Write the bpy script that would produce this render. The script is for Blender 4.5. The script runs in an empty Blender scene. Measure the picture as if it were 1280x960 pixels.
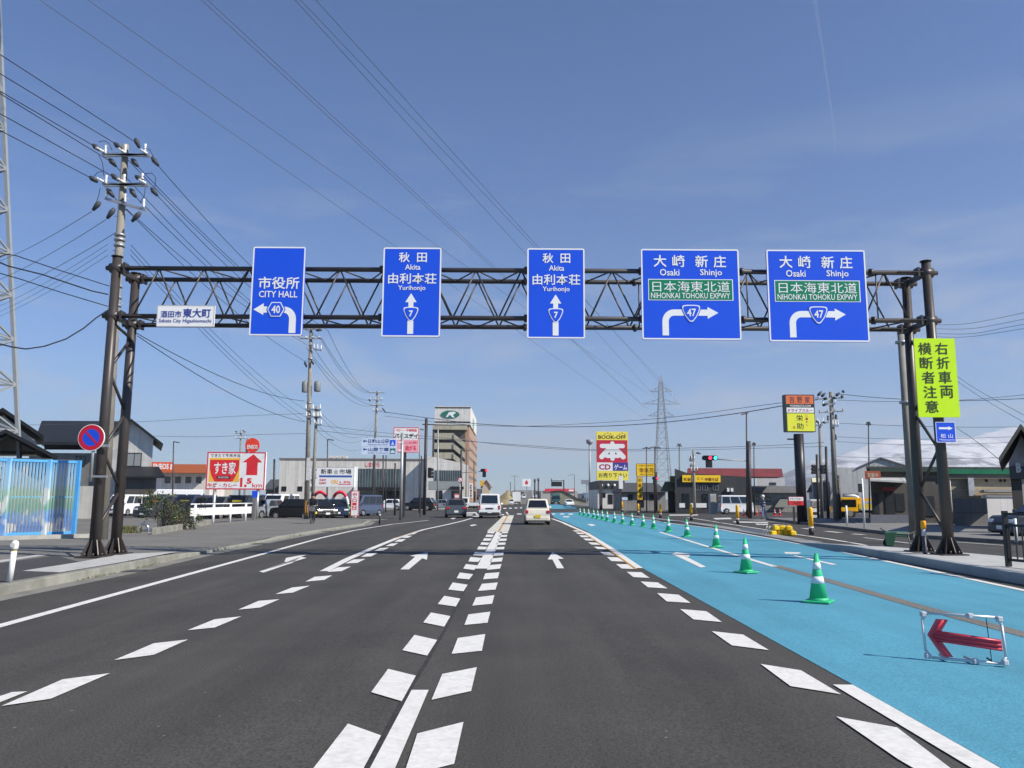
import bpy, bmesh, math, random
from mathutils import Vector, Matrix
random.seed(7)
R_ = math.radians
scene = bpy.context.scene
COL = scene.collection
# ------------------------------------------------------------------ camera model (photo measured at 1280x960)
PITCH, ROLL, EYE, FPX = R_(8.19), R_(0.34), 1.5, 1000.0
_R0, _U0, FWD = Vector((1, 0, 0)), Vector((0, -math.sin(PITCH), math.cos(PITCH))), Vector((0, math.cos(PITCH), math.sin(PITCH)))
RGT = _R0 * math.cos(ROLL) + _U0 * math.sin(ROLL)
UPV = -_R0 * math.sin(ROLL) + _U0 * math.cos(ROLL)
CAM = Vector((0, 0, EYE))
KT = math.tan(ROLL) * math.cos(PITCH)          # crossfall of the ground
def gz(x): return KT * x
def ray(x, y): return FWD * FPX + RGT * (x - 640) + UPV * (480 - y)
def A(x, y, Y):                                  # world point seen at x, y and standing at distance Y
    d = ray(x, y); return CAM + d * (Y / d.y)
def G(x, y, off=0.0):                            # ground point seen at x, y
    d = ray(x, y); t = (off - CAM.z) / (d.z - KT * d.x); return CAM + d * t
def YB(yb, off=0.0): return (EYE - off) / (yb - 624.0) * 1000
def X(px, Y, py=620): return A(px, py, Y).x
def gp(px, Y, off=0.0):
    x = X(px, Y); return Vector((x, Y, gz(x) + off))
def rect(x0, y0, x1, y1, Y):
    xc, yc = (x0 + x1) / 2, (y0 + y1) / 2
    a, b, c, d = A(x0, yc, Y), A(x1, yc, Y), A(xc, y0, Y), A(xc, y1, Y)
    return a.x, b.x, d.z, c.z
class Crop:
    def __init__(s, ox, oy, k): s.ox, s.oy, s.k = ox, oy, k
    def __call__(s, *a):
        if len(a) == 4: return (s.ox + a[0] / s.k, s.oy + a[1] / s.k, s.ox + a[2] / s.k, s.oy + a[3] / s.k)
        return (s.ox + a[0] / s.k, s.oy + a[1] / s.k)
    def pts(s, L): return [s(*p) for p in L]
# ------------------------------------------------------------------ materials
MATS = {}
def M(name, rgb, rough=0.6, metal=0.0, var=0.10, scale=4.0, spec=0.4, bump=0.0, dirt=0.0):
    if name in MATS: return MATS[name]
    m = bpy.data.materials.new(name); m.use_nodes = True
    nt = m.node_tree; n = nt.nodes; b = n['Principled BSDF']; L = nt.links.new
    b.inputs['Roughness'].default_value = rough; b.inputs['Metallic'].default_value = metal
    b.inputs['Specular IOR Level'].default_value = spec
    tc = n.new('ShaderNodeTexCoord')
    nz = n.new('ShaderNodeTexNoise'); nz.inputs['Scale'].default_value = scale; nz.inputs['Detail'].default_value = 5
    L(tc.outputs['Object'], nz.inputs['Vector'])
    mr = n.new('ShaderNodeMapRange'); mr.inputs['From Min'].default_value = 0.3; mr.inputs['From Max'].default_value = 0.7
    mr.inputs['To Min'].default_value = 1 - var; mr.inputs['To Max'].default_value = 1 + var
    L(nz.outputs['Fac'], mr.inputs['Value'])
    mx = n.new('ShaderNodeMix'); mx.data_type = 'RGBA'; mx.blend_type = 'MULTIPLY'; mx.inputs[0].default_value = 1
    mx.inputs[6].default_value = (*rgb, 1); L(mr.outputs[0], mx.inputs[7])
    out = mx.outputs[2]
    if dirt:
        n2 = n.new('ShaderNodeTexNoise'); n2.inputs['Scale'].default_value = scale * .35; n2.inputs['Detail'].default_value = 8
        L(tc.outputs['Object'], n2.inputs['Vector'])
        r2 = n.new('ShaderNodeMapRange'); r2.inputs['From Min'].default_value = 0.5; r2.inputs['From Max'].default_value = 0.72
        r2.inputs['To Max'].default_value = dirt; L(n2.outputs['Fac'], r2.inputs['Value'])
        m2 = n.new('ShaderNodeMix'); m2.data_type = 'RGBA'; L(r2.outputs[0], m2.inputs[0]); L(out, m2.inputs[6])
        m2.inputs[7].default_value = (rgb[0] * .35 + .02, rgb[1] * .35 + .017, rgb[2] * .35 + .012, 1); out = m2.outputs[2]
    L(out, b.inputs['Base Color'])
    if bump:
        n3 = n.new('ShaderNodeTexNoise'); n3.inputs['Scale'].default_value = scale * 12; n3.inputs['Detail'].default_value = 4
        L(tc.outputs['Object'], n3.inputs['Vector'])
        bp = n.new('ShaderNodeBump'); bp.inputs['Strength'].default_value = bump; bp.inputs['Distance'].default_value = .02
        L(n3.outputs['Fac'], bp.inputs['Height']); L(bp.outputs[0], b.inputs['Normal'])
    MATS[name] = m; return m
def CLAD(name, rgb, w=.9, h=30.0, seam=.5, rough=.7, var=.06, width=.02):
    """wall sheeting or panels with seams, plus faint rain streaks"""
    if name in MATS: return MATS[name]
    m = M(name, rgb, rough, var=var, scale=1.5); nt = m.node_tree; n = nt.nodes; L = nt.links.new; b = n['Principled BSDF']; src = b.inputs['Base Color'].links[0].from_socket
    tc = n.new('ShaderNodeTexCoord'); mp = n.new('ShaderNodeMapping'); mp.inputs['Rotation'].default_value = (R_(90), 0, 0); L(tc.outputs['Object'], mp.inputs['Vector'])
    br = n.new('ShaderNodeTexBrick'); br.offset = 0; br.inputs['Scale'].default_value = 1; br.inputs['Brick Width'].default_value = w; br.inputs['Row Height'].default_value = h; br.inputs['Mortar Size'].default_value = width
    br.inputs['Color1'].default_value = (1, 1, 1, 1); br.inputs['Color2'].default_value = (.93, .93, .93, 1); br.inputs['Mortar'].default_value = (seam, seam, seam, 1); L(mp.outputs[0], br.inputs['Vector'])
    st = n.new('ShaderNodeMapping'); st.inputs['Scale'].default_value = (2.2, 2.2, .12); L(tc.outputs['Object'], st.inputs['Vector']); nz = n.new('ShaderNodeTexNoise'); nz.inputs['Scale'].default_value = 1; nz.inputs['Detail'].default_value = 6; L(st.outputs[0], nz.inputs['Vector'])
    mr = n.new('ShaderNodeMapRange'); mr.inputs['From Min'].default_value = .35; mr.inputs['From Max'].default_value = .7; mr.inputs['To Min'].default_value = 1.04; mr.inputs['To Max'].default_value = .8; L(nz.outputs['Fac'], mr.inputs['Value'])
    a = n.new('ShaderNodeMix'); a.data_type = 'RGBA'; a.blend_type = 'MULTIPLY'; a.inputs[0].default_value = 1; L(src, a.inputs[6]); L(br.outputs['Color'], a.inputs[7])
    c = n.new('ShaderNodeMix'); c.data_type = 'RGBA'; c.blend_type = 'MULTIPLY'; c.inputs[0].default_value = 1; L(a.outputs[2], c.inputs[6]); L(mr.outputs[0], c.inputs[7]); L(c.outputs[2], b.inputs['Base Color']); return m
def EM(name, rgb, st):
    if name in MATS: return MATS[name]
    m = bpy.data.materials.new(name); m.use_nodes = True; b = m.node_tree.nodes['Principled BSDF']
    b.inputs['Base Color'].default_value = (*rgb, 1); b.inputs['Emission Color'].default_value = (*rgb, 1); b.inputs['Emission Strength'].default_value = st
    MATS[name] = m; return m
def srgb(r, g, b):
    f = lambda c: (c / 255 / 12.92) if c / 255 <= .04045 else ((c / 255 + .055) / 1.055) ** 2.4
    return (f(r), f(g), f(b))
# ------------------------------------------------------------------ text outlines
_TXT = {}
def text_geo(s, bold=0.0):
    k = (s, bold)
    if k not in _TXT:
        cu = bpy.data.curves.new('lettering', 'FONT'); cu.body = s; cu.size = 1; cu.resolution_u = 2; cu.offset = bold
        o = bpy.data.objects.new('lettering', cu); COL.objects.link(o)
        dg = bpy.context.evaluated_depsgraph_get(); me = bpy.data.meshes.new_from_object(o.evaluated_get(dg))
        v = [(p.co.x, p.co.y) for p in me.vertices]; f = [tuple(p.vertices) for p in me.polygons]
        bpy.data.objects.remove(o); bpy.data.curves.remove(cu); bpy.data.meshes.remove(me)
        _TXT[k] = (v, f)
    return _TXT[k]
# ------------------------------------------------------------------ mesh builder
class MB:
    SH = None
    def __init__(s): s.v, s.f, s.mi, s.sm, s.cur, s.T = [], [], [], [], 0, None
    def add(s, vs, fs, smooth=False):
        b = len(s.v)
        for p in vs:
            p = Vector(p); p = s.T @ p if s.T else p
            if MB.SH: p.x += (p.y - MB.SH[0]) * MB.SH[1]
            s.v.append(p)
        for f in fs: s.f.append(tuple(b + i for i in f)); s.mi.append(s.cur); s.sm.append(smooth)
        return s
    def mat(s, i): s.cur = i; return s
    def box2(s, x0, x1, y0, y1, z0, z1):
        x0, x1 = min(x0, x1), max(x0, x1); y0, y1 = min(y0, y1), max(y0, y1); z0, z1 = min(z0, z1), max(z0, z1)
        return s.add([(x0, y0, z0), (x1, y0, z0), (x1, y1, z0), (x0, y1, z0), (x0, y0, z1), (x1, y0, z1), (x1, y1, z1), (x0, y1, z1)],
              [(0, 3, 2, 1), (4, 5, 6, 7), (0, 1, 5, 4), (1, 2, 6, 5), (2, 3, 7, 6), (3, 0, 4, 7)])
    def box(s, c, d): return s.box2(c[0] - d[0] / 2, c[0] + d[0] / 2, c[1] - d[1] / 2, c[1] + d[1] / 2, c[2] - d[2] / 2, c[2] + d[2] / 2)
    def hexa(s, b, t):                                   # 4 bottom points, 4 top points (counter-clockwise from above)
        return s.add(list(b) + list(t), [(0, 3, 2, 1), (4, 5, 6, 7), (0, 1, 5, 4), (1, 2, 6, 5), (2, 3, 7, 6), (3, 0, 4, 7)])
    def bar(s, p, q, w, h=None):                          # square bar between two points
        p, q = Vector(p), Vector(q); d = (q - p).normalized(); h = h or w
        a = Vector((0, 0, 1)) if abs(d.z) < .9 else Vector((0, 1, 0))
        u = d.cross(a).normalized() * w / 2; v = u.cross(d).normalized() * h / 2
        return s.add([p - u - v, p + u - v, p + u + v, p - u + v, q - u - v, q + u - v, q + u + v, q - u + v],
              [(0, 1, 2, 3), (7, 6, 5, 4), (4, 5, 1, 0), (5, 6, 2, 1), (6, 7, 3, 2), (7, 4, 0, 3)])
    def tube(s, pts, r, n=8, r1=None, caps=True, smooth=True):
        pts = [Vector(p) for p in pts]; m = len(pts)
        rs = r if isinstance(r, (list, tuple)) else [r + ((r1 if r1 is not None else r) - r) * i / (m - 1) for i in range(m)]
        vs, fs = [], []; u = None
        for i, p in enumerate(pts):
            d = (pts[min(i + 1, m - 1)] - pts[max(i - 1, 0)]).normalized()
            if u is None:
                a = Vector((0, 0, 1)) if abs(d.z) < .9 else Vector((0, 1, 0)); u = d.cross(a).normalized()
            else: u = (u - d * u.dot(d)).normalized()
            w = d.cross(u)
            for k in range(n):
                t = 2 * math.pi * k / n; vs.append(p + (u * math.cos(t) + w * math.sin(t)) * rs[i])
        for i in range(m - 1):
            for k in range(n):
                k2 = (k + 1) % n; fs.append((i * n + k, i * n + k2, (i + 1) * n + k2, (i + 1) * n + k))
        s.add(vs, fs, smooth)
        if caps:
            b = len(s.v) - len(vs)
            s.f.append(tuple(b + k for k in reversed(range(n)))); s.mi.append(s.cur); s.sm.append(False)
            s.f.append(tuple(b + (m - 1) * n + k for k in range(n))); s.mi.append(s.cur); s.sm.append(False)
        return s
    def lathe(s, prof, n=16, c=(0, 0, 0), smooth=True):   # [(r, z)]
        vs, fs = [], []; m = len(prof)
        for r, z in prof:
            for k in range(n):
                t = 2 * math.pi * k / n; vs.append((c[0] + r * math.cos(t), c[1] + r * math.sin(t), c[2] + z))
        for i in range(m - 1):
            for k in range(n):
                k2 = (k + 1) % n; fs.append((i * n + k, i * n + k2, (i + 1) * n + k2, (i + 1) * n + k))
        s.add(vs, fs, smooth); b = len(s.v) - len(vs)
        s.f.append(tuple(b + k for k in reversed(range(n)))); s.mi.append(s.cur); s.sm.append(False)
        s.f.append(tuple(b + (m - 1) * n + k for k in range(n))); s.mi.append(s.cur); s.sm.append(False)
        return s
    def ball(s, c, r, n=10, m=6):
        if not isinstance(r, (tuple, list)): r = (r, r, r)
        vs, fs = [], []
        for i in range(m + 1):
            a = math.pi * i / m
            for k in range(n):
                t = 2 * math.pi * k / n
                vs.append((c[0] + r[0] * math.sin(a) * math.cos(t), c[1] + r[1] * math.sin(a) * math.sin(t), c[2] - r[2] * math.cos(a)))
        for i in range(m):
            for k in range(n):
                k2 = (k + 1) % n; fs.append((i * n + k, i * n + k2, (i + 1) * n + k2, (i + 1) * n + k))
        return s.add(vs, fs, True)
    def prism(s, out, y0, y1):                           # outline [(x, z)] counter-clockwise seen from -y
        n = len(out); vs = [(x, y0, z) for x, z in out] + [(x, y1, z) for x, z in out]
        return s.add(vs, [tuple(range(n)), tuple(reversed(range(n, 2 * n)))] + [(i, n + i, n + (i + 1) % n, (i + 1) % n) for i in range(n)])
    def prism_x(s, out, x0, x1):                          # outline [(y, z)]
        n = len(out); vs = [(x0, y, z) for y, z in out] + [(x1, y, z) for y, z in out]
        return s.add(vs, [tuple(reversed(range(n))), tuple(range(n, 2 * n))] + [(i, (i + 1) % n, n + (i + 1) % n, n + i) for i in range(n)])
    def plate(s, out, y, th=0.002): return s.prism(out, y - th, y)
    def text(s, t, x0, x1, z0, z1, y, bold=0.0):
        v, f = text_geo(t, bold)
        if not v: return s
        ax, bx = min(p[0] for p in v), max(p[0] for p in v); az, bz = min(p[1] for p in v), max(p[1] for p in v)
        return s.add([(x0 + (p[0] - ax) / max(bx - ax, 1e-6) * (x1 - x0), y, z0 + (p[1] - az) / max(bz - az, 1e-6) * (z1 - z0)) for p in v], f)
    # --- pieces given by where the photo shows them, at distance Y
    def pbox(s, x0, y0, x1, y1, Y, depth):
        a, b, c, d = rect(x0, y0, x1, y1 if y1 is not None else 630, Y)
        if y1 is None: c = gz(a) - .1
        return s.box2(a, b, Y, Y + depth, c, d)
    def ptext(s, t, x0, y0, x1, y1, Y, bold=0.0):
        a, b, c, d = rect(x0, y0, x1, y1, Y); return s.text(t, a, b, c, d, Y, bold)
    def ppoly(s, pts, Y, th=0.01):
        return s.prism([(A(x, y, Y).x, A(x, y, Y).z) for x, y in pts], Y - th, Y)
    def gpoly(s, pts, off):                               # ground polygon from photo points
        P = [G(x, y, off) for x, y in pts]; return s.flat(P)
    def flat(s, P):
        a = sum(P[i].x * P[(i + 1) % len(P)].y - P[(i + 1) % len(P)].x * P[i].y for i in range(len(P)))
        if a < 0: P = P[::-1]
        return s.add(P, [tuple(range(len(P)))])
    def ribbon(s, pts, w, off):                           # strip along world (x, y) points
        n = len(pts); vs, fs = [], []
        for i, p in enumerate(pts):
            q, r = pts[max(i - 1, 0)], pts[min(i + 1, n - 1)]
            d = Vector((r[0] - q[0], r[1] - q[1])).normalized(); nx, ny = d.y, -d.x
            for sgn in (-1, 1):
                x, y = p[0] + nx * sgn * w / 2, p[1] + ny * sgn * w / 2; vs.append((x, y, gz(x) + off))
        for i in range(n - 1): fs.append((2 * i, 2 * i + 1, 2 * i + 3, 2 * i + 2))
        return s.add(vs, fs)
    def build(s, name, mats, parent=None, bevel=0, seg=2, world=True):
        me = bpy.data.meshes.new(name); off = Vector(parent_origin(parent)) if (parent is not None and world) else Vector((0, 0, 0))
        me.from_pydata([v - off for v in s.v], [], s.f)
        if not isinstance(mats, (list, tuple)): mats = [mats]
        for m in mats: me.materials.append(m)
        me.polygons.foreach_set('material_index', s.mi); me.polygons.foreach_set('use_smooth', s.sm); me.update()
        o = bpy.data.objects.new(name, me); COL.objects.link(o)
        if parent is not None: o.parent = parent
        if bevel:
            md = o.modifiers.new('edge', 'BEVEL'); md.width = bevel; md.segments = seg; md.limit_method = 'ANGLE'; md.angle_limit = R_(40)
        return o
def parent_origin(p):
    v = Vector((0, 0, 0))
    while p is not None: v = v + p.location; p = p.parent
    return v
def tag(o, label, cat, group=None):
    o['label'] = label; o['category'] = cat
    if group: o['group'] = group
    return o
def thing(name, label, cat, loc=(0, 0, 0), rz=0.0, group=None):
    o = bpy.data.objects.new(name, None); COL.objects.link(o); o.empty_display_size = .2
    o.location = loc; o.rotation_euler = (0, 0, rz); return tag(o, label, cat, group)
def struct(name, mb, mats, **k):
    o = mb.build(name, mats, **k); o['kind'] = 'structure'; return o
def copy_tree(o, parent=None):
    c = o.copy(); COL.objects.link(c); c.parent = parent
    for ch in list(o.children): copy_tree(ch, c)
    return c
# common paints
WHITE = M('white_paint', (.80, .795, .775), .45, var=.05, dirt=.05)
MARK = M('road_marking', (.69, .675, .63), .75, var=.09, scale=22, dirt=.22)
BLACK = M('black_paint', (.02, .02, .022), .5, var=.1)
DARKSTEEL = M('dark_brown_steel', (.062, .053, .05), .42, 0.25, var=.12, scale=2, spec=.5)
DARKPOLE = M('dark_brown_pole', (.055, .046, .045), .5, 0.1, var=.1)
GALV = M('galvanised_steel', (.42, .43, .43), .45, .6, var=.12, scale=6)
GREYPOLE = M('grey_pole_paint', (.36, .36, .35), .5, .2, var=.08)
CONC = M('concrete', (.36, .35, .32), .85, var=.16, scale=3, bump=.3, dirt=.3)
POLECONC = M('pole_concrete', (.25, .23, .195), .85, var=.14, scale=2.5, bump=.2, dirt=.25)
GLASS = M('dark_window_glass', (.02, .025, .03), .06, var=.1, spec=.8)
CARGLASS = M('car_window_glass', (.012, .014, .016), .05, var=.05, spec=.9)
RUBBER = M('tyre_rubber', (.018, .018, .018), .85)
WIRE = M('black_cable', (.012, .012, .014), .6)
WIREGREY = M('grey_cable', (.10, .11, .13), .55)
CERAMIC = M('white_ceramic', (.7, .7, .68), .25)
RED = M('red_paint', (.62, .03, .045), .45, var=.05)
# ================================================================== camera, light, sky
cd = bpy.data.cameras.new('camera'); cam = bpy.data.objects.new('camera', cd); COL.objects.link(cam)
cd.sensor_width = 36; cd.lens = FPX / 1280 * 36; cd.clip_start = .1; cd.clip_end = 40000
mw = Matrix.Identity(4)
for i in range(3): mw[i][0], mw[i][1], mw[i][2], mw[i][3] = RGT[i], UPV[i], -FWD[i], CAM[i]
cam.matrix_world = mw; scene.camera = cam
HAZE_D = 0.00013
SUN_EL, SUN_DIR = R_(40), Vector((math.cos(R_(27)), -math.sin(R_(27)), 0))
sd = (SUN_DIR * math.cos(SUN_EL) + Vector((0, 0, math.sin(SUN_EL)))).normalized()
sl = bpy.data.lights.new('sun', 'SUN'); sl.energy = 5.0; sl.angle = R_(.53); sl.color = (1, .94, .84)
so = bpy.data.objects.new('sun', sl); COL.objects.link(so); so.rotation_euler = sd.to_track_quat('Z', 'Y').to_euler(); so.location = (30, -20, 40)
w = bpy.data.worlds.new('World'); scene.world = w; w.use_nodes = True
nt = w.node_tree; n = nt.nodes; L = nt.links.new; bg = n['Background']
sky = n.new('ShaderNodeTexSky'); sky.sky_type = 'NISHITA'; sky.sun_disc = False; sky.sun_elevation = SUN_EL
sky.sun_rotation = math.atan2(SUN_DIR.x, SUN_DIR.y); sky.altitude = 0; sky.air_density = 1.0; sky.dust_density = 0.0; sky.ozone_density = 2.5
tc = n.new('ShaderNodeTexCoord'); mp = n.new('ShaderNodeMapping'); mp.inputs['Scale'].default_value = (1.6, 1.6, 7.0); mp.inputs['Rotation'].default_value = (R_(8), R_(5), 0)
L(tc.outputs['Generated'], mp.inputs['Vector'])
nz = n.new('ShaderNodeTexNoise'); nz.inputs['Scale'].default_value = 2.2; nz.inputs['Detail'].default_value = 8; nz.inputs['Roughness'].default_value = .62; nz.inputs['Distortion'].default_value = .5
L(mp.outputs[0], nz.inputs['Vector'])
mr = n.new('ShaderNodeMapRange'); mr.inputs['From Min'].default_value = .5; mr.inputs['From Max'].default_value = .74; mr.inputs['To Max'].default_value = .75
L(nz.outputs['Fac'], mr.inputs['Value'])
sx = n.new('ShaderNodeSeparateXYZ'); L(tc.outputs['Generated'], sx.inputs[0])
hz = n.new('ShaderNodeMapRange'); hz.inputs['From Min'].default_value = .46; hz.inputs['From Max'].default_value = .1; hz.inputs['To Min'].default_value = .0; hz.inputs['To Max'].default_value = 1
L(sx.outputs['Z'], hz.inputs['Value'])
ml = n.new('ShaderNodeMath'); ml.operation = 'MULTIPLY'; L(mr.outputs[0], ml.inputs[0]); L(hz.outputs[0], ml.inputs[1])
mx = n.new('ShaderNodeMix'); mx.data_type = 'RGBA'; L(ml.outputs[0], mx.inputs[0]); 
tn = n.new('ShaderNodeMix'); tn.data_type = 'RGBA'; tn.blend_type = 'MULTIPLY'; tn.inputs[0].default_value = 1; L(sky.outputs[0], tn.inputs[6]); tn.inputs[7].default_value = (.60, .83, 1.17, 1)
L(tn.outputs[2], mx.inputs[6]); mx.inputs[7].default_value = (5.2, 5.5, 6.0, 1)
L(mx.outputs[2], bg.inputs['Color']); bg.inputs['Strength'].default_value = .087
vs_ = scene.view_settings; vs_.view_transform = "Standard"; vs_.look = "None"; vs_.exposure = 0.3; vs_.gamma = 1; vs_.use_curve_mapping = False
scene.cycles.use_denoising = True; scene.cycles.max_bounces = 5; scene.cycles.use_adaptive_sampling = True
# ================================================================== road materials
def asphalt(name, rgb, tracks=True, amp=1.0):
    m = bpy.data.materials.new(name); m.use_nodes = True; nt = m.node_tree; n = nt.nodes; L = nt.links.new; b = n['Principled BSDF']
    b.inputs['Roughness'].default_value = .82; b.inputs['Specular IOR Level'].default_value = .3
    tc = n.new('ShaderNodeTexCoord')
    def noise(sc, det, vec=None, rough=.6):
        q = n.new('ShaderNodeTexNoise'); q.inputs['Scale'].default_value = sc; q.inputs['Detail'].default_value = det; q.inputs['Roughness'].default_value = rough
        L(vec or tc.outputs['Object'], q.inputs['Vector']); return q.outputs['Fac']
    def mrange(v, a, b_, c, d):
        q = n.new('ShaderNodeMapRange'); q.inputs['From Min'].default_value = a; q.inputs['From Max'].default_value = b_; q.inputs['To Min'].default_value = c; q.inputs['To Max'].default_value = d
        L(v, q.inputs['Value']); return q.outputs[0]
    def mul(a, b_):
        q = n.new('ShaderNodeMath'); q.operation = 'MULTIPLY'; L(a, q.inputs[0]); L(b_, q.inputs[1]); return q.outputs[0]
    mp = n.new('ShaderNodeMapping'); mp.inputs['Scale'].default_value = (1, .07, 1); L(tc.outputs['Object'], mp.inputs['Vector'])
    f = mul(mrange(noise(60, 4), .3, .7, 1 - .5 * amp, 1 + .55 * amp), mrange(noise(.5, 6), .3, .7, 1 - .15 * amp, 1 + .15 * amp))
    if tracks: f = mul(f, mrange(noise(1.3, 4, mp.outputs[0]), .3, .7, 1 - .2 * amp, 1 + .22 * amp))
    sp = n.new('ShaderNodeTexVoronoi'); sp.inputs['Scale'].default_value = 5; L(tc.outputs['Object'], sp.inputs['Vector'])
    chip = mrange(sp.outputs['Distance'], .04, .06, 1, 0)
    mx = n.new('ShaderNodeMix'); mx.data_type = 'RGBA'; mx.blend_type = 'MULTIPLY'; mx.inputs[0].default_value = 1; mx.inputs[6].default_value = (*rgb, 1); L(f, mx.inputs[7])
    m2 = n.new('ShaderNodeMix'); m2.data_type = 'RGBA'; L(mul(chip, mrange(noise(2.1, 2), .45, .6, 0, .55)), m2.inputs[0]); L(mx.outputs[2], m2.inputs[6]); m2.inputs[7].default_value = (.38, .36, .33, 1)
    L(m2.outputs[2], b.inputs['Base Color'])
    bp = n.new('ShaderNodeBump'); bp.inputs['Strength'].default_value = .35; bp.inputs['Distance'].default_value = .006
    L(noise(130, 2), bp.inputs['Height']); L(bp.outputs[0], b.inputs['Normal'])
    MATS[name] = m; return m
ASPH = asphalt('asphalt', (.0605, .0565, .0495))
ASPH2 = asphalt('old_asphalt', (.165, .157, .14), False)
ASPH3 = asphalt('dark_asphalt', (.06, .058, .056), False)
BLUEROAD = asphalt('blue_road_coating', (.08, .278, .378), True, .55)
GROUND = asphalt('lot_ground', (.195, .185, .165), False)
# ================================================================== ground
def plane_strip(name, pts, off, m):           # world (x, y) outline
    mb = MB(); mb.flat([Vector((x, y, gz(x) + off)) for x, y in pts]); return struct(name, mb, m)
plane_strip('ground', [(-4500, -200), (4500, -200), (4500, 9000), (-4500, 9000)], -.035, GROUND)
kl = [G(0, 745), G(143, 717), G(233, 697), G(267, 690), G(343, 675), G(400, 665), G(455, 656.5)]
kl = [(p.x, p.y) for p in kl]; kl = [(-7.6, -6)] + kl + [(-9.4, 54), (-11.5, 60), (-16, 63.5), (-60, 65)]
kr = [(G(x, y).x, G(x, y).y) for x, y in ((1260, 680), (1150, 673), (1080, 665), (1020, 657.5), (956, 649.4))]
kr = [(20.5, -6), (20.3, 15)] + kr + [(26, 66), (90, 70)]
plane_strip('road', [kl[0]] + kl[1:9] + [(-9.4, 54), (-9.4, 250), (16.5, 250), (17, 58)] + [p for p in kr[::-1] if p[1] < 62 and p[1] < 58] , 0, ASPH)
plane_strip('cross_street', [(-90, 62.5), (110, 66), (110, 116), (-90, 112)], -.006, ASPH)
# kerbs built of separate stones butted along a line
def kerb(name, pts, w, hfun, step, m, side, base=-.05, gap=.008):
    mb = MB(); P = [Vector((x, y, 0)) for x, y in pts]
    samples = []; acc = 0
    for a, b in zip(P, P[1:]):
        Ls = (b - a).length; t = -acc
        while t < Ls:
            if t >= 0: samples.append(a.lerp(b, t / Ls))
            t += step
        acc = Ls - (t - step)
    for a, b in zip(samples, samples[1:]):
        d = (b - a).normalized(); nn = Vector((d.y, -d.x, 0)) * side; a2 = a + d * gap; 
        h0, h1 = hfun(a.y), hfun(b.y)
        q = [a2, b, b + nn * w, a2 + nn * w]
        if side < 0: q = [a2, a2 + nn * w, b + nn * w, b]; hs = [h0, h0, h1, h1]
        else: hs = [h0, h1, h1, h0]
        if side > 0: q = q[::-1]; hs = hs[::-1]
        mb.hexa([Vector((p.x, p.y, gz(p.x) + base)) for p in q][:], [Vector((p.x, p.y, gz(p.x) + h)) for p, h in zip(q, hs)])
    o = struct(name, mb, m, bevel=.012, seg=2); return o
KERBST = M('kerb_stone', (.27, .265, .225), .9, var=.22, scale=2.2, bump=.4, dirt=.5)
KERBNEW = M('new_kerb_concrete', (.30, .32, .33), .85, var=.1, scale=1.5, bump=.2, dirt=.1)
def hleft(y): return .16 if y < 19.5 else (.16 - .09 * min(1, (y - 19.5) / 3) if y < 30 else .10)
kerb('kerb', kl[:10], .17, hleft, .6, KERBST, -1)
g = MB(); g.ribbon([(x + .2, y) for x, y in kl[:9]], .4, .004); struct('gutter', g, M('gutter_concrete', (.21, .205, .18), .9, var=.2, scale=2, dirt=.4))
# left footway
PAVE = .125
side = [(x - .172, y) for x, y in kl[:10]]
mb = MB()
for (a, b) in zip(side, side[1:]):
    for i in range(4):
        x0, x1 = -i * 4.0, -(i + 1) * 4.0 - (60 if i == 3 else 0)
        ha, hb = min(PAVE, hleft(a[1]) - .012), min(PAVE, hleft(b[1]) - .012)
        if i: ha = hb = PAVE
        mb.add([(a[0] + x0, a[1], gz(a[0] + x0) + ha), (b[0] + x0, b[1], gz(b[0] + x0) + hb), (b[0] + x1, b[1], gz(b[0] + x1) + PAVE), (a[0] + x1, a[1], gz(a[0] + x1) + PAVE)], [(3, 2, 1, 0)] if False else [(0, 1, 2, 3)])
    if False: pass
struct('footway', mb, ASPH2)
mb = MB(); mb.gpoly([(-300, 800), (-100, 727), (0, 704), (70, 694), (98, 702), (27, 714), (74, 716), (0, 728), (-200, 772)], PAVE + .004); struct('footway_asphalt', mb, ASPH3)
PALECONC = M('pale_concrete', (.44, .435, .41), .85, var=.12, scale=3, bump=.2, dirt=.1)
mb = MB(); mb.gpoly([(27.5, 713.5), (100, 702.3), (150, 692.5), (222, 689.5), (206, 692.5), (150, 703), (75, 715.3)], PAVE + .008); mb.gpoly([(0, 700), (45, 693.6), (66, 692.6), (0, 703)], PAVE + .008); struct('footway_concrete', mb, PALECONC)
# blue turn lanes
bl = [G(x, y) for x, y in ((1252, 961), (1070, 858.4), (802.5, 710), (734, 664), (717, 657), (692, 646.3), (688, 641))]
br = [G(x, y) for x, y in ((722, 640.2), (770, 643.6), (840, 654.8), (890, 660.6), (980, 677), (1062, 692.6), (1280, 740))]
P = [Vector((2.78, -4, 0))] + bl + br + [Vector((8.0, 4, 0)), Vector((7.9, -4, 0))]
plane_strip('blue_lane', [(p.x, p.y) for p in P], .004, BLUEROAD)
c1b = Crop(600, 590, 10.667)
mb = MB(); mb.gpoly(c1b.pts([(890, 418), (950, 418), (1280, 470), (1290, 492), (930, 492)]), .004); struct('blue_lane_beyond', mb, BLUEROAD)
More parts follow.
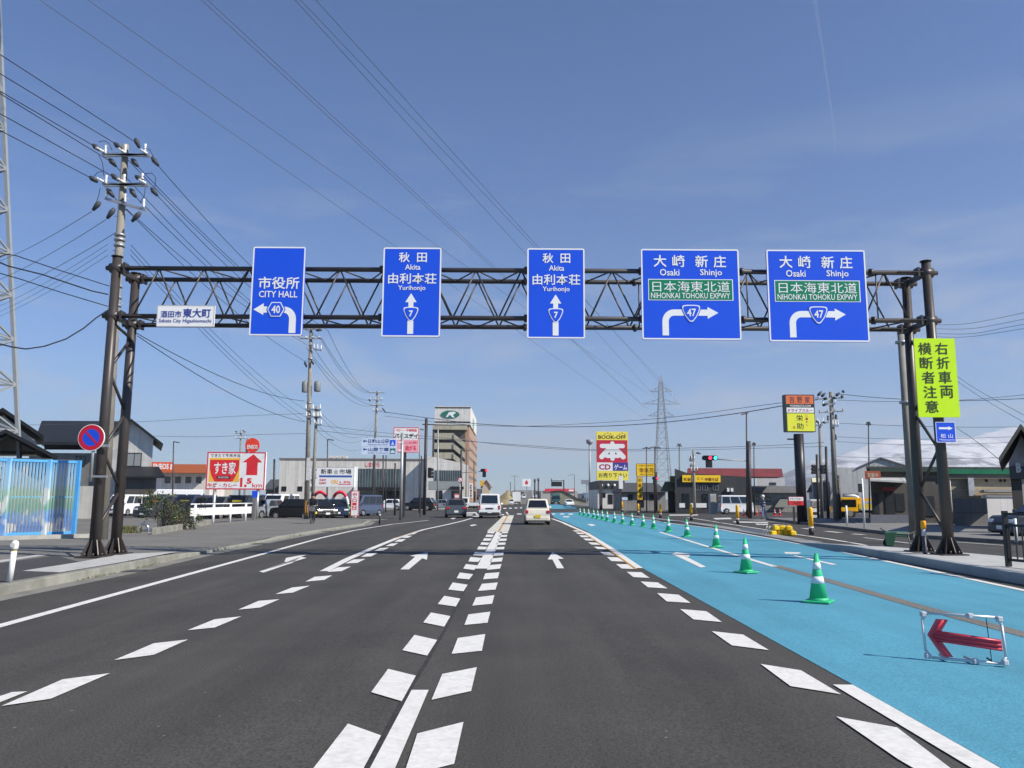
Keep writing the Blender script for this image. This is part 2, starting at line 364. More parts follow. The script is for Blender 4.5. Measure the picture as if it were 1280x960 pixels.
# right median island and far kerb
isl_f = [(9.75, 27.5), (9.45, 22.5)] + [(G(x, y).x, G(x, y).y) for x, y in ((1062, 690.5), (1150, 707), (1280, 731))] + [(8.55, 8), (8.4, -5)]
isl_f = [isl_f[0], isl_f[1]] + [p for p in isl_f[2:]]
kerb('median_kerb', isl_f, .2, lambda y: .19 if y < 24 else .19 - .15 * (y - 24) / 4, 2.0, KERBNEW, -1)
isl_b = [(10.05, 27.5)] + [(G(x, y, .18).x, G(x, y, .18).y) for x, y in ((1097, 683), (1160, 687.5), (1280, 697.5))] + [(12.4, 8), (12.6, -5)]
mb = MB(); front = [(x + .202, y) for x, y in isl_f]
mb.flat([Vector((x, y, gz(x) + (.182 if y < 24 else .05))) for x, y in front + isl_b[::-1]]); struct('median_pavement', mb, PALECONC)
mb = MB(); mb.ribbon(isl_b, .12, .1); 
kerb('median_back_kerb', isl_b, .12, lambda y: .18 if y < 24 else .06, 2.0, KERBNEW, -1)
mb = MB(); ns = [(9.8, 27.6), (10.2, 33), (10.6, 41), (10.9, 50), (10.4, 62), (9.9, 74)]
kerb('median_strip', ns, .75, lambda y: .06, 3.0, M('median_concrete', (.25, .25, .245), .9, var=.15, scale=2, dirt=.3), 1)
FARK = M('dark_kerb', (.16, .155, .145), .9, var=.2, scale=2, dirt=.4)
kerb('far_kerb', kr[2:][::-1][1:] if False else [p for p in kr if 10 < p[1] < 64], .18, lambda y: .14, 1.2, FARK, 1)
mb = MB()
fp = [(x + .18, y) for x, y in kr if 10 < y < 64]
for a, b in zip(fp, fp[1:]): mb.flat([Vector((a[0], a[1], gz(a[0]) + .13)), Vector((b[0], b[1], gz(b[0]) + .13)), Vector((b[0] + 70, b[1] + 2, gz(b[0] + 70) + .13)), Vector((a[0] + 70, a[1] + 2, gz(a[0] + 70) + .13))])
struct('far_footway', mb, M('far_footway_asphalt', (.2, .195, .185), .9, var=.12, scale=1.2, dirt=.2))
# ================================================================== painted markings
mk = MB(); OFF = .009
c3 = Crop(0, 640, 3.0); c4 = Crop(380, 620, 2.824); c5 = Crop(680, 620, 4.0); c6 = Crop(860, 760, 3.048); c8 = Crop(980, 660, 4.267)
quads3 = [[(5, 727), (190, 700), (413, 604), (235, 627)], [(428, 555), (577, 535), (705, 478), (577, 492)], [(703, 443), (805, 433), (905, 391), (805, 402)],
  [(893, 366), (975, 358), (1048, 327), (970, 333)], [(1032, 308), (1098, 302), (1162, 276), (1095, 283)], [(-60, 707), (0, 690), (45, 675), (103, 672), (0, 713), (-60, 730)]]
quads4 = [[(5, 302), (72, 296), (99, 280), (38, 285)], [(82, 268), (133, 265), (165, 249), (118, 252)], [(145, 238), (188, 236), (217, 222), (175, 224)], [(200, 215), (237, 213), (260, 201), (222, 203)],
  [(247, 194), (280, 192), (300, 182), (268, 184)], [(287, 177), (315, 176), (333, 166), (307, 168)], [(318, 162), (345, 161), (360, 152), (335, 153)], [(345, 148), (368, 147), (382, 140), (360, 141)], [(368, 136), (388, 135), (400, 129), (382, 130)],
  [(155, 803), (272, 845), (200, 980), (10, 990)], [(297, 610), (395, 634), (345, 724), (237, 692)], [(390, 490), (470, 508), (435, 563), (347, 544)], [(448, 411), (517, 424), (495, 461), (421, 446)],
  [(495, 352), (552, 362), (536, 390), (472, 381)], [(525, 305), (578, 313), (563, 336), (509, 330)], [(550, 270), (597, 276), (583, 294), (539, 290)], [(572, 240), (614, 245), (601, 261), (562, 256)],
  [(588, 215), (628, 219), (614, 233), (580, 231)], [(604, 197), (640, 199), (630, 210), (597, 209)], [(616, 178), (648, 180), (640, 189), (611, 189)], [(627, 163), (656, 165), (649, 173), (622, 172)], [(636, 149), (664, 150), (656, 158), (631, 158)],
  [(644, 136), (670, 137), (664, 145), (640, 144)], [(650, 124), (675, 125), (670, 132), (646, 131)],
  [(400, 838), (563, 797), (530, 945), (350, 990)], [(488, 628), (610, 604), (590, 688), (450, 719)], [(543, 501), (640, 487), (628, 546), (521, 557)], [(580, 418), (658, 408), (648, 447), (566, 455)], [(607, 358), (672, 350), (664, 380), (594, 387)],
  [(628, 310), (684, 305), (676, 330), (614, 335)], [(640, 273), (690, 269), (684, 290), (632, 294)], [(655, 244), (697, 240), (692, 256), (645, 261)], [(662, 220), (702, 217), (698, 231), (655, 234)], [(668, 200), (706, 198), (703, 209), (664, 211)],
  [(675, 181), (708, 179), (706, 188), (672, 190)], [(680, 165), (712, 164), (710, 172), (677, 173)], [(685, 151), (716, 150), (714, 158), (682, 159)], [(688, 138), (718, 137), (716, 144), (686, 145)], [(692, 126), (721, 125), (719, 131), (690, 132)],
  [(340, 259), (370, 259), (417, 220), (434, 225), (437, 199), (374, 211), (393, 214)], [(893, 255), (918, 255), (897, 222), (917, 221), (877, 198), (860, 224), (877, 224)],
  [(380, 684), (440, 684), (315, 975), (225, 975)]]
quads5 = [[(680, 565), (812, 576), (890, 630), (748, 617)], [(565, 485), (672, 493), (733, 534), (614, 527)], [(482, 427), (568, 432), (618, 462), (520, 456)], [(413, 379), (487, 381), (528, 409), (447, 405)], [(360, 340), (420, 341), (460, 365), (388, 362)],
  [(315, 305), (370, 307), (402, 328), (337, 325)], [(280, 279), (328, 281), (355, 297), (300, 294)], [(248, 253), (295, 255), (318, 267), (268, 265)], [(220, 231), (262, 233), (283, 244), (238, 243)], [(195, 212), (235, 213), (252, 223), (210, 222)],
  [(175, 196), (212, 197), (228, 206), (188, 206)], [(158, 182), (192, 183), (207, 191), (170, 190)], [(143, 171), (175, 172), (188, 178), (155, 178)],
  [(637, 290), (660, 281), (735, 290), (722, 305), (697, 296), (810, 354), (783, 357), (662, 300)], [(215, 141), (240, 140), (260, 146), (237, 150)], [(95, 102), (115, 101), (132, 104), (115, 107)]]
quads6 = [[(565, 413), (797, 455), (1040, 640), (860, 610), (800, 575)], [(277, 213), (430, 237), (583, 328), (390, 297)], [(90, 88), (210, 101), (308, 160), (167, 142)]]
quads8 = [[(0, 128), (92, 130), (76, 138), (8, 137)], [(28, 142), (40, 141), (283, 194), (255, 196)]]
for cr, qs in ((c3, quads3), (c4, quads4), (c5, quads5), (c6, quads6), (c8, quads8)):
    for q in qs: mk.gpoly(cr.pts(q), OFF)
# left-turn arrow in the kerb lane
mk.gpoly(c3.pts([(972, 223), (988, 227), (1098, 190), (1086, 186), (1066, 187), (1073, 172), (1118, 164), (1150, 160), (1128, 168), (1150, 172)]), OFF)
def line(cr, pts, w, off=OFF, mb=None):
    P = [G(*cr(*p), off) for p in pts]; (mb or mk).ribbon([(p.x, p.y) for p in P], w, off)
ident = Crop(0, 0, 1)
e0, e1 = G(0, 783), G(333, 691.5); ext = e0 + (e0 - e1) * .9
Pn = [(ext.x, ext.y), (e0.x, e0.y), (e1.x, e1.y)] + [(G(x, y).x, G(x, y).y) for x, y in ((400, 673), (442, 663.3), (490, 655.5), (536, 650.5))]
mk.ribbon(Pn, .16, OFF)
line(c4, [(72, 265), (155, 222), (235, 187), (330, 148), (420, 119), (500, 102), (560, 88), (594, 78)], .2)
line(c4, [(629, 256), (690, 126)], .28)
line(c5, [(470, 360), (340, 268), (215, 187), (150, 158), (90, 131), (40, 113)], .22)
a, b = G(*c6(590, 296)), G(*c6(1130, 612)); q = a + (b - a) * 1.8; mk.ribbon([(a.x, a.y), (b.x, b.y), (q.x, q.y)], .16, OFF)
line(c5, [(578, 180), (715, 221), (850, 262), (1000, 307), (1152, 352)], .15)
lr = [(G(x, y).x, G(x, y).y) for x, y in ((770, 642.8), (840, 654.6), (893, 660.6), (980, 676.4), (1062, 692), (1280, 738.5))]
a, b = Vector(lr[-2]), Vector(lr[-1]); lr.append(tuple(b + (b - a) * 2)); mk.ribbon(lr, .15, OFF)
c5b = Crop(940, 560, 7.386)
line(c5b, [(-600, 640), (0, 735), (380, 793), (700, 838), (1034, 893)], .16)
for s_ in ([(20, 688), (150, 697)], [(200, 705), (330, 717)], [(470, 742), (560, 750)], [(680, 768), (820, 781)], [(930, 793), (1034, 800)]): line(c5b, s_, .3)
cfr = Crop(1080, 630, 6.4)
line(cfr, [(0, 268), (430, 322)], .12); line(cfr, [(690, 300), (1120, 330)], .13); line(cfr, [(690, 262), (1040, 290)], .12)
mk.gpoly(cfr.pts([(0, 328), (40, 330), (20, 338), (-30, 336)]), OFF)
# stop lines and crossing ticks at the junction
for x0, x1, y in ((310, 350, 485), (385, 422, 483), (460, 497, 480), (530, 567, 478), (490, 555, 560), (280, 320, 568)): mk.gpoly(c1b.pts([(x0, y + 6), (x1, y + 6), (x1 + 3, y - 6), (x0 + 3, y - 6)]), OFF)
for x0, x1, y in ((960, 1000, 560), (1070, 1120, 560), (1180, 1240, 561), (1110, 1190, 597)): mk.gpoly(c1b.pts([(x0, y + 7), (x1, y + 7), (x1, y - 7), (x0, y - 7)]), .012)
mk.gpoly(c1b.pts([(340, 535), (365, 533), (385, 566), (365, 568)]), OFF)
c3b = Crop(540, 580, 12.0)
for q in ([(640, 725), (660, 722), (690, 760), (720, 762), (715, 772), (670, 770)], [(265, 812), (360, 808), (320, 828)], [(565, 918), (640, 905), (680, 915), (590, 932)], [(500, 728), (640, 722), (640, 740), (500, 745)], [(500, 760), (610, 757), (610, 770), (500, 772)], [(835, 812), (855, 806), (880, 810)], [(720, 778), (640, 778), (600, 790), (720, 790)]):
    mk.gpoly(c3b.pts(q), OFF)
c4e = Crop(820, 560, 9.143)
for q in ([(150, 762), (480, 760), (480, 770), (150, 772)], [(650, 800), (850, 797), (870, 812), (680, 816)], [(880, 838), (1280, 848), (1280, 858), (900, 850)], [(1130, 862), (1280, 870), (1280, 880), (1150, 876)]): mk.gpoly(c4e.pts(q), OFF)
struct('road_markings', mk, MARK)
# cream channel strips with an ochre line, at the head of the centre line and along the blue lane
st = MB(); cream = M('cream_marking', (.58, .55, .47), .75, var=.08, scale=10)
st.gpoly(c4.pts([(646, 124), (683, 126), (717, 70), (704, 70)]), .012); st.gpoly(c4.pts([(690, 126), (722, 124), (741, 68), (722, 68)]), .012); struct('channel_strips', st, cream)
oc = MB(); ochre = M('ochre_marking', (.50, .27, .06), .7, var=.1)
oc.gpoly(c4.pts([(683.5, 126), (689.5, 126), (721, 69), (716, 69)]), .013)
line(c5, [(462, 366), (330, 272), (200, 185), (140, 157)], .06, .013, oc); line(c4, [(322, 148), (412, 122)], .05, .013, oc); struct('channel_line', oc, ochre)
dk = MB(); P = [G(x, y) for x, y in ((967.5, 707), (980, 710.4), (1160.5, 762), (1285, 795))]; q = P[-1] + (P[-1] - P[-2]) * 1.4
dk.ribbon([(p.x, p.y) for p in P] + [(q.x, q.y)], .24, .008); struct('asphalt_joint', dk, ASPH2)

jt = MB(); P = [G(*c4(x, y)) for x, y in ((604, 262), (545, 375), (500, 470), (425, 600), (350, 720), (225, 960))]; q = P[-1] + (P[-1] - P[-2]) * .8
jt.ribbon([(p.x, p.y) for p in P] + [(q.x, q.y)], .035, .004); struct('road_joint', jt, M('bitumen_seal', (.036, .034, .031), .8, var=.45, scale=11))
# drain gratings in the left gutter
for yy in (11.5, 17.2, 27.5, 38.0):
    xx = next(a[0] + (b[0] - a[0]) * (yy - a[1]) / (b[1] - a[1]) for a, b in zip(kl, kl[1:]) if a[1] <= yy <= b[1]) + .2
    t = thing('drain_grating', 'steel drain grating in the left gutter, %s' % {11.5: 'nearest the viewer', 17.2: 'beside the pale concrete patch', 27.5: 'beyond the gantry', 38.0: 'before the car lot pole'}[yy], 'drain', (xx, yy, gz(xx) + .006), 0, 'drain gratings')
    mb = MB(); mb.box2(-.2, .2, -.25, .25, 0, .004); mb.build('frame', M('iron_dark', (.06, .055, .05), .6, .3), t, world=False); mb = MB()
    for k in range(9): mb.box2(-.17, .17, -.22 + k * .053, -.195 + k * .053, .0045, .012)
    mb.build('bars', M('iron_bare', (.16, .155, .15), .5, .5), t, world=False)
# weeds along the kerb foot and the footway edge
wd = MB(); rnd = random.Random(12)
for k in range(1500):
    i = rnd.randrange(1, 8); f = rnd.random(); a, b = kl[i], kl[i + 1]; x, y = a[0] + (b[0] - a[0]) * f, a[1] + (b[1] - a[1]) * f
    if math.sin(y * 2.1) + math.sin(y * .77 + 1) < .5: continue
    off = rnd.choice((.012, -.19)); z0 = .005 if off > 0 else min(PAVE, hleft(y) - .012); x += off + abs(rnd.gauss(0, .02)) * (1 if off > 0 else -1); h = rnd.uniform(.02, .07); q = Vector((x, y, gz(x) + z0)); an = rnd.uniform(0, 6.28); d = Vector((math.cos(an), math.sin(an), 0)) * .006
    wd.add([q - d, q + d, q + Vector((rnd.uniform(-.03, .03), rnd.uniform(-.03, .03), h))], [(0, 1, 2)])
o = wd.build('weeds_grass', M('weeds', (.11, .12, .04), .9, var=.3)); o['kind'] = 'stuff'
# ================================================================== overhead sign gantry
YF, YR = 19.5, 20.54
ZU, ZL = 7.19, 5.96
XL, XR = -9.96, 10.4
gan = thing('sign_gantry', 'dark brown lattice truss gantry on paired tubular posts spanning the whole road', 'gantry', (0.2, 20.0, 0))
def tub(name, lst, r, parent=gan, n=10, m=DARKSTEEL):
    mb = MB()
    for p, q in lst: mb.tube([p, q], r, n)
    return mb.build(name, m, parent)
for y in (YF, YR):
    for z in (ZU, ZL): tub('chord', [((XL - .25, y, z), (XR + .27, y, z))], .060, n=14)
x0t, x1t, nP = XL + .5, XR - .5, 17
pit = (x1t - x0t) / nP
for y in (YF, YR):
    L_ = []
    for i in range(nP):
        a = x0t + i * pit; L_ += [((a, y, ZL), (a + pit / 2, y, ZU)), ((a + pit / 2, y, ZU), (a + pit, y, ZL))]
    tub('side_bracing', L_, .022, n=7)
for z in (ZU, ZL):
    L_ = []
    for i in range(nP):
        a = x0t + i * pit; s0, s1 = (YF, YR) if z == ZL else (YR, YF)
        L_ += [((a, s0, z), (a + pit / 2, s1, z)), ((a + pit / 2, s1, z), (a + pit, s0, z))]
    tub('plan_bracing', L_, .02, n=7)
joints = [X(px, YF, 370) for px in (476, 657, 801, 928, 1090)]
for x in joints:
    for y in (YF, YR):
        tub('upright_bar', [((x + .12, y, ZL), (x + .12, y, ZU))], .018, n=7)
        for z in (ZU, ZL): mb = MB(); mb.tube([(x - .04, y, z), (x + .04, y, z)], .10, 14); mb.build('joint_flange', DARKSTEEL, gan)
for x, tilt in ((XL, 0), (XR, 0)):
    for y, zt, xo in ((YF, 7.48, 0), (YR, 7.34, 0)):
        xb = x + (0.0 if x < 0 else (0.08 if y == YF else -.05))
        zb = gz(xb) + (PAVE + .01 if x < 0 else .185)
        mb = MB(); mb.tube([(xb, y, zb), (x, y, zt)], .13, 18, .108)
        mb.tube([(x, y, zt), (x, y, zt + .02)], .14, 18)
        po = mb.build('post', DARKSTEEL, gan)
        fl = MB(); fl.box((xb, y, zb + .015), (.62, .62, .03))
        for k in range(8):
            t = k * math.pi / 4; c_, s_ = math.cos(t), math.sin(t); q = Vector((-s_, c_, 0)) * .01
            i0, i1 = Vector((xb + c_ * .12, y + s_ * .12, 0)), Vector((xb + c_ * .29, y + s_ * .29, 0))
            b = [i0 - q, i1 - q, i1 + q, i0 + q]
            fl.hexa([Vector((p.x, p.y, zb + .03)) for p in b], [Vector((p.x, p.y, zb + h)) for p, h in zip(b, (.42, .07, .07, .42))])
        for k in range(8):
            t = (k + .5) * math.pi / 4; fl.lathe([(.025, 0), (.025, .07)], 6, (xb + .26 * math.cos(t), y + .26 * math.sin(t), zb + .03))
        fl.build('base_plate', DARKSTEEL, po)
    L_ = []; zz = gz(x) + .75; k = 0
    while zz < 5.6:
        a, b = (YF, YR) if k % 2 == 0 else (YR, YF); L_.append(((x, a, zz), (x, b, min(zz + .98, 5.8)))); zz += .98; k += 1
    tub('post_bracing', L_, .038, n=8)
    for z in (ZU, ZL):
        mb = MB()
        for y in (YF, YR):
            sgn = 1 if x < 0 else -1
            mb.tube([(x - .15, y, z), (x + .15, y, z)], .125, 14)
            mb.hexa([(x + sgn * .13, y - .13, z - .014), (x + sgn * .75, y - .09, z - .014), (x + sgn * .75, y + .09, z - .014), (x + sgn * .13, y + .13, z - .014)] if sgn > 0 else [(x + sgn * .75, y - .09, z - .014), (x + sgn * .13, y - .13, z - .014), (x + sgn * .13, y + .13, z - .014), (x + sgn * .75, y + .09, z - .014)],
                    [(x + sgn * .13, y - .13, z + .014), (x + sgn * .75, y - .09, z + .014), (x + sgn * .75, y + .09, z + .014), (x + sgn * .13, y + .13, z + .014)] if sgn > 0 else [(x + sgn * .75, y - .09, z + .014), (x + sgn * .13, y - .13, z + .014), (x + sgn * .13, y + .13, z + .014), (x + sgn * .75, y + .09, z + .014)])
            for dx in (.1, .3, .5): mb.lathe([(.02, -.035), (.02, .035)], 6, (x + sgn * (dx + .16), y - .06, z))
            mb.box((x + sgn * .24, y, z), (.05, .24, .24))
        mb.bar((x, YF, z), (x, YR, z), .09, .12)
        mb.build('bracket', DARKSTEEL, gan)
# ------------------------------------------------------------------ signs
SBLUE = M('sign_blue', srgb(30, 84, 222), .32, var=.03, scale=.8, spec=.5)
SGREEN = M('sign_green', srgb(12, 128, 88), .35, var=.03)
SWHITE = M('sign_white', (.88, .875, .86), .4, var=.02)
SALU = M('sign_back_aluminium', (.5, .5, .5), .4, .5, var=.06)
class Sign:
    """A board facing the viewer; pieces are placed in its own width and height as measured on the photo."""
    def __init__(s, name, label, cat, r, Y, mats, depth=.06, border=0.0, bmat=None, group=None, radius=.05, rz=0.0, wrap=None):
        x0, y0, x1, y1 = r; s.r = r; X0, X1, Z0, Z1 = rect(*r, Y); s.W, s.H = X1 - X0, Z1 - Z0
        s.t = thing(name, label, cat, ((X0 + X1) / 2, Y, (Z0 + Z1) / 2), rz, group); s.layers = {}; s.k = 0
        W, H = s.W / 2, s.H / 2
        mb = MB(); mb.prism(s.rr(-W, W, -H, H, radius), 0, depth)
        s.board = mb.build('board', mats, s.t, world=False)
        if border:
            b = MB(); o = s.rr(-W, W, -H, H, radius); i = s.rr(-W + border, W - border, -H + border, H - border, max(radius - border, .005)); n = len(o)
            b.add([(x, -.003, z) for x, z in o] + [(x, -.003, z) for x, z in i], [(k, (k + 1) % n, n + (k + 1) % n, n + k) for k in range(n)])
            b.build('border', bmat or SWHITE, s.t, world=False)
    @staticmethod
    def rr(x0, x1, z0, z1, r, n=5):
        r = min(r, (x1 - x0) / 2.01, (z1 - z0) / 2.01); P = []
        for cx, cz, a in ((x1 - r, z0 + r, -90), (x1 - r, z1 - r, 0), (x0 + r, z1 - r, 90), (x0 + r, z0 + r, 180)):
            for k in range(n + 1): t = R_(a + 90 * k / n); P.append((cx + r * math.cos(t), cz + r * math.sin(t)))
        return P
    def m(s, x, y):                                       # photo point -> board coordinates
        x0, y0, x1, y1 = s.r; return ((x - (x0 + x1) / 2) / (x1 - x0) * s.W, ((y0 + y1) / 2 - y) / (y1 - y0) * s.H)
    def mb(s, name, mat, lvl):
        k = (name, mat.name, lvl)
        if k not in s.layers: s.layers[k] = (MB(), mat)
        return s.layers[k][0]
    def text(s, t, box, mat, bold=.012, name='lettering', lvl=2):
        (a, d), (b, c) = s.m(box[0], box[3]), s.m(box[2], box[1]); s.mb(name, mat, lvl).text(t, a, b, d, c, -.004 * lvl, bold); return s
    def chars(s, t, boxes, mat, **k):
        for ch, b in zip(t, boxes): s.text(ch, b, mat, **k)
    def poly(s, pts, mat, name='arrow', lvl=1, map_=True):
        P = [s.m(*p) for p in pts] if map_ else pts
        a = sum(P[i][0] * P[(i + 1) % len(P)][1] - P[(i + 1) % len(P)][0] * P[i][1] for i in range(len(P)))
        if a < 0: P = P[::-1]
        s.mb(name, mat, lvl).add([(x, -.004 * lvl, z) for x, z in P], [tuple(range(len(P)))]); return s
    def rect(s, box, mat, name='panel', lvl=1): x0, y0, x1, y1 = box; return s.poly([(x0, y1), (x1, y1), (x1, y0), (x0, y0)], mat, name, lvl)
    def done(s):
        for (name, mn, lvl), (mb, mat) in s.layers.items(): mb.build(name, mat, s.t, world=False)
        return s.t
def shield(cx, cy, rx, ry):
    P = [(-.80, 1), (-.95, .92), (-1, .75), (-.93, .38), (-.62, -.35), (-.24, -.88), (-.1, -.97), (.1, -.97), (.24, -.88), (.62, -.35), (.93, .38), (1, .75), (.95, .92), (.80, 1), (.4, 1.05), (-.4, 1.05)]
    return [(cx + x * rx, cy - z * ry) for x, z in P]
def hexagon(cx, cy, rx, ry): return [(cx + a * rx, cy + b * ry) for a, b in ((-1, 0), (-.55, -1), (.55, -1), (1, 0), (.55, 1), (-.55, 1))]
def elbow(xa, xb, ytop, ybot, xend, yend, flip=False):    # bent arrow shaft: outer edge xa, inner xb; bar between ytop and ybot to xend; foot at yend
    r1 = abs(xb - xa) + abs(ybot - ytop) * .9; s = 1 if xb > xa else -1; r0 = r1 - (abs(xb - xa) + abs(ybot - ytop)) / 2; P = []
    cx, cy = xa + s * r1, ytop + r1
    for k in range(9): t = R_(90 * k / 8); P.append((cx - s * r1 * math.cos(t), cy - r1 * math.sin(t)))
    P += [(xend, ytop), (xend, ybot)]
    for k in range(9): t = R_(90 - 90 * k / 8); P.append((cx - s * (cx * s - xb * s) * math.cos(t) if False else cx - s * abs(cx - xb) * math.cos(t), cy - (cy - ybot) * math.sin(t)))
    P += [(xb, yend), (xa, yend)]; return P
YS = 19.28
def hangers(T, W, H):
    for x in (-W * .3, W * .3):
        mb = MB(); z0, z1 = ZL - .25 - T.location.z, ZU + .2 - T.location.z
        mb.box2(x - .035, x + .035, .062, .13, max(z0, -H / 2 + .06), min(z1, H / 2 - .06)); mb.build('hanger', SALU, T, world=False)
# --- city hall
cA = Crop(300, 290, 4.571)
S = Sign('road_sign', 'blue city hall direction sign with route 40 arrow bending left', 'road sign', (314, 308.5, 380, 419.5), YS, SBLUE, border=.035, group='blue direction signs on the gantry')
dx = 5
S.text('市役所', cA(98 + dx, 258, 332 + dx, 328), SWHITE, .014); S.text('CITY HALL', cA(104 + dx, 339, 324 + dx, 376), SWHITE, .012)
P = elbow(327, 288, 428, 463, 160, 577); S.poly(cA.pts(P), SWHITE)
S.poly(cA.pts([(82, 445), (140, 409), (140, 428), (165, 428), (165, 463), (140, 463), (140, 476)]), SWHITE, 'arrow_head')
S.poly(cA.pts(hexagon(211, 444, 55, 46)), SBLUE, 'route_shield', 2); S.poly(cA.pts(hexagon(211, 444, 49, 41)), SWHITE, 'route_shield', 3); S.poly(cA.pts(hexagon(211, 444, 43, 36)), SBLUE, 'route_shield', 4)
S.text('40', cA(186, 422, 236, 467), SWHITE, .02, lvl=5); hangers(S.done(), S.W, S.H)
# --- two straight-ahead signs
for r, lab in (((478, 309.5, 551, 421), 'blue straight ahead sign for Akita and Yurihonjo beside the city hall sign'), ((659, 310.5, 731, 423), 'blue straight ahead sign for Akita and Yurihonjo over the middle of the road')):
    S = Sign('road_sign', lab, 'road sign', r, YS, SBLUE, border=.035, group='blue direction signs on the gantry')
    kx, ky = (r[2] - r[0]) / 328.0, (r[3] - r[1]) / 508.0
    def q(*a): return tuple((r[0] + (v - 816) * kx) if i % 2 == 0 else (r[1] + (v - 90) * ky) for i, v in enumerate(a))
    S.text('秋', q(903, 118, 965, 175), SWHITE, .014); S.text('田', q(1006, 120, 1062, 174), SWHITE, .014); S.text('Akita', q(940, 187, 1027, 218), SWHITE, .012)
    S.text('由利本荘', q(846, 238, 1118, 298), SWHITE, .012); S.text('Yurihonjo', q(903, 308, 1058, 342), SWHITE, .012)
    S.poly([q(*p) for p in ((978, 352), (946, 403), (964, 403), (964, 432), (992, 432), (992, 403), (1010, 403))], SWHITE); S.poly([q(*p) for p in ((961, 508), (994, 508), (994, 582), (961, 582))], SWHITE, 'arrow_shaft')
    S.poly([q(*p) for p in shield(979, 472, 42, 40)], SWHITE, 'route_shield', 2); S.poly([q(*p) for p in shield(979, 471, 36, 34)], SBLUE, 'route_shield', 3)
    S.text('7', q(968, 450, 991, 485), SWHITE, .03, lvl=4); hangers(S.done(), S.W, S.H)
# --- two expressway signs
for r, lab in (((802, 311.5, 925, 424.5), 'blue route 47 right turn sign with green expressway panel, left of its twin'), ((960, 312.5, 1084, 427), 'blue route 47 right turn sign with green expressway panel, nearest the yellow notice')):
    S = Sign('road_sign', lab, 'road sign', r, YS, SBLUE, border=.035, group='blue direction signs on the gantry')
    kx, ky = (r[2] - r[0]) / 527.0, (r[3] - r[1]) / 480.0
    def q(*a): return tuple((r[0] + (v - 690) * kx) if i % 2 == 0 else (r[1] + (v - 93) * ky) for i, v in enumerate(a))
    for ch, b in zip('大崎新庄', ((757, 125, 827, 190), (858, 125, 925, 190), (981, 126, 1050, 191), (1080, 127, 1147, 192))): S.text(ch, q(*b), SWHITE, .014)
    S.text('Osaki', q(790, 200, 895, 236), SWHITE, .012); S.text('Shinjo', q(1006, 200, 1124, 243), SWHITE, .012)
    S.rect(q(726, 254, 1181, 367), SWHITE, 'panel_border', 1); S.rect(q(731, 258, 1176, 363), SGREEN, 'green_panel', 2)
    S.text('日本海東北道', q(748, 266, 1163, 322), SWHITE, 0.0, lvl=3); S.text('NIHONKAI TOHOKU EXPWY', q(740, 327, 1163, 357), SWHITE, .006, lvl=3)
    S.poly([q(*p) for p in elbow(798, 832, 415, 448, 930, 552)], SWHITE); S.poly([q(*p) for p in ((985, 415), (1040, 415), (1040, 401), (1098, 432), (1040, 464), (1040, 448), (985, 448))], SWHITE, 'arrow_head')
    S.poly([q(*p) for p in shield(953, 437, 54, 50)], SBLUE, 'route_shield', 2); S.poly([q(*p) for p in shield(953, 437, 48, 44)], SWHITE, 'route_shield', 3); S.poly([q(*p) for p in shield(953, 436, 42, 38)], SBLUE, 'route_shield', 4)
    S.text('47', q(930, 411, 978, 452), SWHITE, .02, lvl=5); hangers(S.done(), S.W, S.H)
# --- town name board
NAVY = M('sign_navy_letters', srgb(50, 66, 150), .5, var=.03)
cB = Crop(0, 240, 4.0)
S = Sign('place_sign', 'small white town name board on the lower left of the truss', 'sign', (196, 381.5, 268, 408.5), YS, SWHITE, depth=.04, border=.02, bmat=M('sign_grey_edge', (.5, .5, .52), .5), radius=.02)
S.text('酒田市', cB(803, 594, 908, 628), NAVY, .01); S.text('東大町', cB(914, 582, 1054, 628), NAVY, .016); S.text('Sakata City Higashiomachi', cB(797, 634, 1058, 658), NAVY, .006); S.done()
# --- yellow pedestrian notice and small blue sign on the right posts
FLUO = M('fluorescent_yellow', srgb(205, 245, 20), .45, var=.02)
cY = Crop(1130, 415, 6.62)
YY = YF - .22
S = Sign('warning_notice', 'tall fluorescent yellow notice with black characters on the right gantry posts', 'notice', (1145.5, 423, 1196.5, 521.5), YY, FLUO, depth=.03, radius=.005, rz=R_(-1))
SB = M('sign_black_letters', (.02, .035, .02), .6, var=.02)
for i, ch in enumerate('横断者注意'): S.text(ch, cY(135 + 6.5 * i, 88 + 120 * i, 243 + 6.5 * i, 190 + 119.5 * i), SB, .008)
for i, ch in enumerate('右折車両'): S.text(ch, cY(274 + 6.5 * i, 88 + 119 * i, 378 + 6.5 * i, 188 + 120 * i), SB, .008)
T = S.done(); mb = MB()
for z in (-.7, .7): mb.box2(-S.W * .42, S.W * .42, .031, .08, z - .03, z + .03)
mb.build('bracket', SALU, T, world=False)
S = Sign('side_road_sign', 'small blue sign with white arrow to Matsuyama under the yellow notice', 'road sign', (1170, 527.5, 1194.5, 553), YY, SBLUE, depth=.025, border=.012, radius=.02)
S.poly(cY.pts([(290, 788), (368, 788), (368, 780), (405, 797), (368, 813), (368, 805), (290, 805)]), SWHITE); S.text('松 山', cY(300, 842, 400, 877), SWHITE, .01); S.text('Matsuyama', cY(288, 884, 412, 902), SWHITE, .006)
T = S.done(); mb = MB(); mb.box2(-.1, .1, .026, .1, -.15, -.1); mb.box2(-.1, .1, .026, .1, .1, .15); mb.build('bracket', SALU, T, world=False)
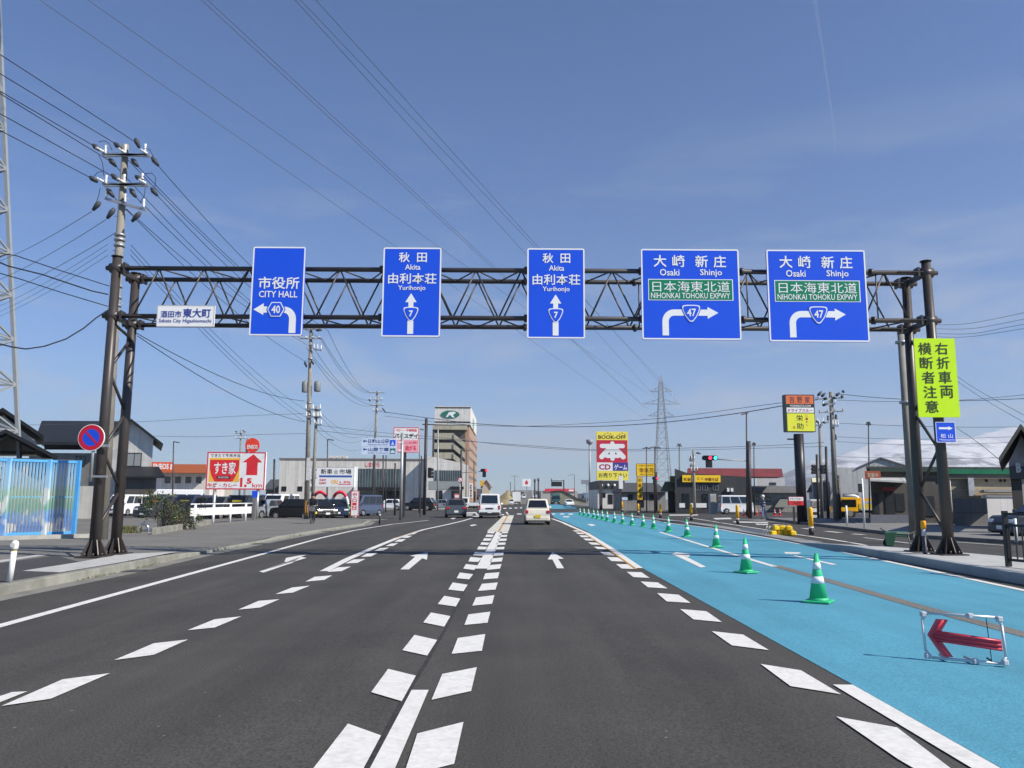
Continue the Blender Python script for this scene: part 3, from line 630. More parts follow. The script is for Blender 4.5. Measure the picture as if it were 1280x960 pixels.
# --- round no-parking sign on the left post
P0 = A(114, 547, YF - .25); t = thing('no_parking_sign', 'round blue no parking sign with red ring and slash beside the left gantry post', 'road sign', P0)
def disc(name, r, y, mat, r2=None):
    mb = MB(); n = 32
    if r2 is None: mb.add([(r * math.cos(2 * math.pi * k / n), y, r * math.sin(2 * math.pi * k / n)) for k in range(n)], [tuple(range(n))])
    else:
        mb.add([(q * math.cos(2 * math.pi * k / n), y, q * math.sin(2 * math.pi * k / n)) for q in (r, r2) for k in range(n)], [(k, (k + 1) % n, n + (k + 1) % n, n + k) for k in range(n)])
    return mb.build(name, mat, t, world=False)
mb = MB(); mb.prism([(.32 * math.cos(2 * math.pi * k / 32), .32 * math.sin(2 * math.pi * k / 32)) for k in range(32)], 0, .03); mb.build('board', SWHITE, t, world=False)
NRED = M('sign_red', srgb(190, 25, 50), .4, var=.03)
disc('red_ring', .307, -.003, NRED, .205); disc('blue_face', .205, -.003, M('sign_blue_round', srgb(28, 75, 205), .4, var=.03))
mb = MB(); d = Vector((-math.sin(R_(45)), 0, math.cos(R_(45)))); e = Vector((d.z, 0, -d.x)) * .025; mb.add([d * .23 + e + Vector((0, -.006, 0)), d * .23 - e + Vector((0, -.006, 0)), -d * .23 - e + Vector((0, -.006, 0)), -d * .23 + e + Vector((0, -.006, 0))], [(0, 3, 2, 1)] if False else [(0, 1, 2, 3)])
mb.build('slash', NRED, t, world=False)
mb = MB(); mb.tube([(0.04, .06, .2), (.04, .06, -1.05)], .035, 10); mb.box2(0, .42, .04, .1, -.22, -.16); mb.box2(0, .42, .04, .1, -.95, -.9); mb.build('support_pipe', GALV, t, world=False)
# ================================================================== vehicles (local: front towards +y)
CHROME = M('chrome', (.6, .6, .6), .15, .9)
LAMPW = M('headlight_lens', (.75, .78, .8), .1, spec=.8)
LAMPR = M('tail_light_lens', (.55, .012, .02), .2, var=.05, spec=.7)
PLATEW = M('white_number_plate', (.75, .76, .74), .5, var=.02); PLATEY = M('yellow_number_plate', (.75, .55, .03), .5, var=.02)
TRIM = M('black_plastic_trim', (.03, .03, .032), .6)
HUB = M('wheel_rim_silver', (.5, .5, .52), .3, .7)
def paint(name, rgb, rough=.25): return M('car_paint_' + name, rgb, rough, .0, var=.03, spec=.6)
SPEC = dict(  # L, W, H, belt, hood z, windscreen base y, roof front y, roof rear y, rear base y, wheel r, axle offsets
  kei=dict(L=3.4, W=1.475, H=1.51, belt=.93, hood=.90, ws=1.05, rf=.52, rr=-1.36, rb=-1.62, wr=.27, ax=(1.15, -1.17)),
  hatch=dict(L=4.05, W=1.70, H=1.50, belt=.95, hood=.90, ws=1.05, rf=.35, rr=-1.35, rb=-1.93, wr=.31, ax=(1.28, -1.25)),
  sedan=dict(L=4.5, W=1.72, H=1.45, belt=.92, hood=.88, ws=1.0, rf=.3, rr=-1.0, rb=-1.65, wr=.31, ax=(1.4, -1.3)),
  minivan=dict(L=4.6, W=1.70, H=1.80, belt=1.03, hood=1.02, ws=1.55, rf=.8, rr=-2.0, rb=-2.22, wr=.32, ax=(1.45, -1.38)),
  suv=dict(L=4.5, W=1.78, H=1.70, belt=1.06, hood=1.04, ws=1.1, rf=.45, rr=-1.75, rb=-2.15, wr=.35, ax=(1.4, -1.32)),
  van=dict(L=4.3, W=1.68, H=1.92, belt=1.05, hood=1.0, ws=1.98, rf=1.35, rr=-2.02, rb=-2.10, wr=.30, ax=(1.25, -1.3)),
  keivan=dict(L=3.4, W=1.475, H=1.88, belt=1.02, hood=.98, ws=1.58, rf=1.05, rr=-1.6, rb=-1.66, wr=.27, ax=(1.1, -1.15)),
  highvan=dict(L=5.4, W=1.9, H=2.45, belt=1.2, hood=1.1, ws=2.5, rf=1.6, rr=-2.6, rb=-2.66, wr=.33, ax=(1.7, -1.5)))
def car(label, cat, kind, px, Y, rz, col, name='car', group=None, plate='w', small=False, two_tone=None, loc=None, extras=None, bumper=None):
    q = dict(SPEC[kind]); L, W, H = q['L'], q['W'], q['H']; h2, w2 = L / 2, W / 2
    base = loc or gp(px, Y, .001)
    t = thing(name, label, cat, base, rz, group)
    gc = .19; bl, hz = q['belt'], q['hood']
    mb = MB()
    out = [(-h2 + .1, gc), (h2 - .12, gc), (h2, gc + .18), (h2 - .01, hz * .62), (h2 - .07, hz * .86), (h2 - .22, hz * .96), (q['ws'] + .02, hz), (q['ws'] - .12, bl), (q['rb'] + .02, bl + .01)]
    if kind in ('sedan',): out += [(-h2 + .12, bl - .02), (-h2 + .02, bl - .12)]
    else: out += [(-h2 + .05, bl - .05), (-h2 + .01, bl - .25)]
    out += [(-h2, gc + .2)]
    # body shell: narrower at the sill and the shoulder
    n = len(out); vs, fs = [], []
    def wx(z): return w2 - (.03 if z < gc + .05 else (0 if z < bl - .08 else .05))
    for s in (-1, 1):
        for y, z in out: vs.append((s * wx(z), y, z))
    # add a mid line for roundness of nose in plan
    fs = [tuple(reversed(range(n))), tuple(range(n, 2 * n))] + [(i, (i + 1) % n, n + (i + 1) % n, n + i) for i in range(n)]
    mb.add(vs, [tuple(reversed(f)) for f in fs]); body = mb.build('body', col, t, bevel=.07, seg=3, world=False)
    ws, rf, rr, rb = q['ws'], q['rf'], q['rr'], q['rb']; bt, tt = w2 - .035, w2 - (.17 if H < 1.7 else .12)
    if kind in ('van', 'keivan', 'highvan'): tt = w2 - .10
    b0 = [(-bt, rb, bl - .01), (bt, rb, bl - .01), (bt, ws, bl - .02), (-bt, ws, bl - .02)]; t0 = [(-tt, rr, H), (tt, rr, H), (tt, rf, H), (-tt, rf, H)]
    mb = MB(); mb.hexa(b0, t0); mb.build('cabin', two_tone or col, t, bevel=.07, seg=3, world=False)
    def side_pt(a, z, s):                              # a: 0 rear .. 1 front along the cabin at height fraction z
        yb, yt = rb + (ws - rb) * a, rr + (rf - rr) * a
        return Vector((s * (bt + (tt - bt) * z + .012), yb + (yt - yb) * z, bl + (H - bl) * z))
    def end_pt(u, z, front):
        yb, yt = (ws, rf) if front else (rb, rr); x = (bt + (tt - bt) * z) * u
        return Vector((x, yb + (yt - yb) * z + (.016 if front else -.012), bl + (H - bl) * z))
    def quad(name, P, m, par=t):
        a = MB(); N = (Vector(P[1]) - Vector(P[0])).cross(Vector(P[2]) - Vector(P[0])).normalized() * .008
        a.hexa([p - N for p in P], [p + N for p in P]); return a.build(name, m, par, world=False)
    zt = .86 if H < 2.2 else .68
    wsz = .10
    quad('windscreen', [end_pt(-.86, wsz, 1), end_pt(.86, wsz, 1), end_pt(.84, zt, 1), end_pt(-.84, zt, 1)], CARGLASS)
    quad('rear_window', [end_pt(.82, .14, 0), end_pt(-.82, .14, 0), end_pt(-.80, zt, 0), end_pt(.80, zt, 0)], CARGLASS)
    spans = {'kei': [(.06, .36), (.39, .70), (.73, .90)], 'hatch': [(.1, .42), (.45, .80)], 'sedan': [(.14, .46), (.49, .82)]}.get(kind, [(.04, .30), (.33, .62), (.65, .90)])
    for s in (-1, 1):
        for a, b in spans: quad('side_window', [side_pt(a, .10, s), side_pt(b, .10, s), side_pt(min(b, .93), .84 if H < 2.2 else .62, s), side_pt(max(a, .03), .84 if H < 2.2 else .62, s)], CARGLASS)
    wr = q['wr']
    for ya in q['ax']:
        for s in (-1, 1):
            mb = MB(); x0, x1 = s * (w2 - .19), s * (w2 + .008)
            mb.tube([(x0, ya, wr), (x1 - s * .02, ya, wr), (x1, ya, wr)], [wr, wr, wr * .93], 20)
            wh = mb.build('wheel', RUBBER, t, world=False)
            mb = MB(); mb.tube([(x1, ya, wr), (x1 + s * .012, ya, wr)], [wr * .66, wr * .58], 16); mb.build('rim', HUB, wh, world=False)
            mb = MB(); n_ = 14; vs = []
            for r_ in (wr * 1.0, wr * 1.2):
                for k in range(n_ + 1): a_ = math.pi * k / n_; vs.append((s * (w2 + .004), ya + r_ * math.cos(a_), wr + r_ * math.sin(a_) * 1.0))
            mb.add(vs, [(k, k + 1, n_ + 2 + k, n_ + 1 + k) for k in range(n_)]); mb.build('wheel_arch', TRIM, t, world=False)
    fr, re = h2 + .004, -h2 - .004
    for s in (-1, 1):
        mb = MB(); mb.box((s * (w2 - .24), fr - .045, hz * .74), (.34, .10, .13)); mb.build('headlight', LAMPW, t, bevel=.03, world=False)
        mb = MB()
        if kind in ('van', 'keivan', 'highvan', 'minivan'): mb.box((s * (w2 - .07), -h2 + .01, .86), (.12, .09, .32))
        elif kind == 'kei': mb.box((s * (w2 - .10), -h2 + .01, .76), (.18, .09, .18))
        else: mb.box((s * (w2 - .17), -h2 + .02, .78), (.32, .10, .15))
        mb.build('tail_light', LAMPR, t, bevel=.025, world=False)
        mb = MB(); mb.box((s * (w2 + .09), ws - .2, bl + .08), (.17, .09, .14)); mb.build('mirror', TRIM if plate == 'b' else col, t, bevel=.03, world=False)
    if not small:
        bm_ = bumper or col
        for y, nm in ((h2 - .05, 'front_bumper'), (-h2 + .05, 'rear_bumper')): mb = MB(); mb.box((0, y, gc + .17), (W - .06, .16, .25)); mb.build(nm, bm_, t, bevel=.06, seg=3, world=False)
        mb = MB(); mb.box((0, fr + .02, .56), (W * .5, .06, .13)); mb.build('grille', TRIM, t, bevel=.02, world=False)
        for s in (-1, 1):
            for yy in ((ws + rb) / 2 + .35,):
                mb = MB(); mb.box((s * (w2 + .006), yy, bl - .12), (.02, .16, .03)); mb.build('door_handle', col, t, world=False)
        mb = MB(); mb.bar((-.35, rb - .03 + (rr - rb) * .2, bl + (H - bl) * .2), (.15, rb - .035 + (rr - rb) * .3, bl + (H - bl) * .3), .02); mb.build('wiper', TRIM, t, world=False)
    pm = PLATEY if plate == 'y' else PLATEW
    for y, nm in ((fr + .03, 'front_plate'), (re - .045, 'rear_plate')): mb = MB(); mb.box((0, y, .44 if nm == 'front_plate' else .50), (.34, .02, .17)); mb.build('number_plate', pm, t, world=False)
    if extras: extras(t, q)
    return t
WPAINT, BKPAINT = paint('white', (.82, .82, .81)), paint('black', (.012, .012, .014))
SILV = M('car_paint_silver', (.42, .44, .46), .3, .5, var=.03); DGREY = M('car_paint_dark_grey', (.10, .115, .13), .28, .4, var=.03)
CREAM = paint('cream', (.76, .71, .58)); DBLUE = paint('dark_blue', (.02, .03, .07)); DGREEN = paint('dark_green', (.03, .10, .09))
# --- traffic on the road
def van_lip(t, q):
    mb = MB(); mb.box((0, -q['L'] / 2 - .012, .78), (.6, .04, .09)); mb.build('tailgate_grip', TRIM, t, world=False)
car('cream compact hatchback with yellow number plate in the lane beside the blue lanes', 'car', 'kei', 671, 49.5, 0, CREAM, plate='y', group='cars on the road', bumper=TRIM if False else None)
car('white one-box van seen from behind with dark lower bumper in the middle lane', 'van', 'van', 613, 66, 0, WPAINT, 'van', group='cars on the road', extras=van_lip, bumper=TRIM)
car('dark grey hatchback waiting at the stop line left of the white van', 'car', 'hatch', 569.5, 68, R_(6), DGREY, group='cars on the road')
car('silver estate car crossing the junction behind the white pickup', 'car', 'suv', 604, 142, R_(95), SILV, small=True, group='cars on the road')
car('small white car leaving the junction beside the dry embankment', 'car', 'kei', 639.5, 205, 0, WPAINT, small=True, group='cars on the road')
car('white saloon coming towards the junction on the far right side', 'car', 'sedan', 711, 172, R_(184), WPAINT, small=True, group='cars on the road')
def truck(label, px, Y, rz, L, W, H, cabcol, boxcol, kind='box', name='truck', group=None):
    """cab over truck, front towards +y"""
    t = thing(name, label, 'truck', gp(px, Y, .001), rz, group); h2, w2 = L / 2, W / 2; cl = 1.25 if L < 3.6 else 1.6 if L < 6 else 2.0; ch = H if kind == 'flat' else H * .82
    g0 = .35 if L < 3.6 else .55
    mb = MB(); mb.prism_x([(h2 - cl, g0), (h2 - .03, g0), (h2, g0 + .3), (h2 - .03, ch * .55), (h2 - .28, ch - .04), (h2 - .4, ch), (h2 - cl, ch)], -w2, w2); mb.build('cab', cabcol, t, bevel=.06, seg=3, world=False)
    y0, z0, y1, z1 = h2 - .045, ch * .58, h2 - .24, ch * .9
    mb = MB(); mb.hexa([(-w2 * .88, y0, z0), (w2 * .88, y0, z0), (w2 * .88, y0 + .03, z0), (-w2 * .88, y0 + .03, z0)], [(-w2 * .85, y1, z1), (w2 * .85, y1, z1), (w2 * .85, y1 + .03, z1), (-w2 * .85, y1 + .03, z1)]); mb.build('windscreen', CARGLASS, t, world=False)
    for s in (-1, 1):
        mb = MB(); mb.prism_x([(h2 - cl + .15, ch * .56), (h2 - .2, ch * .56), (h2 - .36, ch * .9), (h2 - cl + .15, ch * .9)], s * (w2 + .012) - .006, s * (w2 + .012) + .006); mb.build('side_window', CARGLASS, t, world=False)
        mb = MB(); mb.box((s * (w2 - .2), h2, g0 + .25), (.26, .06, .16)); mb.build('headlight', LAMPW, t, bevel=.02, world=False)
        mb = MB(); mb.box((s * (w2 + .13), h2 - .15, ch * .7), (.12, .06, .26)); mb.build('mirror', TRIM, t, bevel=.02, world=False)
        mb = MB(); mb.box((s * (w2 - .15), -h2 + .0, g0 + .12), (.22, .05, .12)); mb.build('tail_light', LAMPR, t, world=False)
    r = .27 if L < 3.6 else .42
    for ya in (h2 - cl * .6, -h2 + L * .2):
        for s in (-1, 1):
            mb = MB(); mb.tube([(s * (w2 - .26), ya, r), (s * (w2 - .01), ya, r)], r, 18); wh = mb.build('wheel', RUBBER, t, world=False)
            mb = MB(); mb.tube([(s * (w2 - .01), ya, r), (s * (w2 + .01), ya, r)], r * .55, 14); mb.build('rim', HUB, wh, world=False)
    mb = MB(); mb.box((0, -.1, g0 + .02), (W * .55, L - .3, .18)); mb.build('chassis', TRIM, t, world=False)
    mb = MB(); mb.box((0, h2 + .0, g0 + .02), (W, .12, .2)); mb.build('front_bumper', TRIM if kind == 'box' else cabcol, t, bevel=.03, world=False)
    yb = h2 - cl - .06
    if kind == 'box': mb = MB(); mb.box2(-w2, w2, -h2, yb, g0 + .25, H); mb.build('cargo_box', boxcol, t, bevel=.03, world=False)
    else:
        zb = g0 + .22
        mb = MB(); mb.box2(-w2, w2, -h2, yb, zb, zb + .08); mb.build('load_bed', boxcol, t, world=False)
        for x0, x1, a, b in ((-w2, -w2 + .04, -h2, yb), (w2 - .04, w2, -h2, yb), (-w2 + .045, w2 - .045, -h2, -h2 + .04), (-w2 + .045, w2 - .045, yb - .04, yb)):
            mb = MB(); mb.box2(x0, x1, a, b, zb + .083, zb + .38); mb.build('drop_side', boxcol, t, world=False)
    mb = MB(); mb.box((0, h2 + .07, g0 + .02), (.34, .02, .17)); mb.build('number_plate', PLATEW, t, world=False)
    return t
truck('small white pickup truck crossing the junction behind the dark grey hatchback', 590, 118, R_(90), 3.4, 1.475, 1.78, WPAINT, WPAINT, 'flat', 'pickup_truck', 'trucks on the road')
truck('white box truck driving away up the ramp beside the dry embankment', 645.5, 232, 0, 7.0, 2.3, 3.5, WPAINT, WPAINT, 'box', 'box_truck', 'trucks on the road')
truck('dark green lorry with white screen band coming towards the junction', 694, 235, R_(180), 8.0, 2.45, 3.2, DGREEN, M('lorry_box_green', (.10, .16, .14), .5), 'box', 'lorry', 'trucks on the road')
truck('small white delivery truck facing us in front of the yellow bookshop sign', 757.5, 134, R_(180), 3.4, 1.475, 1.95, WPAINT, M('delivery_box_white', (.68, .68, .68), .5), 'box', 'delivery_truck', 'trucks on the road')
# ================================================================== left side
def pole_between(mb, xb, Y, xt, yt, r0, r1, off=.0, n=10, zb=None):
    p = gp(xb, Y, off); q = A(xt, yt, Y); mb.tube([p, q], r0, n, r1); return p, q
# --- mural fence in front of the lattice tower
def mural():
    m = bpy.data.materials.new('mural_paint'); m.use_nodes = True; nt = m.node_tree; n = nt.nodes; L = nt.links.new; b = n['Principled BSDF']; b.inputs['Roughness'].default_value = .5
    tc = n.new('ShaderNodeTexCoord'); mp = n.new('ShaderNodeMapping'); mp.inputs['Location'].default_value = (3, 0, 0); L(tc.outputs['Object'], mp.inputs['Vector'])
    nz = n.new('ShaderNodeTexNoise'); nz.inputs['Scale'].default_value = .7; nz.inputs['Detail'].default_value = 3; L(mp.outputs[0], nz.inputs['Vector'])
    sx = n.new('ShaderNodeSeparateXYZ'); L(tc.outputs['Object'], sx.inputs[0])
    ad = n.new('ShaderNodeMath'); ad.operation = 'MULTIPLY_ADD'; L(nz.outputs['Fac'], ad.inputs[0]); ad.inputs[1].default_value = .9; L(sx.outputs['Z'], ad.inputs[2])
    mr = n.new('ShaderNodeMapRange'); mr.inputs['From Min'].default_value = .45; mr.inputs['From Max'].default_value = 3.25; L(ad.outputs[0], mr.inputs['Value'])
    cr = n.new('ShaderNodeValToRGB'); e = cr.color_ramp; e.interpolation = 'EASE'
    cols = [(0, (.28, .44, .68)), (.22, (.14, .28, .60)), (.33, (.20, .38, .64)), (.40, (.22, .44, .36)), (.56, (.34, .53, .43)), (.66, (.36, .57, .71)), (.82, (.33, .57, .78)), (1, (.17, .46, .76))]
    while len(e.elements) < len(cols): e.elements.new(.5)
    for el, (p, c) in zip(e.elements, cols): el.position = p; el.color = (*c, 1)
    L(mr.outputs[0], cr.inputs[0])
    n2 = n.new('ShaderNodeTexNoise'); n2.inputs['Scale'].default_value = 1.5; n2.inputs['Detail'].default_value = 2
    mp2 = n.new('ShaderNodeMapping'); mp2.inputs['Scale'].default_value = (1, 1, .55); mp2.inputs['Rotation'].default_value = (0, R_(25), 0); mp2.inputs['Location'].default_value = (8.3, 0, 2.1); L(tc.outputs['Object'], mp2.inputs['Vector']); L(mp2.outputs[0], n2.inputs['Vector'])
    r2 = n.new('ShaderNodeMapRange'); r2.inputs['From Min'].default_value = .55; r2.inputs['From Max'].default_value = .60; L(n2.outputs['Fac'], r2.inputs['Value'])
    mx = n.new('ShaderNodeMix'); mx.data_type = 'RGBA'; L(r2.outputs[0], mx.inputs[0]); L(cr.outputs[0], mx.inputs[6]); mx.inputs[7].default_value = (.66, .68, .66, 1)
    L(mx.outputs[2], b.inputs['Base Color']); MATS['mural_paint'] = m; return m
MUR = mural(); FBLUE = M('fence_light_blue', srgb(80, 160, 218), .5, var=.08)
fl, fr_ = gp(-70, 26.5, PAVE), gp(97, 29.5, PAVE); fz0, fz1 = .18, 2.72
ft = thing('mural_fence', 'tall light blue slatted fence painted with a mural beside the lattice tower', 'fence', fr_)
fd = (fr_ - fl); fL = fd.length; fd.normalize()
for z in (fz0, fz1): mb = MB(); mb.bar(fl + Vector((0, 0, z)), fr_ + Vector((0, 0, z)), .07, .09); mb.build('rail', FBLUE, ft)
mb = MB(); mb.bar(fl + Vector((0, .05, 1.45)), fr_ + Vector((0, .05, 1.45)), .04, .05); mb.build('rail', FBLUE, ft)
mb = MB(); k = .05
while k < fL:
    p = fl + fd * k; mb.bar(p + Vector((0, 0, fz0 + .04)), p + Vector((0, 0, fz1 - .045)), .062, .022); k += .105
mb.build('slat_panel', MUR, ft)
for px in (4, 56, 96):
    s = (px + 70) / 167.0; s = s * 26.5 / (29.5 - (29.5 - 26.5) * s) * 1.0 if False else s
    p = fl.lerp(fr_, min(1, s)); mb = MB(); mb.box2(p.x - .075, p.x + .075, p.y - .10, p.y + .02, p.z, p.z + fz1 + .06); mb.build('post', FBLUE if px > 90 else MUR, ft)
mb = MB(); a, b = fl + Vector((0, -.1, .06)), fr_ + Vector((.6, -.1, .06)); mb.bar(a, b, .25, .16); tag(mb.build('fence_footing', CONC), 'low concrete footing strip under the mural fence', 'footing')
# --- white delineator post by the kerb
p = gp(22, 13.7, .14); t = thing('delineator_post', 'short white delineator post at the left kerb in front of the mural fence', 'bollard', p)
mb = MB(); mb.T = Matrix.Translation(p) @ Matrix.Rotation(R_(3), 4, 'Y'); mb.lathe([(.045, 0), (.045, .50)], 14); mb.build('shaft', WHITE, t)
mb = MB(); mb.T = Matrix.Translation(p) @ Matrix.Rotation(R_(3), 4, 'Y'); mb.lathe([(.047, .503), (.047, .522)], 14); mb.build('yellow_band', M('band_yellow', (.6, .5, .04), .5), t)
mb = MB(); mb.T = Matrix.Translation(p) @ Matrix.Rotation(R_(3), 4, 'Y'); mb.lathe([(.055, .525), (.058, .56), (.058, .62), (.045, .66), (.02, .675)], 14); mb.build('cap', WHITE, t)
mb = MB(); mb.T = Matrix.Translation(p) @ Matrix.Rotation(R_(3), 4, 'Y'); mb.tube([(.0, -.056, .6), (.0, -.068, .6)], .04, 14); mb.build('reflector', M('reflector_lens', (.62, .62, .6), .2, spec=.8), t)
# --- lattice transmission tower on the left
TOWG = M('tower_steel_pale', (.36, .38, .39), .5, .3, var=.06)
TOWD = M('tower_steel_bare', (.34, .36, .37), .55, .3, var=.06)
def lattice(t, base, half0, half1, H, ang, nlev, rw, arms, m, waist=None, top=None):
    ca, sa = math.cos(ang), math.sin(ang)
    def hw(z):
        if waist and z < waist[0]: return half0 + (waist[1] - half0) * z / waist[0]
        if waist: return waist[1] + (half1 - waist[1]) * (z - waist[0]) / (H - waist[0])
        return half0 + (half1 - half0) * z / H
    def P(sx, sy, z, h=None):
        h = hw(z) if h is None else h; x, y = sx * h, sy * h; return Vector((base.x + x * ca - y * sa, base.y + x * sa + y * ca, base.z + z))
    cs = [(-1, -1), (1, -1), (1, 1), (-1, 1)]
    for c in cs:
        mb = MB(); zs = [0] + ([waist[0]] if waist else []) + [H]
        for a, b in zip(zs, zs[1:]): mb.bar(P(*c, a), P(*c, b), rw)
        mb.build('leg', m, t)
    zl = [H * (1 - (1 - i / nlev) ** 1.25) for i in range(nlev + 1)]
    for f in range(4):
        c0, c1 = cs[f], cs[(f + 1) % 4]; mb = MB()
        for a, b in zip(zl, zl[1:]):
            mb.bar(P(*c0, a), P(*c1, b), rw * .5); mb.bar(P(*c1, a), P(*c0, b), rw * .5)
            mb.bar(P(*c0, b), P(*c1, b), rw * .5)
        mb.build('lattice_face', m, t)
    for z, al in arms:
        for s in (-1, 1):
            mb = MB(); tip = Vector((base.x + s * al * ca, base.y + s * al * sa, base.z + z)); h = hw(z)
            for sy in (-1, 1): mb.bar(P(s, sy, z), tip, rw * .55); mb.bar(P(s, sy, z + 1.3), tip + Vector((0, 0, .05)), rw * .5)
            for fr in (.35, .7):
                for sy in (-1, 1): mb.bar(P(s, sy, z).lerp(tip, fr), P(s, sy, z + 1.3).lerp(tip, fr), rw * .4)
            mb.build('cross_arm', m, t)
            mb = MB(); mb.lathe([(.06, -1.5), (.09, -1.4), (.06, -1.3), (.09, -1.1), (.06, -1.0), (.09, -.8), (.06, -.7), (.09, -.5), (.05, -.4), (.03, 0)], 8, tip); mb.build('insulator_string', CERAMIC, t)
    if top:
        mb = MB()
        for c in cs: mb.bar(P(*c, H), Vector((base.x, base.y, base.z + H + top)), rw * .6)
        mb.build('peak', m, t)
tb = Vector((-30.6, 40.5, gz(-27))); LA = math.atan2(-67, 177)
TOWER_NEAR = thing('lattice_tower', 'pale steel lattice power tower cut off by the left edge behind the mural fence', 'pylon', tb)
lattice(TOWER_NEAR, tb, 3.9, .42, 40, 0, 19, .19, [(30.5, 4.4), (34, 5.2), (37.5, 4.0)], TOWG, top=2.2)
# --- houses at the left
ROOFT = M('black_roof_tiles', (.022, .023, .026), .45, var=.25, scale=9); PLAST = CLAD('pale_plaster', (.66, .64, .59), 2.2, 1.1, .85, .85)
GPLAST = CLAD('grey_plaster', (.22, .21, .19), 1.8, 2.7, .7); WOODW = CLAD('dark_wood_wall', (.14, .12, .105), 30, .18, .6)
def gable_roof(mb, x0, x1, y0, y1, ze, zr, th=.18, along='x', over=0):
    if along == 'x':
        ym = (y0 + y1) / 2
        for ya, s in ((y0, 1), (y1, -1)): mb.hexa(*([( [(x0, ya, ze), (x1, ya, ze), (x1, ym, zr), (x0, ym, zr)] if s > 0 else [(x1, ya, ze), (x0, ya, ze), (x0, ym, zr), (x1, ym, zr)])] + [[(x0, ya, ze + th), (x1, ya, ze + th), (x1, ym, zr + th), (x0, ym, zr + th)] if s > 0 else [(x1, ya, ze + th), (x0, ya, ze + th), (x0, ym, zr + th), (x1, ym, zr + th)]]))
    else:
        xm = (x0 + x1) / 2
        mb.hexa([(x0, y0, ze), (xm, y0, zr), (xm, y1, zr), (x0, y1, ze)], [(x0, y0, ze + th), (xm, y0, zr + th), (xm, y1, zr + th), (x0, y1, ze + th)])
        mb.hexa([(xm, y0, zr), (x1, y0, ze), (x1, y1, ze), (xm, y1, zr)], [(xm, y0, zr + th), (x1, y0, ze + th), (x1, y1, ze + th), (xm, y1, zr + th)])
def window(par, x0, x1, z0, z1, y, frame=None, glass=GLASS, n=2, curtain=False):
    """window in a wall facing -y"""
    frame = frame or TRIM; f = MB(); w = .06
    for a in ((x0, x0 + w, z0, z1), (x1 - w, x1, z0, z1), (x0 + w, x1 - w, z0, z0 + w), (x0 + w, x1 - w, z1 - w, z1)): f.box2(a[0], a[1], y - .06, y + .03, a[2], a[3])
    for k in range(1, n): xx = x0 + (x1 - x0) * k / n; f.box2(xx - .025, xx + .025, y - .05, y + .03, z0 + w, z1 - w)
    fr = f.build('window', frame, par); g_ = MB(); g_.box2(x0 + w + .002, x1 - w - .002, y - .025, y + .02, z0 + w + .002, z1 - w - .002); g_.build('pane', glass, fr); return fr
def wpx(par, x0, y0, x1, y1, Y, **k): a, b, c, d = rect(x0, y0, x1, y1, Y); return window(par, a, b, c, d, Y, **k)
CURT = M('curtained_glass', (.30, .31, .30), .3, var=.12, scale=6, spec=.6)
# two storey house with the white gable end
MB.SH = (82, -5.53); MB.SH = (82, (187 - 640) / 1000)
Y = 82; x0, x1, z0, z1 = rect(38, 530, 188, 616, Y); xa = rect(150, 0, 186, 1, Y)
t = thing('house', 'two storey house with black tiled roof and white gable wall behind the gantry post', 'house', (x1, Y, gz(x1)))
g0 = gz(x1) - .2; ze = A(150, 566, Y).z; zr = A(150, 528, Y).z; X0, X1 = X(30, Y), X(187, Y)
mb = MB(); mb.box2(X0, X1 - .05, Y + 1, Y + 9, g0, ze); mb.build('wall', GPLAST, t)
mb = MB(); mb.prism_x([(Y - .8, ze - .4), (Y + 4.6, zr - .15), (Y + 10, ze - .4), (Y + 10, ze - 2.5), (Y - .8, ze - 2.5)], X1 - 5.2, X1); 
# gable end facing the viewer at right: roof ridge runs in depth there
gx0, gx1 = X(140, Y), X(187, Y)
mb = MB(); zg = A(160, 527, Y).z; zE = A(188, 549, Y).z; zb_ = A(160, 612, Y).z; xm = X(157, Y); xl = 2 * xm - gx1
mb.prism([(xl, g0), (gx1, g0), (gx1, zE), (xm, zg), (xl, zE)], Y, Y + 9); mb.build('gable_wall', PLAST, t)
mb = MB(); hw_ = gx1 - xm + 1.0; sl_ = (zg - zE) / (gx1 - xm)
gable_roof(mb, xm - hw_, xm + hw_, Y - .7, Y + 9.5, zg - sl_ * hw_ + .05, zg + .05, .2, 'y'); mb.build('gable_roof', ROOFT, t)
mb = MB(); yy0, yy1 = Y + .2, Y + 9; gable_roof(mb, X(36, Y), xm + .1, yy0, yy1, A(100, 556, Y).z, A(100, 524.5, Y).z, .3, 'x'); mb.build('main_roof', ROOFT, t)
mb = MB(); mb.hexa([(X(146, Y), Y - 2.4, A(160, 598, Y).z), (X(204, Y), Y - 2.4, A(160, 598, Y).z), (X(196, Y), Y - .01, A(160, 585, Y).z), (X(146, Y), Y - .01, A(160, 585, Y).z)], [(X(146, Y), Y - 2.4, A(160, 596, Y).z), (X(204, Y), Y - 2.4, A(160, 596, Y).z), (X(196, Y), Y - .01, A(160, 583, Y).z), (X(146, Y), Y - .01, A(160, 583, Y).z)]); mb.build('lower_roof', ROOFT, t)
mb = MB(); mb.box2(X(146, Y), X(194, Y), Y - 1.8, Y - .02, g0, A(160, 597, Y).z); mb.build('annex_wall', WOODW, t)
wpx(t, 158.5, 566, 177, 583, Y, glass=CURT); wpx(t, 100, 570, 112, 583, Y + 1.0 - .001, glass=GLASS)
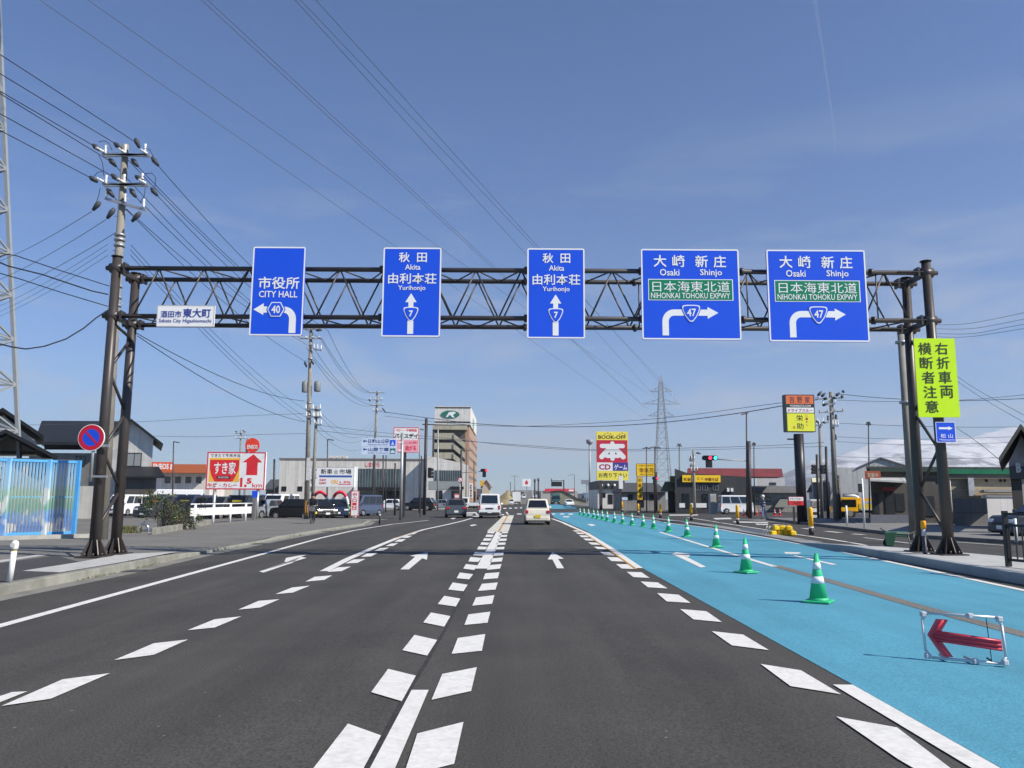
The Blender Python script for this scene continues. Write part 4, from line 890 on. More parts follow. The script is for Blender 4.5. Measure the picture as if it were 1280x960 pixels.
# nearer low house
MB.SH = (42, (62 - 640) / 1000)
Y = 42; t = thing('house', 'low house with dark stepped gable roofs behind the mural fence', 'house', (X(20, Y), Y, gz(X(20, Y))))
mb = MB(); mb.box2(X(-80, Y), X(62, Y), Y + .6, Y + 7, -.4, A(30, 572, Y).z); mb.build('wall', M('beige_plaster', (.38, .36, .31), .85, var=.06), t)
mb = MB(); gable_roof(mb, X(-70, Y), X(68, Y), Y, Y + 7.5, A(65, 575, Y).z, A(0, 541, Y).z, .2, 'y'); mb.build('roof', ROOFT, t)
mb = MB(); gable_roof(mb, X(-70, Y), X(48, Y), Y + 2.5, Y + 9, A(45, 545, Y).z, A(-8, 508, Y).z, .22, 'y'); mb.build('upper_roof', ROOFT, t)
mb = MB(); mb.prism([(X(-62, Y), A(0, 560, Y).z), (X(38, Y), A(0, 560, Y).z), (X(38, Y), A(40, 548, Y).z), (X(-10, Y), A(-8, 512, Y).z), (X(-62, Y), A(40, 548, Y).z)], Y + 3.0, Y + 8.5); mb.build('gable_wall', PLAST, t)
MB.SH = None
# garden wall between the fence and the gantry
mb = MB(); a, b, c, d = rect(99, 608, 118, 648, 58); mb.box2(X(90, 58), X(121, 58), 58, 58.2, gz(a) - .1, 1.5 + (624 - 611) * .058); tag(mb.build('garden_wall', PLAST), 'short pale garden wall beside the left gantry post', 'wall')
# --- hedge bed: stone kerb, black fence, shrub
bed0, bed1 = G(192, 669, .1), G(262, 656, .1)
mb = MB(); dv = (bed1 - bed0); 
for i in range(8): mb.bar(bed0 + dv * (i / 8 + .004) + Vector((0, 0, .1)), bed0 + dv * ((i + 1) / 8 - .004) + Vector((0, 0, .1)), .2, .36)
tag(mb.build('planter_kerb', KERBST, bevel=.02), 'low concrete kerb of the planting bed in front of the shrub', 'kerb')
LEAF = M('shrub_leaves', (.055, .075, .03), .6, var=.45, scale=7); TWIG = M('shrub_twigs', (.10, .07, .05), .9)
def shrub(px, Y, w, h, label, seed, n=900, group=None, yellow=False):
    rnd = random.Random(seed); p = gp(px, Y, .1); t = thing('shrub', label, 'shrub', p, 0, group)
    mb = MB()
    for k in range(12):
        a = rnd.uniform(0, 6.28); tip = p + Vector((math.cos(a) * w * rnd.uniform(.2, .5), math.sin(a) * w * .3, h * rnd.uniform(.6, 1.0))); mid = p.lerp(tip, .5) + Vector((rnd.uniform(-.1, .1), 0, .1))
        mb.tube([p + Vector((rnd.uniform(-.15, .15) * w, 0, 0)), mid, tip], .016, 5, .004)
    mb.build('stems', TWIG, t)
    cl = [(Vector((rnd.uniform(-.5, .5) * w, rnd.uniform(-.3, .3) * w, h * rnd.uniform(.15, .95))), rnd.uniform(.12, .3) * h) for _ in range(26)]
    mb = MB()
    for k in range(n):
        c, r = cl[int(rnd.random() ** 1.3 * len(cl)) % len(cl)]
        d = Vector((rnd.gauss(0, 1), rnd.gauss(0, 1), rnd.gauss(0, 1))).normalized() * r * rnd.uniform(.3, 1); o = p + c + d
        if o.z < p.z + .03: continue
        u = Vector((rnd.gauss(0, 1), rnd.gauss(0, 1), rnd.gauss(0, .6))).normalized(); v = u.cross(Vector((rnd.gauss(0, 1), rnd.gauss(0, 1), rnd.gauss(0, 1)))).normalized(); s = rnd.uniform(.02, .05)
        mb.cur = 1 if (yellow and rnd.random() < .12) else 0
        mb.add([o - u * s, o + v * s * .6, o + u * s, o - v * s * .6], [(0, 1, 2, 3)])
    mb.build('leaves', [LEAF, M('young_yellow_leaves', (.22, .22, .04), .6, var=.2)], t); return t
shrub(203, 35.2, 1.7, 1.75, 'bare looking rose shrub on the planting bed beside the driveway', 3, 1900, yellow=True)
shrub(228, 37, 1.6, 1.15, 'low green shrub behind the black fence beside the white guard rail', 5, 1500, yellow=True)
p0, p1 = gp(206, 35.0, .28), gp(238, 40.2, .28); t = thing('railing', 'short black railing on the planting bed in front of the shrubs', 'railing', p0)
for z in (.12, 1.12): mb = MB(); mb.bar(p0 + Vector((0, 0, z)), p1 + Vector((0, 0, z)), .04); mb.build('rail', BLACK, t)
mb = MB()
for k in range(26): q = p0.lerp(p1, (k + .5) / 26); mb.bar(q + Vector((0, 0, .12)), q + Vector((0, 0, 1.12)), .022)
mb.build('bars', BLACK, t)
for q in (p0, p1): mb = MB(); mb.bar(q + Vector((0, 0, -.15)), q + Vector((0, 0, 1.2)), .07); mb.build('post', BLACK, t)
# steel hoop guard at the bed corner
p = gp(182, 33.6, .08); t = thing('hoop_guard', 'low shiny steel hoop guard at the corner of the planting bed', 'guard', p)
mb = MB(); mb.tube([p + Vector((.24 * math.cos(math.pi * k / 12), .0, .42 * math.sin(math.pi * k / 12))) for k in range(13)], .05, 10); mb.build('hoop', CHROME, t)
mb = MB(); mb.box(p + Vector((0, 0, .03)), (.62, .2, .06)); mb.build('foot_plate', GALV, t)
GRASSM = M('dry_grass', (.12, .12, .045), .9, var=.4, scale=9)
mb = MB(); rnd = random.Random(9)
for k in range(900):
    q = gp(rnd.uniform(150, 180), rnd.uniform(33, 39), PAVE); h = rnd.uniform(.05, .2); a = rnd.uniform(0, 6.28); d = Vector((math.cos(a), math.sin(a), 0)) * .02; l = Vector((rnd.uniform(-.06, .06), rnd.uniform(-.06, .06), h))
    mb.add([q - d, q + d, q + l], [(0, 1, 2)])
o = mb.build('grass', GRASSM); o['kind'] = 'stuff'
# --- white guard rail
def grail():
    P = [gp(x, Y, .1) for x, Y in ((238, 42.8), (245, 43.8), (268, 46.7), (289, 48.8), (308, 51.3), (316, 52.5))]
    t = thing('guard_rail', 'white steel guard rail with round posts along the car lot', 'guard rail', P[1])
    prof = [(0, .50), (-.05, .56), (-.05, .64), (.0, .69), (.0, .74), (-.05, .79), (-.05, .87), (0, .93)]
    mb = MB(); vs = []
    for p in P:
        for dy, z in prof: vs.append(p + Vector((0, dy - .08, z)))
    m_ = len(prof); mb.add(vs, [(i * m_ + k, (i + 1) * m_ + k, (i + 1) * m_ + k + 1, i * m_ + k + 1) for i in range(len(P) - 1) for k in range(m_ - 1)])
    o = mb.build('beam', WHITE, t); sd = o.modifiers.new('thick', 'SOLIDIFY'); sd.thickness = .012
    mb = MB(); mb.tube([p + Vector((0, 0, 1.13)) for p in P], .035, 8); mb.build('top_pipe', WHITE, t)
    for p in P[1:5]:
        mb = MB(); mb.tube([p, p + Vector((0, 0, 1.1))], .075, 12); mb.build('post', WHITE, t)
grail()
# grey square post with small blue plate
p = gp(318.5, 53, .1); t = thing('sign_post', 'grey square post with small blue plate at the end of the guard rail', 'sign post', p)
mb = MB(); mb.box2(p.x - .1, p.x + .1, p.y - .1, p.y + .1, p.z, A(318, 622, 53).z); mb.build('post', M('post_grey', (.17, .17, .17), .6), t)
mb = MB(); mb.pbox(315, 613.5, 322, 622, 52.9, .04); mb.build('plate', SBLUE, t)
# --- red beef-bowl arrow board
cS = Crop(180, 520, 5.333); YB_ = 56
S = Sign('advert_board', 'white advert board with red up arrow and 1.5 km above the car lot', 'advert board', (258, 565, 331.5, 612), YB_, SWHITE, depth=.25, border=.09, bmat=M('board_red_edge', srgb(215, 60, 85), .5), radius=.02)
AR = M('advert_red', srgb(222, 50, 58), .5, var=.03); AO = M('advert_orange', srgb(250, 190, 70), .5, var=.03); AB = M('advert_dark', (.05, .04, .05), .6)
S.text('できたて牛丼弁当', cS(438, 252, 637, 276), AB, .01); S.rect(cS(434, 280, 636, 440), AO, 'panel', 1)
S.poly(cS.pts([(438, 293), (632, 293), (632, 352), (612, 405), (592, 437), (474, 437), (452, 400), (438, 352)]), AR, 'bowl_emblem', 2)
S.text('すき家', cS(466, 306, 612, 390), SWHITE, .02, lvl=3); S.rect(cS(486, 402, 578, 418), AB, 'emblem_band', 3); S.text('SUKIYA', cS(498, 405, 566, 415), SWHITE, .01, lvl=4)
S.text('牛丼・カレー', cS(428, 448, 628, 476), AR, .02); S.poly(cS.pts([(725, 254), (786, 309), (756, 309), (756, 394), (682, 394), (682, 309), (652, 309)]), AR)
S.text('1.', cS(645, 412, 690, 474), AR, .05); S.text('5', cS(688, 414, 722, 452), AR, .05); S.text('km', cS(727, 447, 792, 474), AR, .01)
T = S.done(); mb = MB(); q = gp(268, YB_ + .13, 0); mb.tube([q, Vector((q.x, q.y, A(268, 612, YB_).z))], .11, 12); mb.build('post', GALV, T)
mb = MB(); q = gp(322, YB_ + .13, 0); mb.tube([q, Vector((q.x, q.y, A(322, 612, YB_).z))], .11, 12); mb.build('post', GALV, T)
# --- car lot
LOT = 'cars for sale in the left lot'
PRICE = M('price_card_yellow', (.72, .6, .06), .5); PRICEO = M('price_card_orange', (.75, .25, .05), .5)
def card(m, w=.6):
    def f(t, q):
        a = MB(); z = q['belt'] + (q['H'] - q['belt']) * .38; y = q['ws'] + (q['rf'] - q['ws']) * .38 + .05
        a.box((-.25, y, z), (w, .02, .22)); a.build('price_card', m, t, world=False)
    return f
YAW = R_(172)
car('white one-box van with orange price card parked at the far left of the lot', 'van', 'van', 161, 75, YAW, WPAINT, 'van', group=LOT, extras=card(PRICEO))
car('tall white high-roof van parked behind the shrubs', 'van', 'highvan', 219, 80, R_(105), WPAINT, 'van', group=LOT)
car('dark minivan with orange price card right behind the rose shrub', 'car', 'minivan', 205, 62, R_(165), DGREY, group=LOT, extras=card(PRICEO))
car('dark blue minivan with yellow price card behind the left end of the guard rail', 'car', 'minivan', 242, 60, R_(168), DBLUE, group=LOT, extras=card(PRICE, .8))
car('dark grey off-roader behind the post of the red arrow board', 'car', 'suv', 276, 60, R_(170), DGREY, group=LOT)
car('black minivan with yellow price card behind the right end of the guard rail', 'car', 'minivan', 304, 61, R_(170), BKPAINT, group=LOT, extras=card(PRICE, .8))
car('silver hatchback parked between the grey post and the black and white van', 'car', 'hatch', 330, 63, R_(160), SILV, group=LOT)
car('white camper van standing behind the silver hatchback', 'van', 'van', 332, 76, R_(172), WPAINT, 'van', group=LOT)
car('white roofed van with black nose and yellow price card in the lot', 'van', 'van', 352, 68, R_(172), BKPAINT, 'van', group=LOT, two_tone=WPAINT, extras=card(PRICE, .9))
car('boxy black compact car parked across the footway left of the utility pole', 'car', 'kei', 369, 61, R_(78), BKPAINT, group=LOT, plate='y')
car('black compact car just right of the utility pole behind the cyclist', 'car', 'hatch', 398, 63, R_(215), BKPAINT, group=LOT)
car('dark blue small car under the right balloon arch', 'car', 'hatch', 422, 66, R_(195), DBLUE, group=LOT)
car('grey blue van behind the red entrance banner', 'van', 'keivan', 457, 74, R_(150), M('car_paint_greyblue', (.07, .09, .15), .3), 'van', group=LOT, small=True)
car('black off-roader in the junction corner behind the blue guide sign', 'car', 'suv', 524, 108, R_(80), BKPAINT, group='cars at the junction corner', small=True)
car('silver saloon in front of the white shop beside the black off-roader', 'car', 'sedan', 551, 120, R_(80), SILV, group='cars at the junction corner', small=True)
car('white hatchback in the shop car park seen between the dark poles', 'car', 'hatch', 487, 112, R_(85), WPAINT, group='cars at the junction corner', small=True)
# --- new car market board
cN = Crop(370, 560, 8.725); YN = 67
S = Sign('shop_board', 'wide white new car market board over the balloon arches', 'shop sign', (385.5, 584, 443, 609), YN, SWHITE, depth=.2, radius=.01, border=.05, bmat=M('board_grey_edge', (.5, .5, .5), .5))
S.text('新車', cN(268, 228, 395, 285), AB, .012); S.text('市場', cN(470, 230, 602, 285), AB, .012); S.poly(cN.pts([(405, 258), (432, 232), (462, 258), (452, 258), (452, 284), (414, 284), (414, 258)]), M('house_mark_grey', (.45, .5, .42), .5), 'house_mark')
S.rect(cN(252, 298, 610, 320), M('strip_blue', (.05, .12, .4), .5), 'blue_strip'); S.text('低金利', cN(256, 336, 328, 362), AR, .01); S.text('新車専門', cN(256, 372, 330, 398), AR, .01)
S.text('Oh!', cN(385, 345, 460, 392), AO, .04); S.text('1.9%', cN(480, 360, 600, 386), AR, .02); S.rect(cN(462, 392, 602, 400), AR, 'red_strip')
for i, ch in enumerate('ほしくは'): S.text(ch, cN(202, 228 + i * 28, 226, 252 + i * 28), AB, .01)
for i, ch in enumerate('スタッフまで'): S.text(ch, cN(158, 224 + i * 29, 182, 248 + i * 29), AB, .01)
T = S.done()
for px in (390, 444):
    mb = MB(); q = gp(px, YN + .3, 0); mb.box2(q.x - .14, q.x + .14, q.y - .1, q.y + .1, q.z, A(px, 583 if px > 400 else 609, YN).z); mb.build('post', WHITE, T)
# entrance banner
S = Sign('banner_board', 'narrow white banner board with red entrance lettering', 'banner', (438.5, 613.5, 448.5, 645), 65, SWHITE, depth=.06, radius=.01, border=.05, bmat=AR)
for i, ch in enumerate('出入口IN'): S.text(ch, cN(615, 488 + i * 36, 662, 518 + i * 36), AR, .03)
S.rect(cN(612, 668, 662, 676), AR, 'red_strip'); T = S.done(); mb = MB(); q = gp(443.5, 65.05, 0); mb.box2(q.x - .05, q.x + .05, q.y, q.y + .08, q.z, q.z + 1); mb.build('foot', GALV, T)
# balloon arches
for i, (px, lab) in enumerate(((400, 'balloon arch nearest the utility pole, red on top with white and green ends'), (425, 'balloon arch beside the red entrance banner, red on top with white and green ends'))):
    Yb = 68.5; p = gp(px, Yb, 0); t = thing('balloon_arch', lab, 'balloon arch', p, 0, 'balloon arches in the car lot')
    cm = [M('balloon_green', (.2, .55, .08), .3), M('balloon_white', (.75, .75, .72), .3), M('balloon_red', (.7, .03, .07), .3)]
    for nm, ks, c in (('green_balloons', (0, 1, 2, 26, 25, 24), 0), ('white_balloons', (3, 4, 5, 6, 23, 22, 21, 20), 1), ('red_balloons', tuple(range(7, 20)), 2)):
        mb = MB()
        for k in ks: a = math.pi * k / 26; mb.ball(p + Vector((-.74 * math.cos(a), 0, .35 + 1.75 * max(0, math.sin(a)) ** .8)), .14, 8, 6)
        mb.build(nm, cm[c], t)
# ================================================================== far left / centre background
def zat(py, Y, px=640): return A(px, py, Y).z
WALLW = CLAD('shop_white_wall', (.76, .73, .67), 3.0, 1.2, .8, .8, width=.03); WALLB = CLAD('shop_beige_wall', (.74, .70, .63), 1.0, 30, .84, .85, width=.04); LETR = M('red_letters', (.62, .04, .06), .5)
# orange roofed petrol station shop
Y = 150; t = thing('petrol_station', 'low petrol station building with orange roof behind the car lot', 'petrol station', gp(235, Y))
mb = MB(); mb.pbox(188, 590, 262, None, Y + 2, 8); mb.build('wall', WALLB, t)
mb = MB(); a, b, c, d = rect(195, 580, 259, 591, Y); mb.hexa([(a, Y, c), (b, Y, c), (b, Y + 10, c), (a, Y + 10, c)], [(a + .5, Y + .6, d), (b - .5, Y + .6, d), (b - .5, Y + 10, d), (a + .5, Y + 10, d)]); mb.build('orange_roof', M('orange_roof_sheet', srgb(168, 92, 56), .6, var=.08), t)
for k in range(4): wpx(t, 206 + k * 13, 596, 213 + k * 13, 604, Y + 2 - .001)
S = Sign('station_sign', 'orange petrol station sign board with white lettering on the roof edge', 'shop sign', (187, 577.5, 216, 588), 146, M('sign_orange', srgb(240, 95, 45), .5), depth=.3)
S.text('ENEOS', (191.5, 579.5, 211, 586.5), SWHITE, .04); S.rect((213, 580, 215, 587), SWHITE, 'white_bar'); S.done()
t = thing('round_sign', 'round red petrol station sign on a grey pole above the arrow board', 'shop sign', gp(313, 95)); c = A(315.5, 556.5, 95)
mb = MB(); mb.prism([(c.x + .85 * math.cos(k * math.pi / 12), c.z + .85 * math.sin(k * math.pi / 12)) for k in range(24)], 94.9, 95.1); mb.build('disc', M('sign_red_orange', srgb(235, 70, 45), .5), t)
mb = MB(); mb.ptext('ENEOS', 309, 556, 322, 561, 94.88, .03); mb.build('lettering', SWHITE, t); mb = MB(); mb.pbox(305.5, 548, 308, None, 95.2, .25); mb.build('post', GREYPOLE, t)
# white shop with the red sign, glass strip
MB.SH = (128, (534 - 640) / 1000)
Y = 128; t = thing('shop_building', 'long pale shop building with glass strip and red sign behind the car lot', 'shop', gp(450, Y))
mb = MB(); mb.pbox(349, 574, 534, None, Y, 25); mb.build('wall', WALLB, t)
mb = MB(); mb.pbox(348.5, 573, 534.5, 575, Y - .1, 25.3); mb.build('parapet', M('parapet_brown', (.2, .17, .15), .7), t)
mb = MB(); mb.pbox(446, 586, 502, 609, Y - .05, .04); gl = mb.build('glass_front', M('shop_glass', (.05, .07, .075), .12, spec=.8, var=.5, scale=.6), t)
mb = MB()
for k in range(17): mb.pbox(446 + k * 3.5 - .35, 586, 446 + k * 3.5 + .1, 609, Y - .1, .05)
mb.build('mullions', M('mullion_grey', (.4, .42, .42), .4, .5), gl)
mb = MB(); mb.pbox(440, 609, 504, 613, Y - 1.2, 1.15); mb.build('canopy', BLACK, t)
mb = MB(); mb.pbox(448, 613.5, 500, 640, Y - .05, .04); mb.build('entrance', GLASS, t)
mb = MB(); mb.ptext('しまむら', 456, 577.5, 474.5, 584, Y - .02, .03); mb.build('lettering', LETR, t)
for x in (413, 420, 427, 433): mb = MB(); mb.pbox(x, 569.5, x + 5, 573, Y + 6, 2); mb.build('roof_unit', M('roof_unit_white', (.6, .6, .58), .6), t)
for x in (352, 372): wpx(t, x, 608, x + 6, 614, Y - .001)
MB.SH = None
# taller white corner building with glass
MB.SH = (126, (585 - 640) / 1000)
Y = 126; t = thing('corner_building', 'white corner building with sloping top and blue grey glass under the hotel', 'shop', gp(560, Y))
x0, x1 = X(532, Y), X(585, Y); mb = MB(); mb.prism([(x0, gz(x0) - .1), (x1, gz(x1) - .1), (x1, zat(582, Y)), (X(576, Y), zat(579, Y)), (x0, zat(570, Y))], Y, Y + 14); mb.build('wall', WALLW, t)
mb = MB(); mb.pbox(543, 588, 577, 601, Y - .05, .04); gl = mb.build('glass_front', MATS['shop_glass'], t); mb = MB()
for k in range(13): mb.pbox(543 + k * 2.8, 588, 543.5 + k * 2.8, 601, Y - .1, .05)
mb.build('mullions', MATS['mullion_grey'], gl)
mb = MB(); mb.pbox(536, 601.5, 577, 612, Y - .04, .03); mb.build('grey_band', M('band_grey', (.3, .33, .32), .6), t); mb = MB(); mb.pbox(562, 608, 579, 611.5, Y - 1.6, 1.5); mb.build('awning', BLACK, t)
mb = MB(); mb.pbox(545, 613, 553, 634, Y - .05, .04); mb.build('door', GLASS, t); mb = MB(); mb.pbox(564, 614, 577, 634, Y - .05, .04); mb.build('door', MATS['shop_glass'], t)
MB.SH = None
# hotel
Y = 225; t = thing('hotel_building', 'tall beige hotel with open stair balconies and white roof sign box', 'hotel', gp(565, Y))
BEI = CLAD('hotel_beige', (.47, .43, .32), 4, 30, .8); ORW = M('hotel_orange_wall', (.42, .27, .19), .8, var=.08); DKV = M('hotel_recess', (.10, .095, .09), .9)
hx0, hx1 = X(539.5, Y), X(585, Y); D = 55
mb = MB(); mb.box2(hx0 + .1, hx1, Y + 2.2, Y + D, -.5, zat(532, Y)); mb.build('tower_wall', ORW, t)
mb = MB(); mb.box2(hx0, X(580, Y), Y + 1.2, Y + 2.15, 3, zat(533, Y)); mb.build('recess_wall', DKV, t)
for k in range(6):
    z0 = zat(549.5 + 12.2 * k, Y); hgt = 1.75
    mb = MB(); mb.box2(hx0 + .3, X(566, Y), Y, Y + .25, z0, z0 + hgt); mb.build('balcony', BEI, t)
    mb = MB(); mb.hexa([(X(566, Y), Y - .3, z0), (X(580, Y), Y - .3, z0 - 2.6), (X(580, Y), Y + .8, z0 - 2.6), (X(566, Y), Y + .8, z0)], [(X(566, Y), Y - .3, z0 + hgt - .2), (X(580, Y), Y - .3, z0 - .9), (X(580, Y), Y + .8, z0 - .9), (X(566, Y), Y + .8, z0 + hgt - .2)]); mb.build('stair_flight', BEI, t)
    mb = MB(); mb.box2(hx0, X(582, Y), Y + .26, Y + 1.15, z0 - .12, z0 + .06); mb.build('floor_slab', M('slab_grey', (.25, .24, .2), .8), t)
mb = MB(); mb.box2(hx0, X(583, Y), Y - .3, Y + 2.1, zat(537.5, Y), zat(532.5, Y)); mb.build('top_beam', BEI, t)
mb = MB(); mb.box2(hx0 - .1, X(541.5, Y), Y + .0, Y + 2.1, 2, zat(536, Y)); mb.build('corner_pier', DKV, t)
for k in range(6):
    for j in range(9): mb = MB(); yy = Y + 5 + j * 5.5; mb.box2(hx1 + .003, hx1 + .1, yy, yy + 2.2, zat(549 + 12.2 * k, Y), zat(545 + 12.2 * k, Y)); mb.build('side_window', GLASS, t)
mb = MB(); bx0, bx1 = X(541.5, Y), X(584.8, Y); mb.box2(bx0, bx1 + .4, Y + .2, Y + 40, zat(531, Y), zat(508, Y)); sb = mb.build('roof_sign_box', WALLW, t)
for z in (zat(509.5, Y), zat(527.6, Y), zat(531.5, Y)): mb = MB(); mb.box2(bx0 - .05, bx1 + .5, Y + .1, Y + .18, z - .22, z + .1); mb.build('dark_stripe', M('stripe_dark', (.06, .07, .08), .6), sb)
cR = Crop(530, 500, 9.6); cc = A(*cR(315, 172), Y); ex = 110 / 9.6 * .228; ez = 46 / 9.6 * .228
mb = MB(); mb.prism([(cc.x + ex * math.cos(k * math.pi / 16), cc.z + ez * math.sin(k * math.pi / 16)) for k in range(32)], Y + .02, Y + .19); mb.build('green_oval', M('oval_green', (.03, .17, .13), .5), sb)
mb = MB(); mb.ppoly(cR.pts([(262, 205), (300, 145), (360, 140), (385, 155), (345, 180), (370, 212), (340, 208), (318, 183), (300, 180), (285, 205)]), Y + .015, .04); mb.build('letter_emblem', SWHITE, sb)
mb = MB(); mb.T = None; yy = Y + 14
mb.box2(bx1 + .42, bx1 + .5, yy, yy + 8, zat(530, Y), zat(517, Y)); mb.build('side_emblem', M('emblem_teal', (.2, .42, .42), .5), sb)
# buildings down the road on the left
Y = 260; t = thing('house', 'pale house with steep gable and yellow sign left of the embankment', 'house', gp(608, Y)); mb = MB(); a, b, c, d = rect(603, 600, 612, 632, Y); xm = (a + b) / 2
mb.prism([(a, -1), (b, -1), (b, zat(609, Y)), (xm, zat(601, Y)), (a, zat(609, Y))], Y, Y + 12); mb.build('wall', M('cream_plaster', (.5, .45, .36), .85), t)
mb = MB(); gable_roof(mb, a - .6, b + .6, Y - .4, Y + 12.4, zat(610.3, Y), zat(600.8, Y), .3, 'y'); mb.build('roof', M('red_brown_roof', (.25, .12, .08), .7), t)
mb = MB(); mb.ppoly([(605, 622), (611, 622), (611, 627), (605, 627)], Y - .1, .1); mb.build('fascia_sign', M('fascia_red', (.5, .1, .08), .6), t)
t = thing('pole_sign', 'yellow and green shop sign left of the steep gabled house', 'shop sign', gp(600, 240)); mb = MB(); mb.pbox(600, 600.5, 604.5, 607, 240, .4); mb.build('board', M('sign_yellow_far', (.65, .45, .05), .5), t); mb = MB(); mb.pbox(602, 607, 602.6, None, 240.2, .2); mb.build('post', DARKPOLE, t)
t = thing('vertical_sign', 'tall white vertical shop sign with dark characters below the hotel', 'shop sign', gp(588.5, 150)); mb = MB(); mb.pbox(586.5, 604, 591, 622, 150, .4); mb.build('board', SWHITE, t); mb = MB()
for k in range(5): mb.ptext('本町通北店'[k], 587.4, 605.5 + k * 3.2, 590.1, 608.2 + k * 3.2, 149.97, .02)
mb.build('lettering', AB, t); mb = MB(); mb.pbox(588.2, 622, 589.3, None, 150.1, .2); mb.build('post', GREYPOLE, t)
t = thing('tenant_sign', 'small red and white shop sign by the corner building entrance', 'shop sign', gp(571, 112)); mb = MB(); mb.pbox(567.5, 617, 574.5, 628, 112, .3); mb.build('board', M('tenant_red', (.6, .16, .15), .5), t); mb = MB(); mb.pbox(568.5, 619, 573.5, 622, 111.96, .03); mb.build('panel', SWHITE, t); mb = MB(); mb.pbox(570.5, 628, 571.5, None, 112.1, .1); mb.build('post', GREYPOLE, t)
# embankment and ramp over the railway
mb = MB(); EMB = M('dry_embankment', (.30, .25, .13), .95, var=.25, scale=.3)
ry0, ry1, rz1 = 255, 640, 8.6; rx = lambda y: (1.5 + (y - 255) / 385 * 9.5); hw = 9.0
L0 = [Vector((rx(ry0) - hw, ry0, 0)), Vector((rx(ry1) - hw, ry1, rz1)), Vector((rx(ry1) + hw, ry1, rz1)), Vector((rx(ry0) + hw, ry0, 0))]
mb.add([L0[0], L0[1], L0[2], L0[3]], [(3, 2, 1, 0)]); rs = struct('ramp_road', mb, ASPH2)
mb = MB(); P0_, P1_ = L0[0] + Vector((-.05, 0, -.05)), L0[1] + Vector((-.05, 0, -.05)); mb.add([P0_, P1_, P1_ + Vector((-16, 0, -rz1)), P0_ + Vector((-8, 0, -.5))], [(0, 1, 2, 3)]); P0_, P1_ = L0[3] + Vector((.05, 0, -.05)), L0[2] + Vector((.05, 0, -.05)); mb.add([P0_, P1_, P1_ + Vector((18, 0, -rz1)), P0_ + Vector((12, 0, -.5))], [(3, 2, 1, 0)])
mb.add([L0[1] + Vector((-16, .1, -9)), L0[2] + Vector((18, .1, -9)), L0[2] + Vector((0, .1, -.1)), L0[1] + Vector((0, .1, -.1))], [(0, 1, 2, 3)]); struct('embankment_terrain', mb, EMB)
mb = MB(); y_ = 330.0
for f in (-.5, 0, .5): mb.add([L0[0].lerp(L0[3], .5 + f * .62) + Vector((-.12, 0, .03)), L0[0].lerp(L0[3], .5 + f * .62) + Vector((.12, 0, .03)), L0[1].lerp(L0[2], .5 + f * .62) + Vector((.12, 0, .03)), L0[1].lerp(L0[2], .5 + f * .62) + Vector((-.12, 0, .03))], [(0, 1, 2, 3)])
struct('ramp_markings', mb, MARK)
Y = 215; mb = MB(); rnd = random.Random(4)
t = thing('embankment', 'dry yellow grass mound at the foot of the ramp left of the road', 'embankment', gp(630, Y)); nx, ny = 24, 10; vs = []
for j in range(ny + 1):
    for i in range(nx + 1):
        u, v = i / nx, j / ny; x = X(616 + 27 * u, Y); y = Y + 60 * v; h = 4.6 * math.sin(min(1, u * 1.25) * math.pi / 2) ** 1.2 * (1 - max(0, (u - .55) / .45) ** 2 * .9) * min(1, v * 4) * (1 + .12 * math.sin(7 * u + 3 * v)) ; vs.append((x, y, gz(x) - .1 + h))
mb.add(vs, [(j * (nx + 1) + i, j * (nx + 1) + i + 1, (j + 1) * (nx + 1) + i + 1, (j + 1) * (nx + 1) + i) for j in range(ny) for i in range(nx)], True); mb.build('grass_mound', EMB, t)
for i, (px, Yc, z, kd, rz_, col, lab) in enumerate(((655, 330, None, 'van', 0, WPAINT, 'white van on the ramp ahead of the box truck'), (653, 420, None, 'hatch', 0, DGREY, 'dark hatchback higher up the ramp'), (668, 350, None, 'sedan', 180, WPAINT, 'white saloon coming down the ramp'), (672, 430, None, 'suv', 180, BKPAINT, 'black car coming down the ramp behind the saloon'))):
    zz = (Yc - ry0) / (ry1 - ry0) * rz1; x = X(px, Yc); car(lab, 'car', kd, px, Yc, R_(rz_), col, small=True, loc=(x, Yc, zz + .02), group='cars on the ramp')
# far signs and posts over the ramp
t = thing('pole_sign', 'white shop sign with red emblem beside the top of the ramp', 'shop sign', gp(658.5, 480)); Y = 480
mb = MB(); mb.pbox(653, 598.5, 663.5, 608, Y, .6); mb.build('board', SWHITE, t)
mb = MB(); mb.ppoly([(658.2, 600), (660.5, 603), (659.6, 605.5), (656.8, 605.5), (656, 603)], Y - .02, .04); mb.build('red_emblem', LETR, t); mb = MB(); mb.pbox(657.5, 608, 659, None, Y + .1, .4); mb.build('post', GREYPOLE, t)
for px, yt, lab in ((668.5, 598.5, 'left one of two dark chimney like columns over the ramp'), (673, 597.5, 'right one of two dark chimney like columns over the ramp')):
    t = thing('column', lab, 'column', gp(px, 300), 0, 'dark columns over the ramp'); mb = MB(); p = gp(px, 300, -.1); mb.tube([p, Vector((p.x, 300, zat(yt + 3.5, 300)))], .28, 10); mb.build('shaft', DARKPOLE, t)
    mb = MB(); z = zat(yt + 3.5, 300); mb.tube([Vector((p.x, 300, z)), Vector((p.x, 300, zat(yt, 300)))], .42, 10); mb.build('head', M('column_head', (.12, .12, .13), .6), t)
Y = 265; t = thing('message_sign', 'black electronic message board on a side gantry arm beyond the junction', 'road sign', gp(704.5, Y)); mb = MB(); mb.pbox(690, 602, 702.5, 608, Y, .4); mb.build('board', BLACK, t)
mb = MB(); mb.pbox(704, 600, 705.4, None, Y, .4); mb.build('post', DARKPOLE, t); mb = MB(); mb.pbox(688.5, 600.5, 704, 601.2, Y + .5, .2); mb.pbox(689, 598, 690, 608, Y + .45, .2); mb.build('arm', DARKPOLE, t)
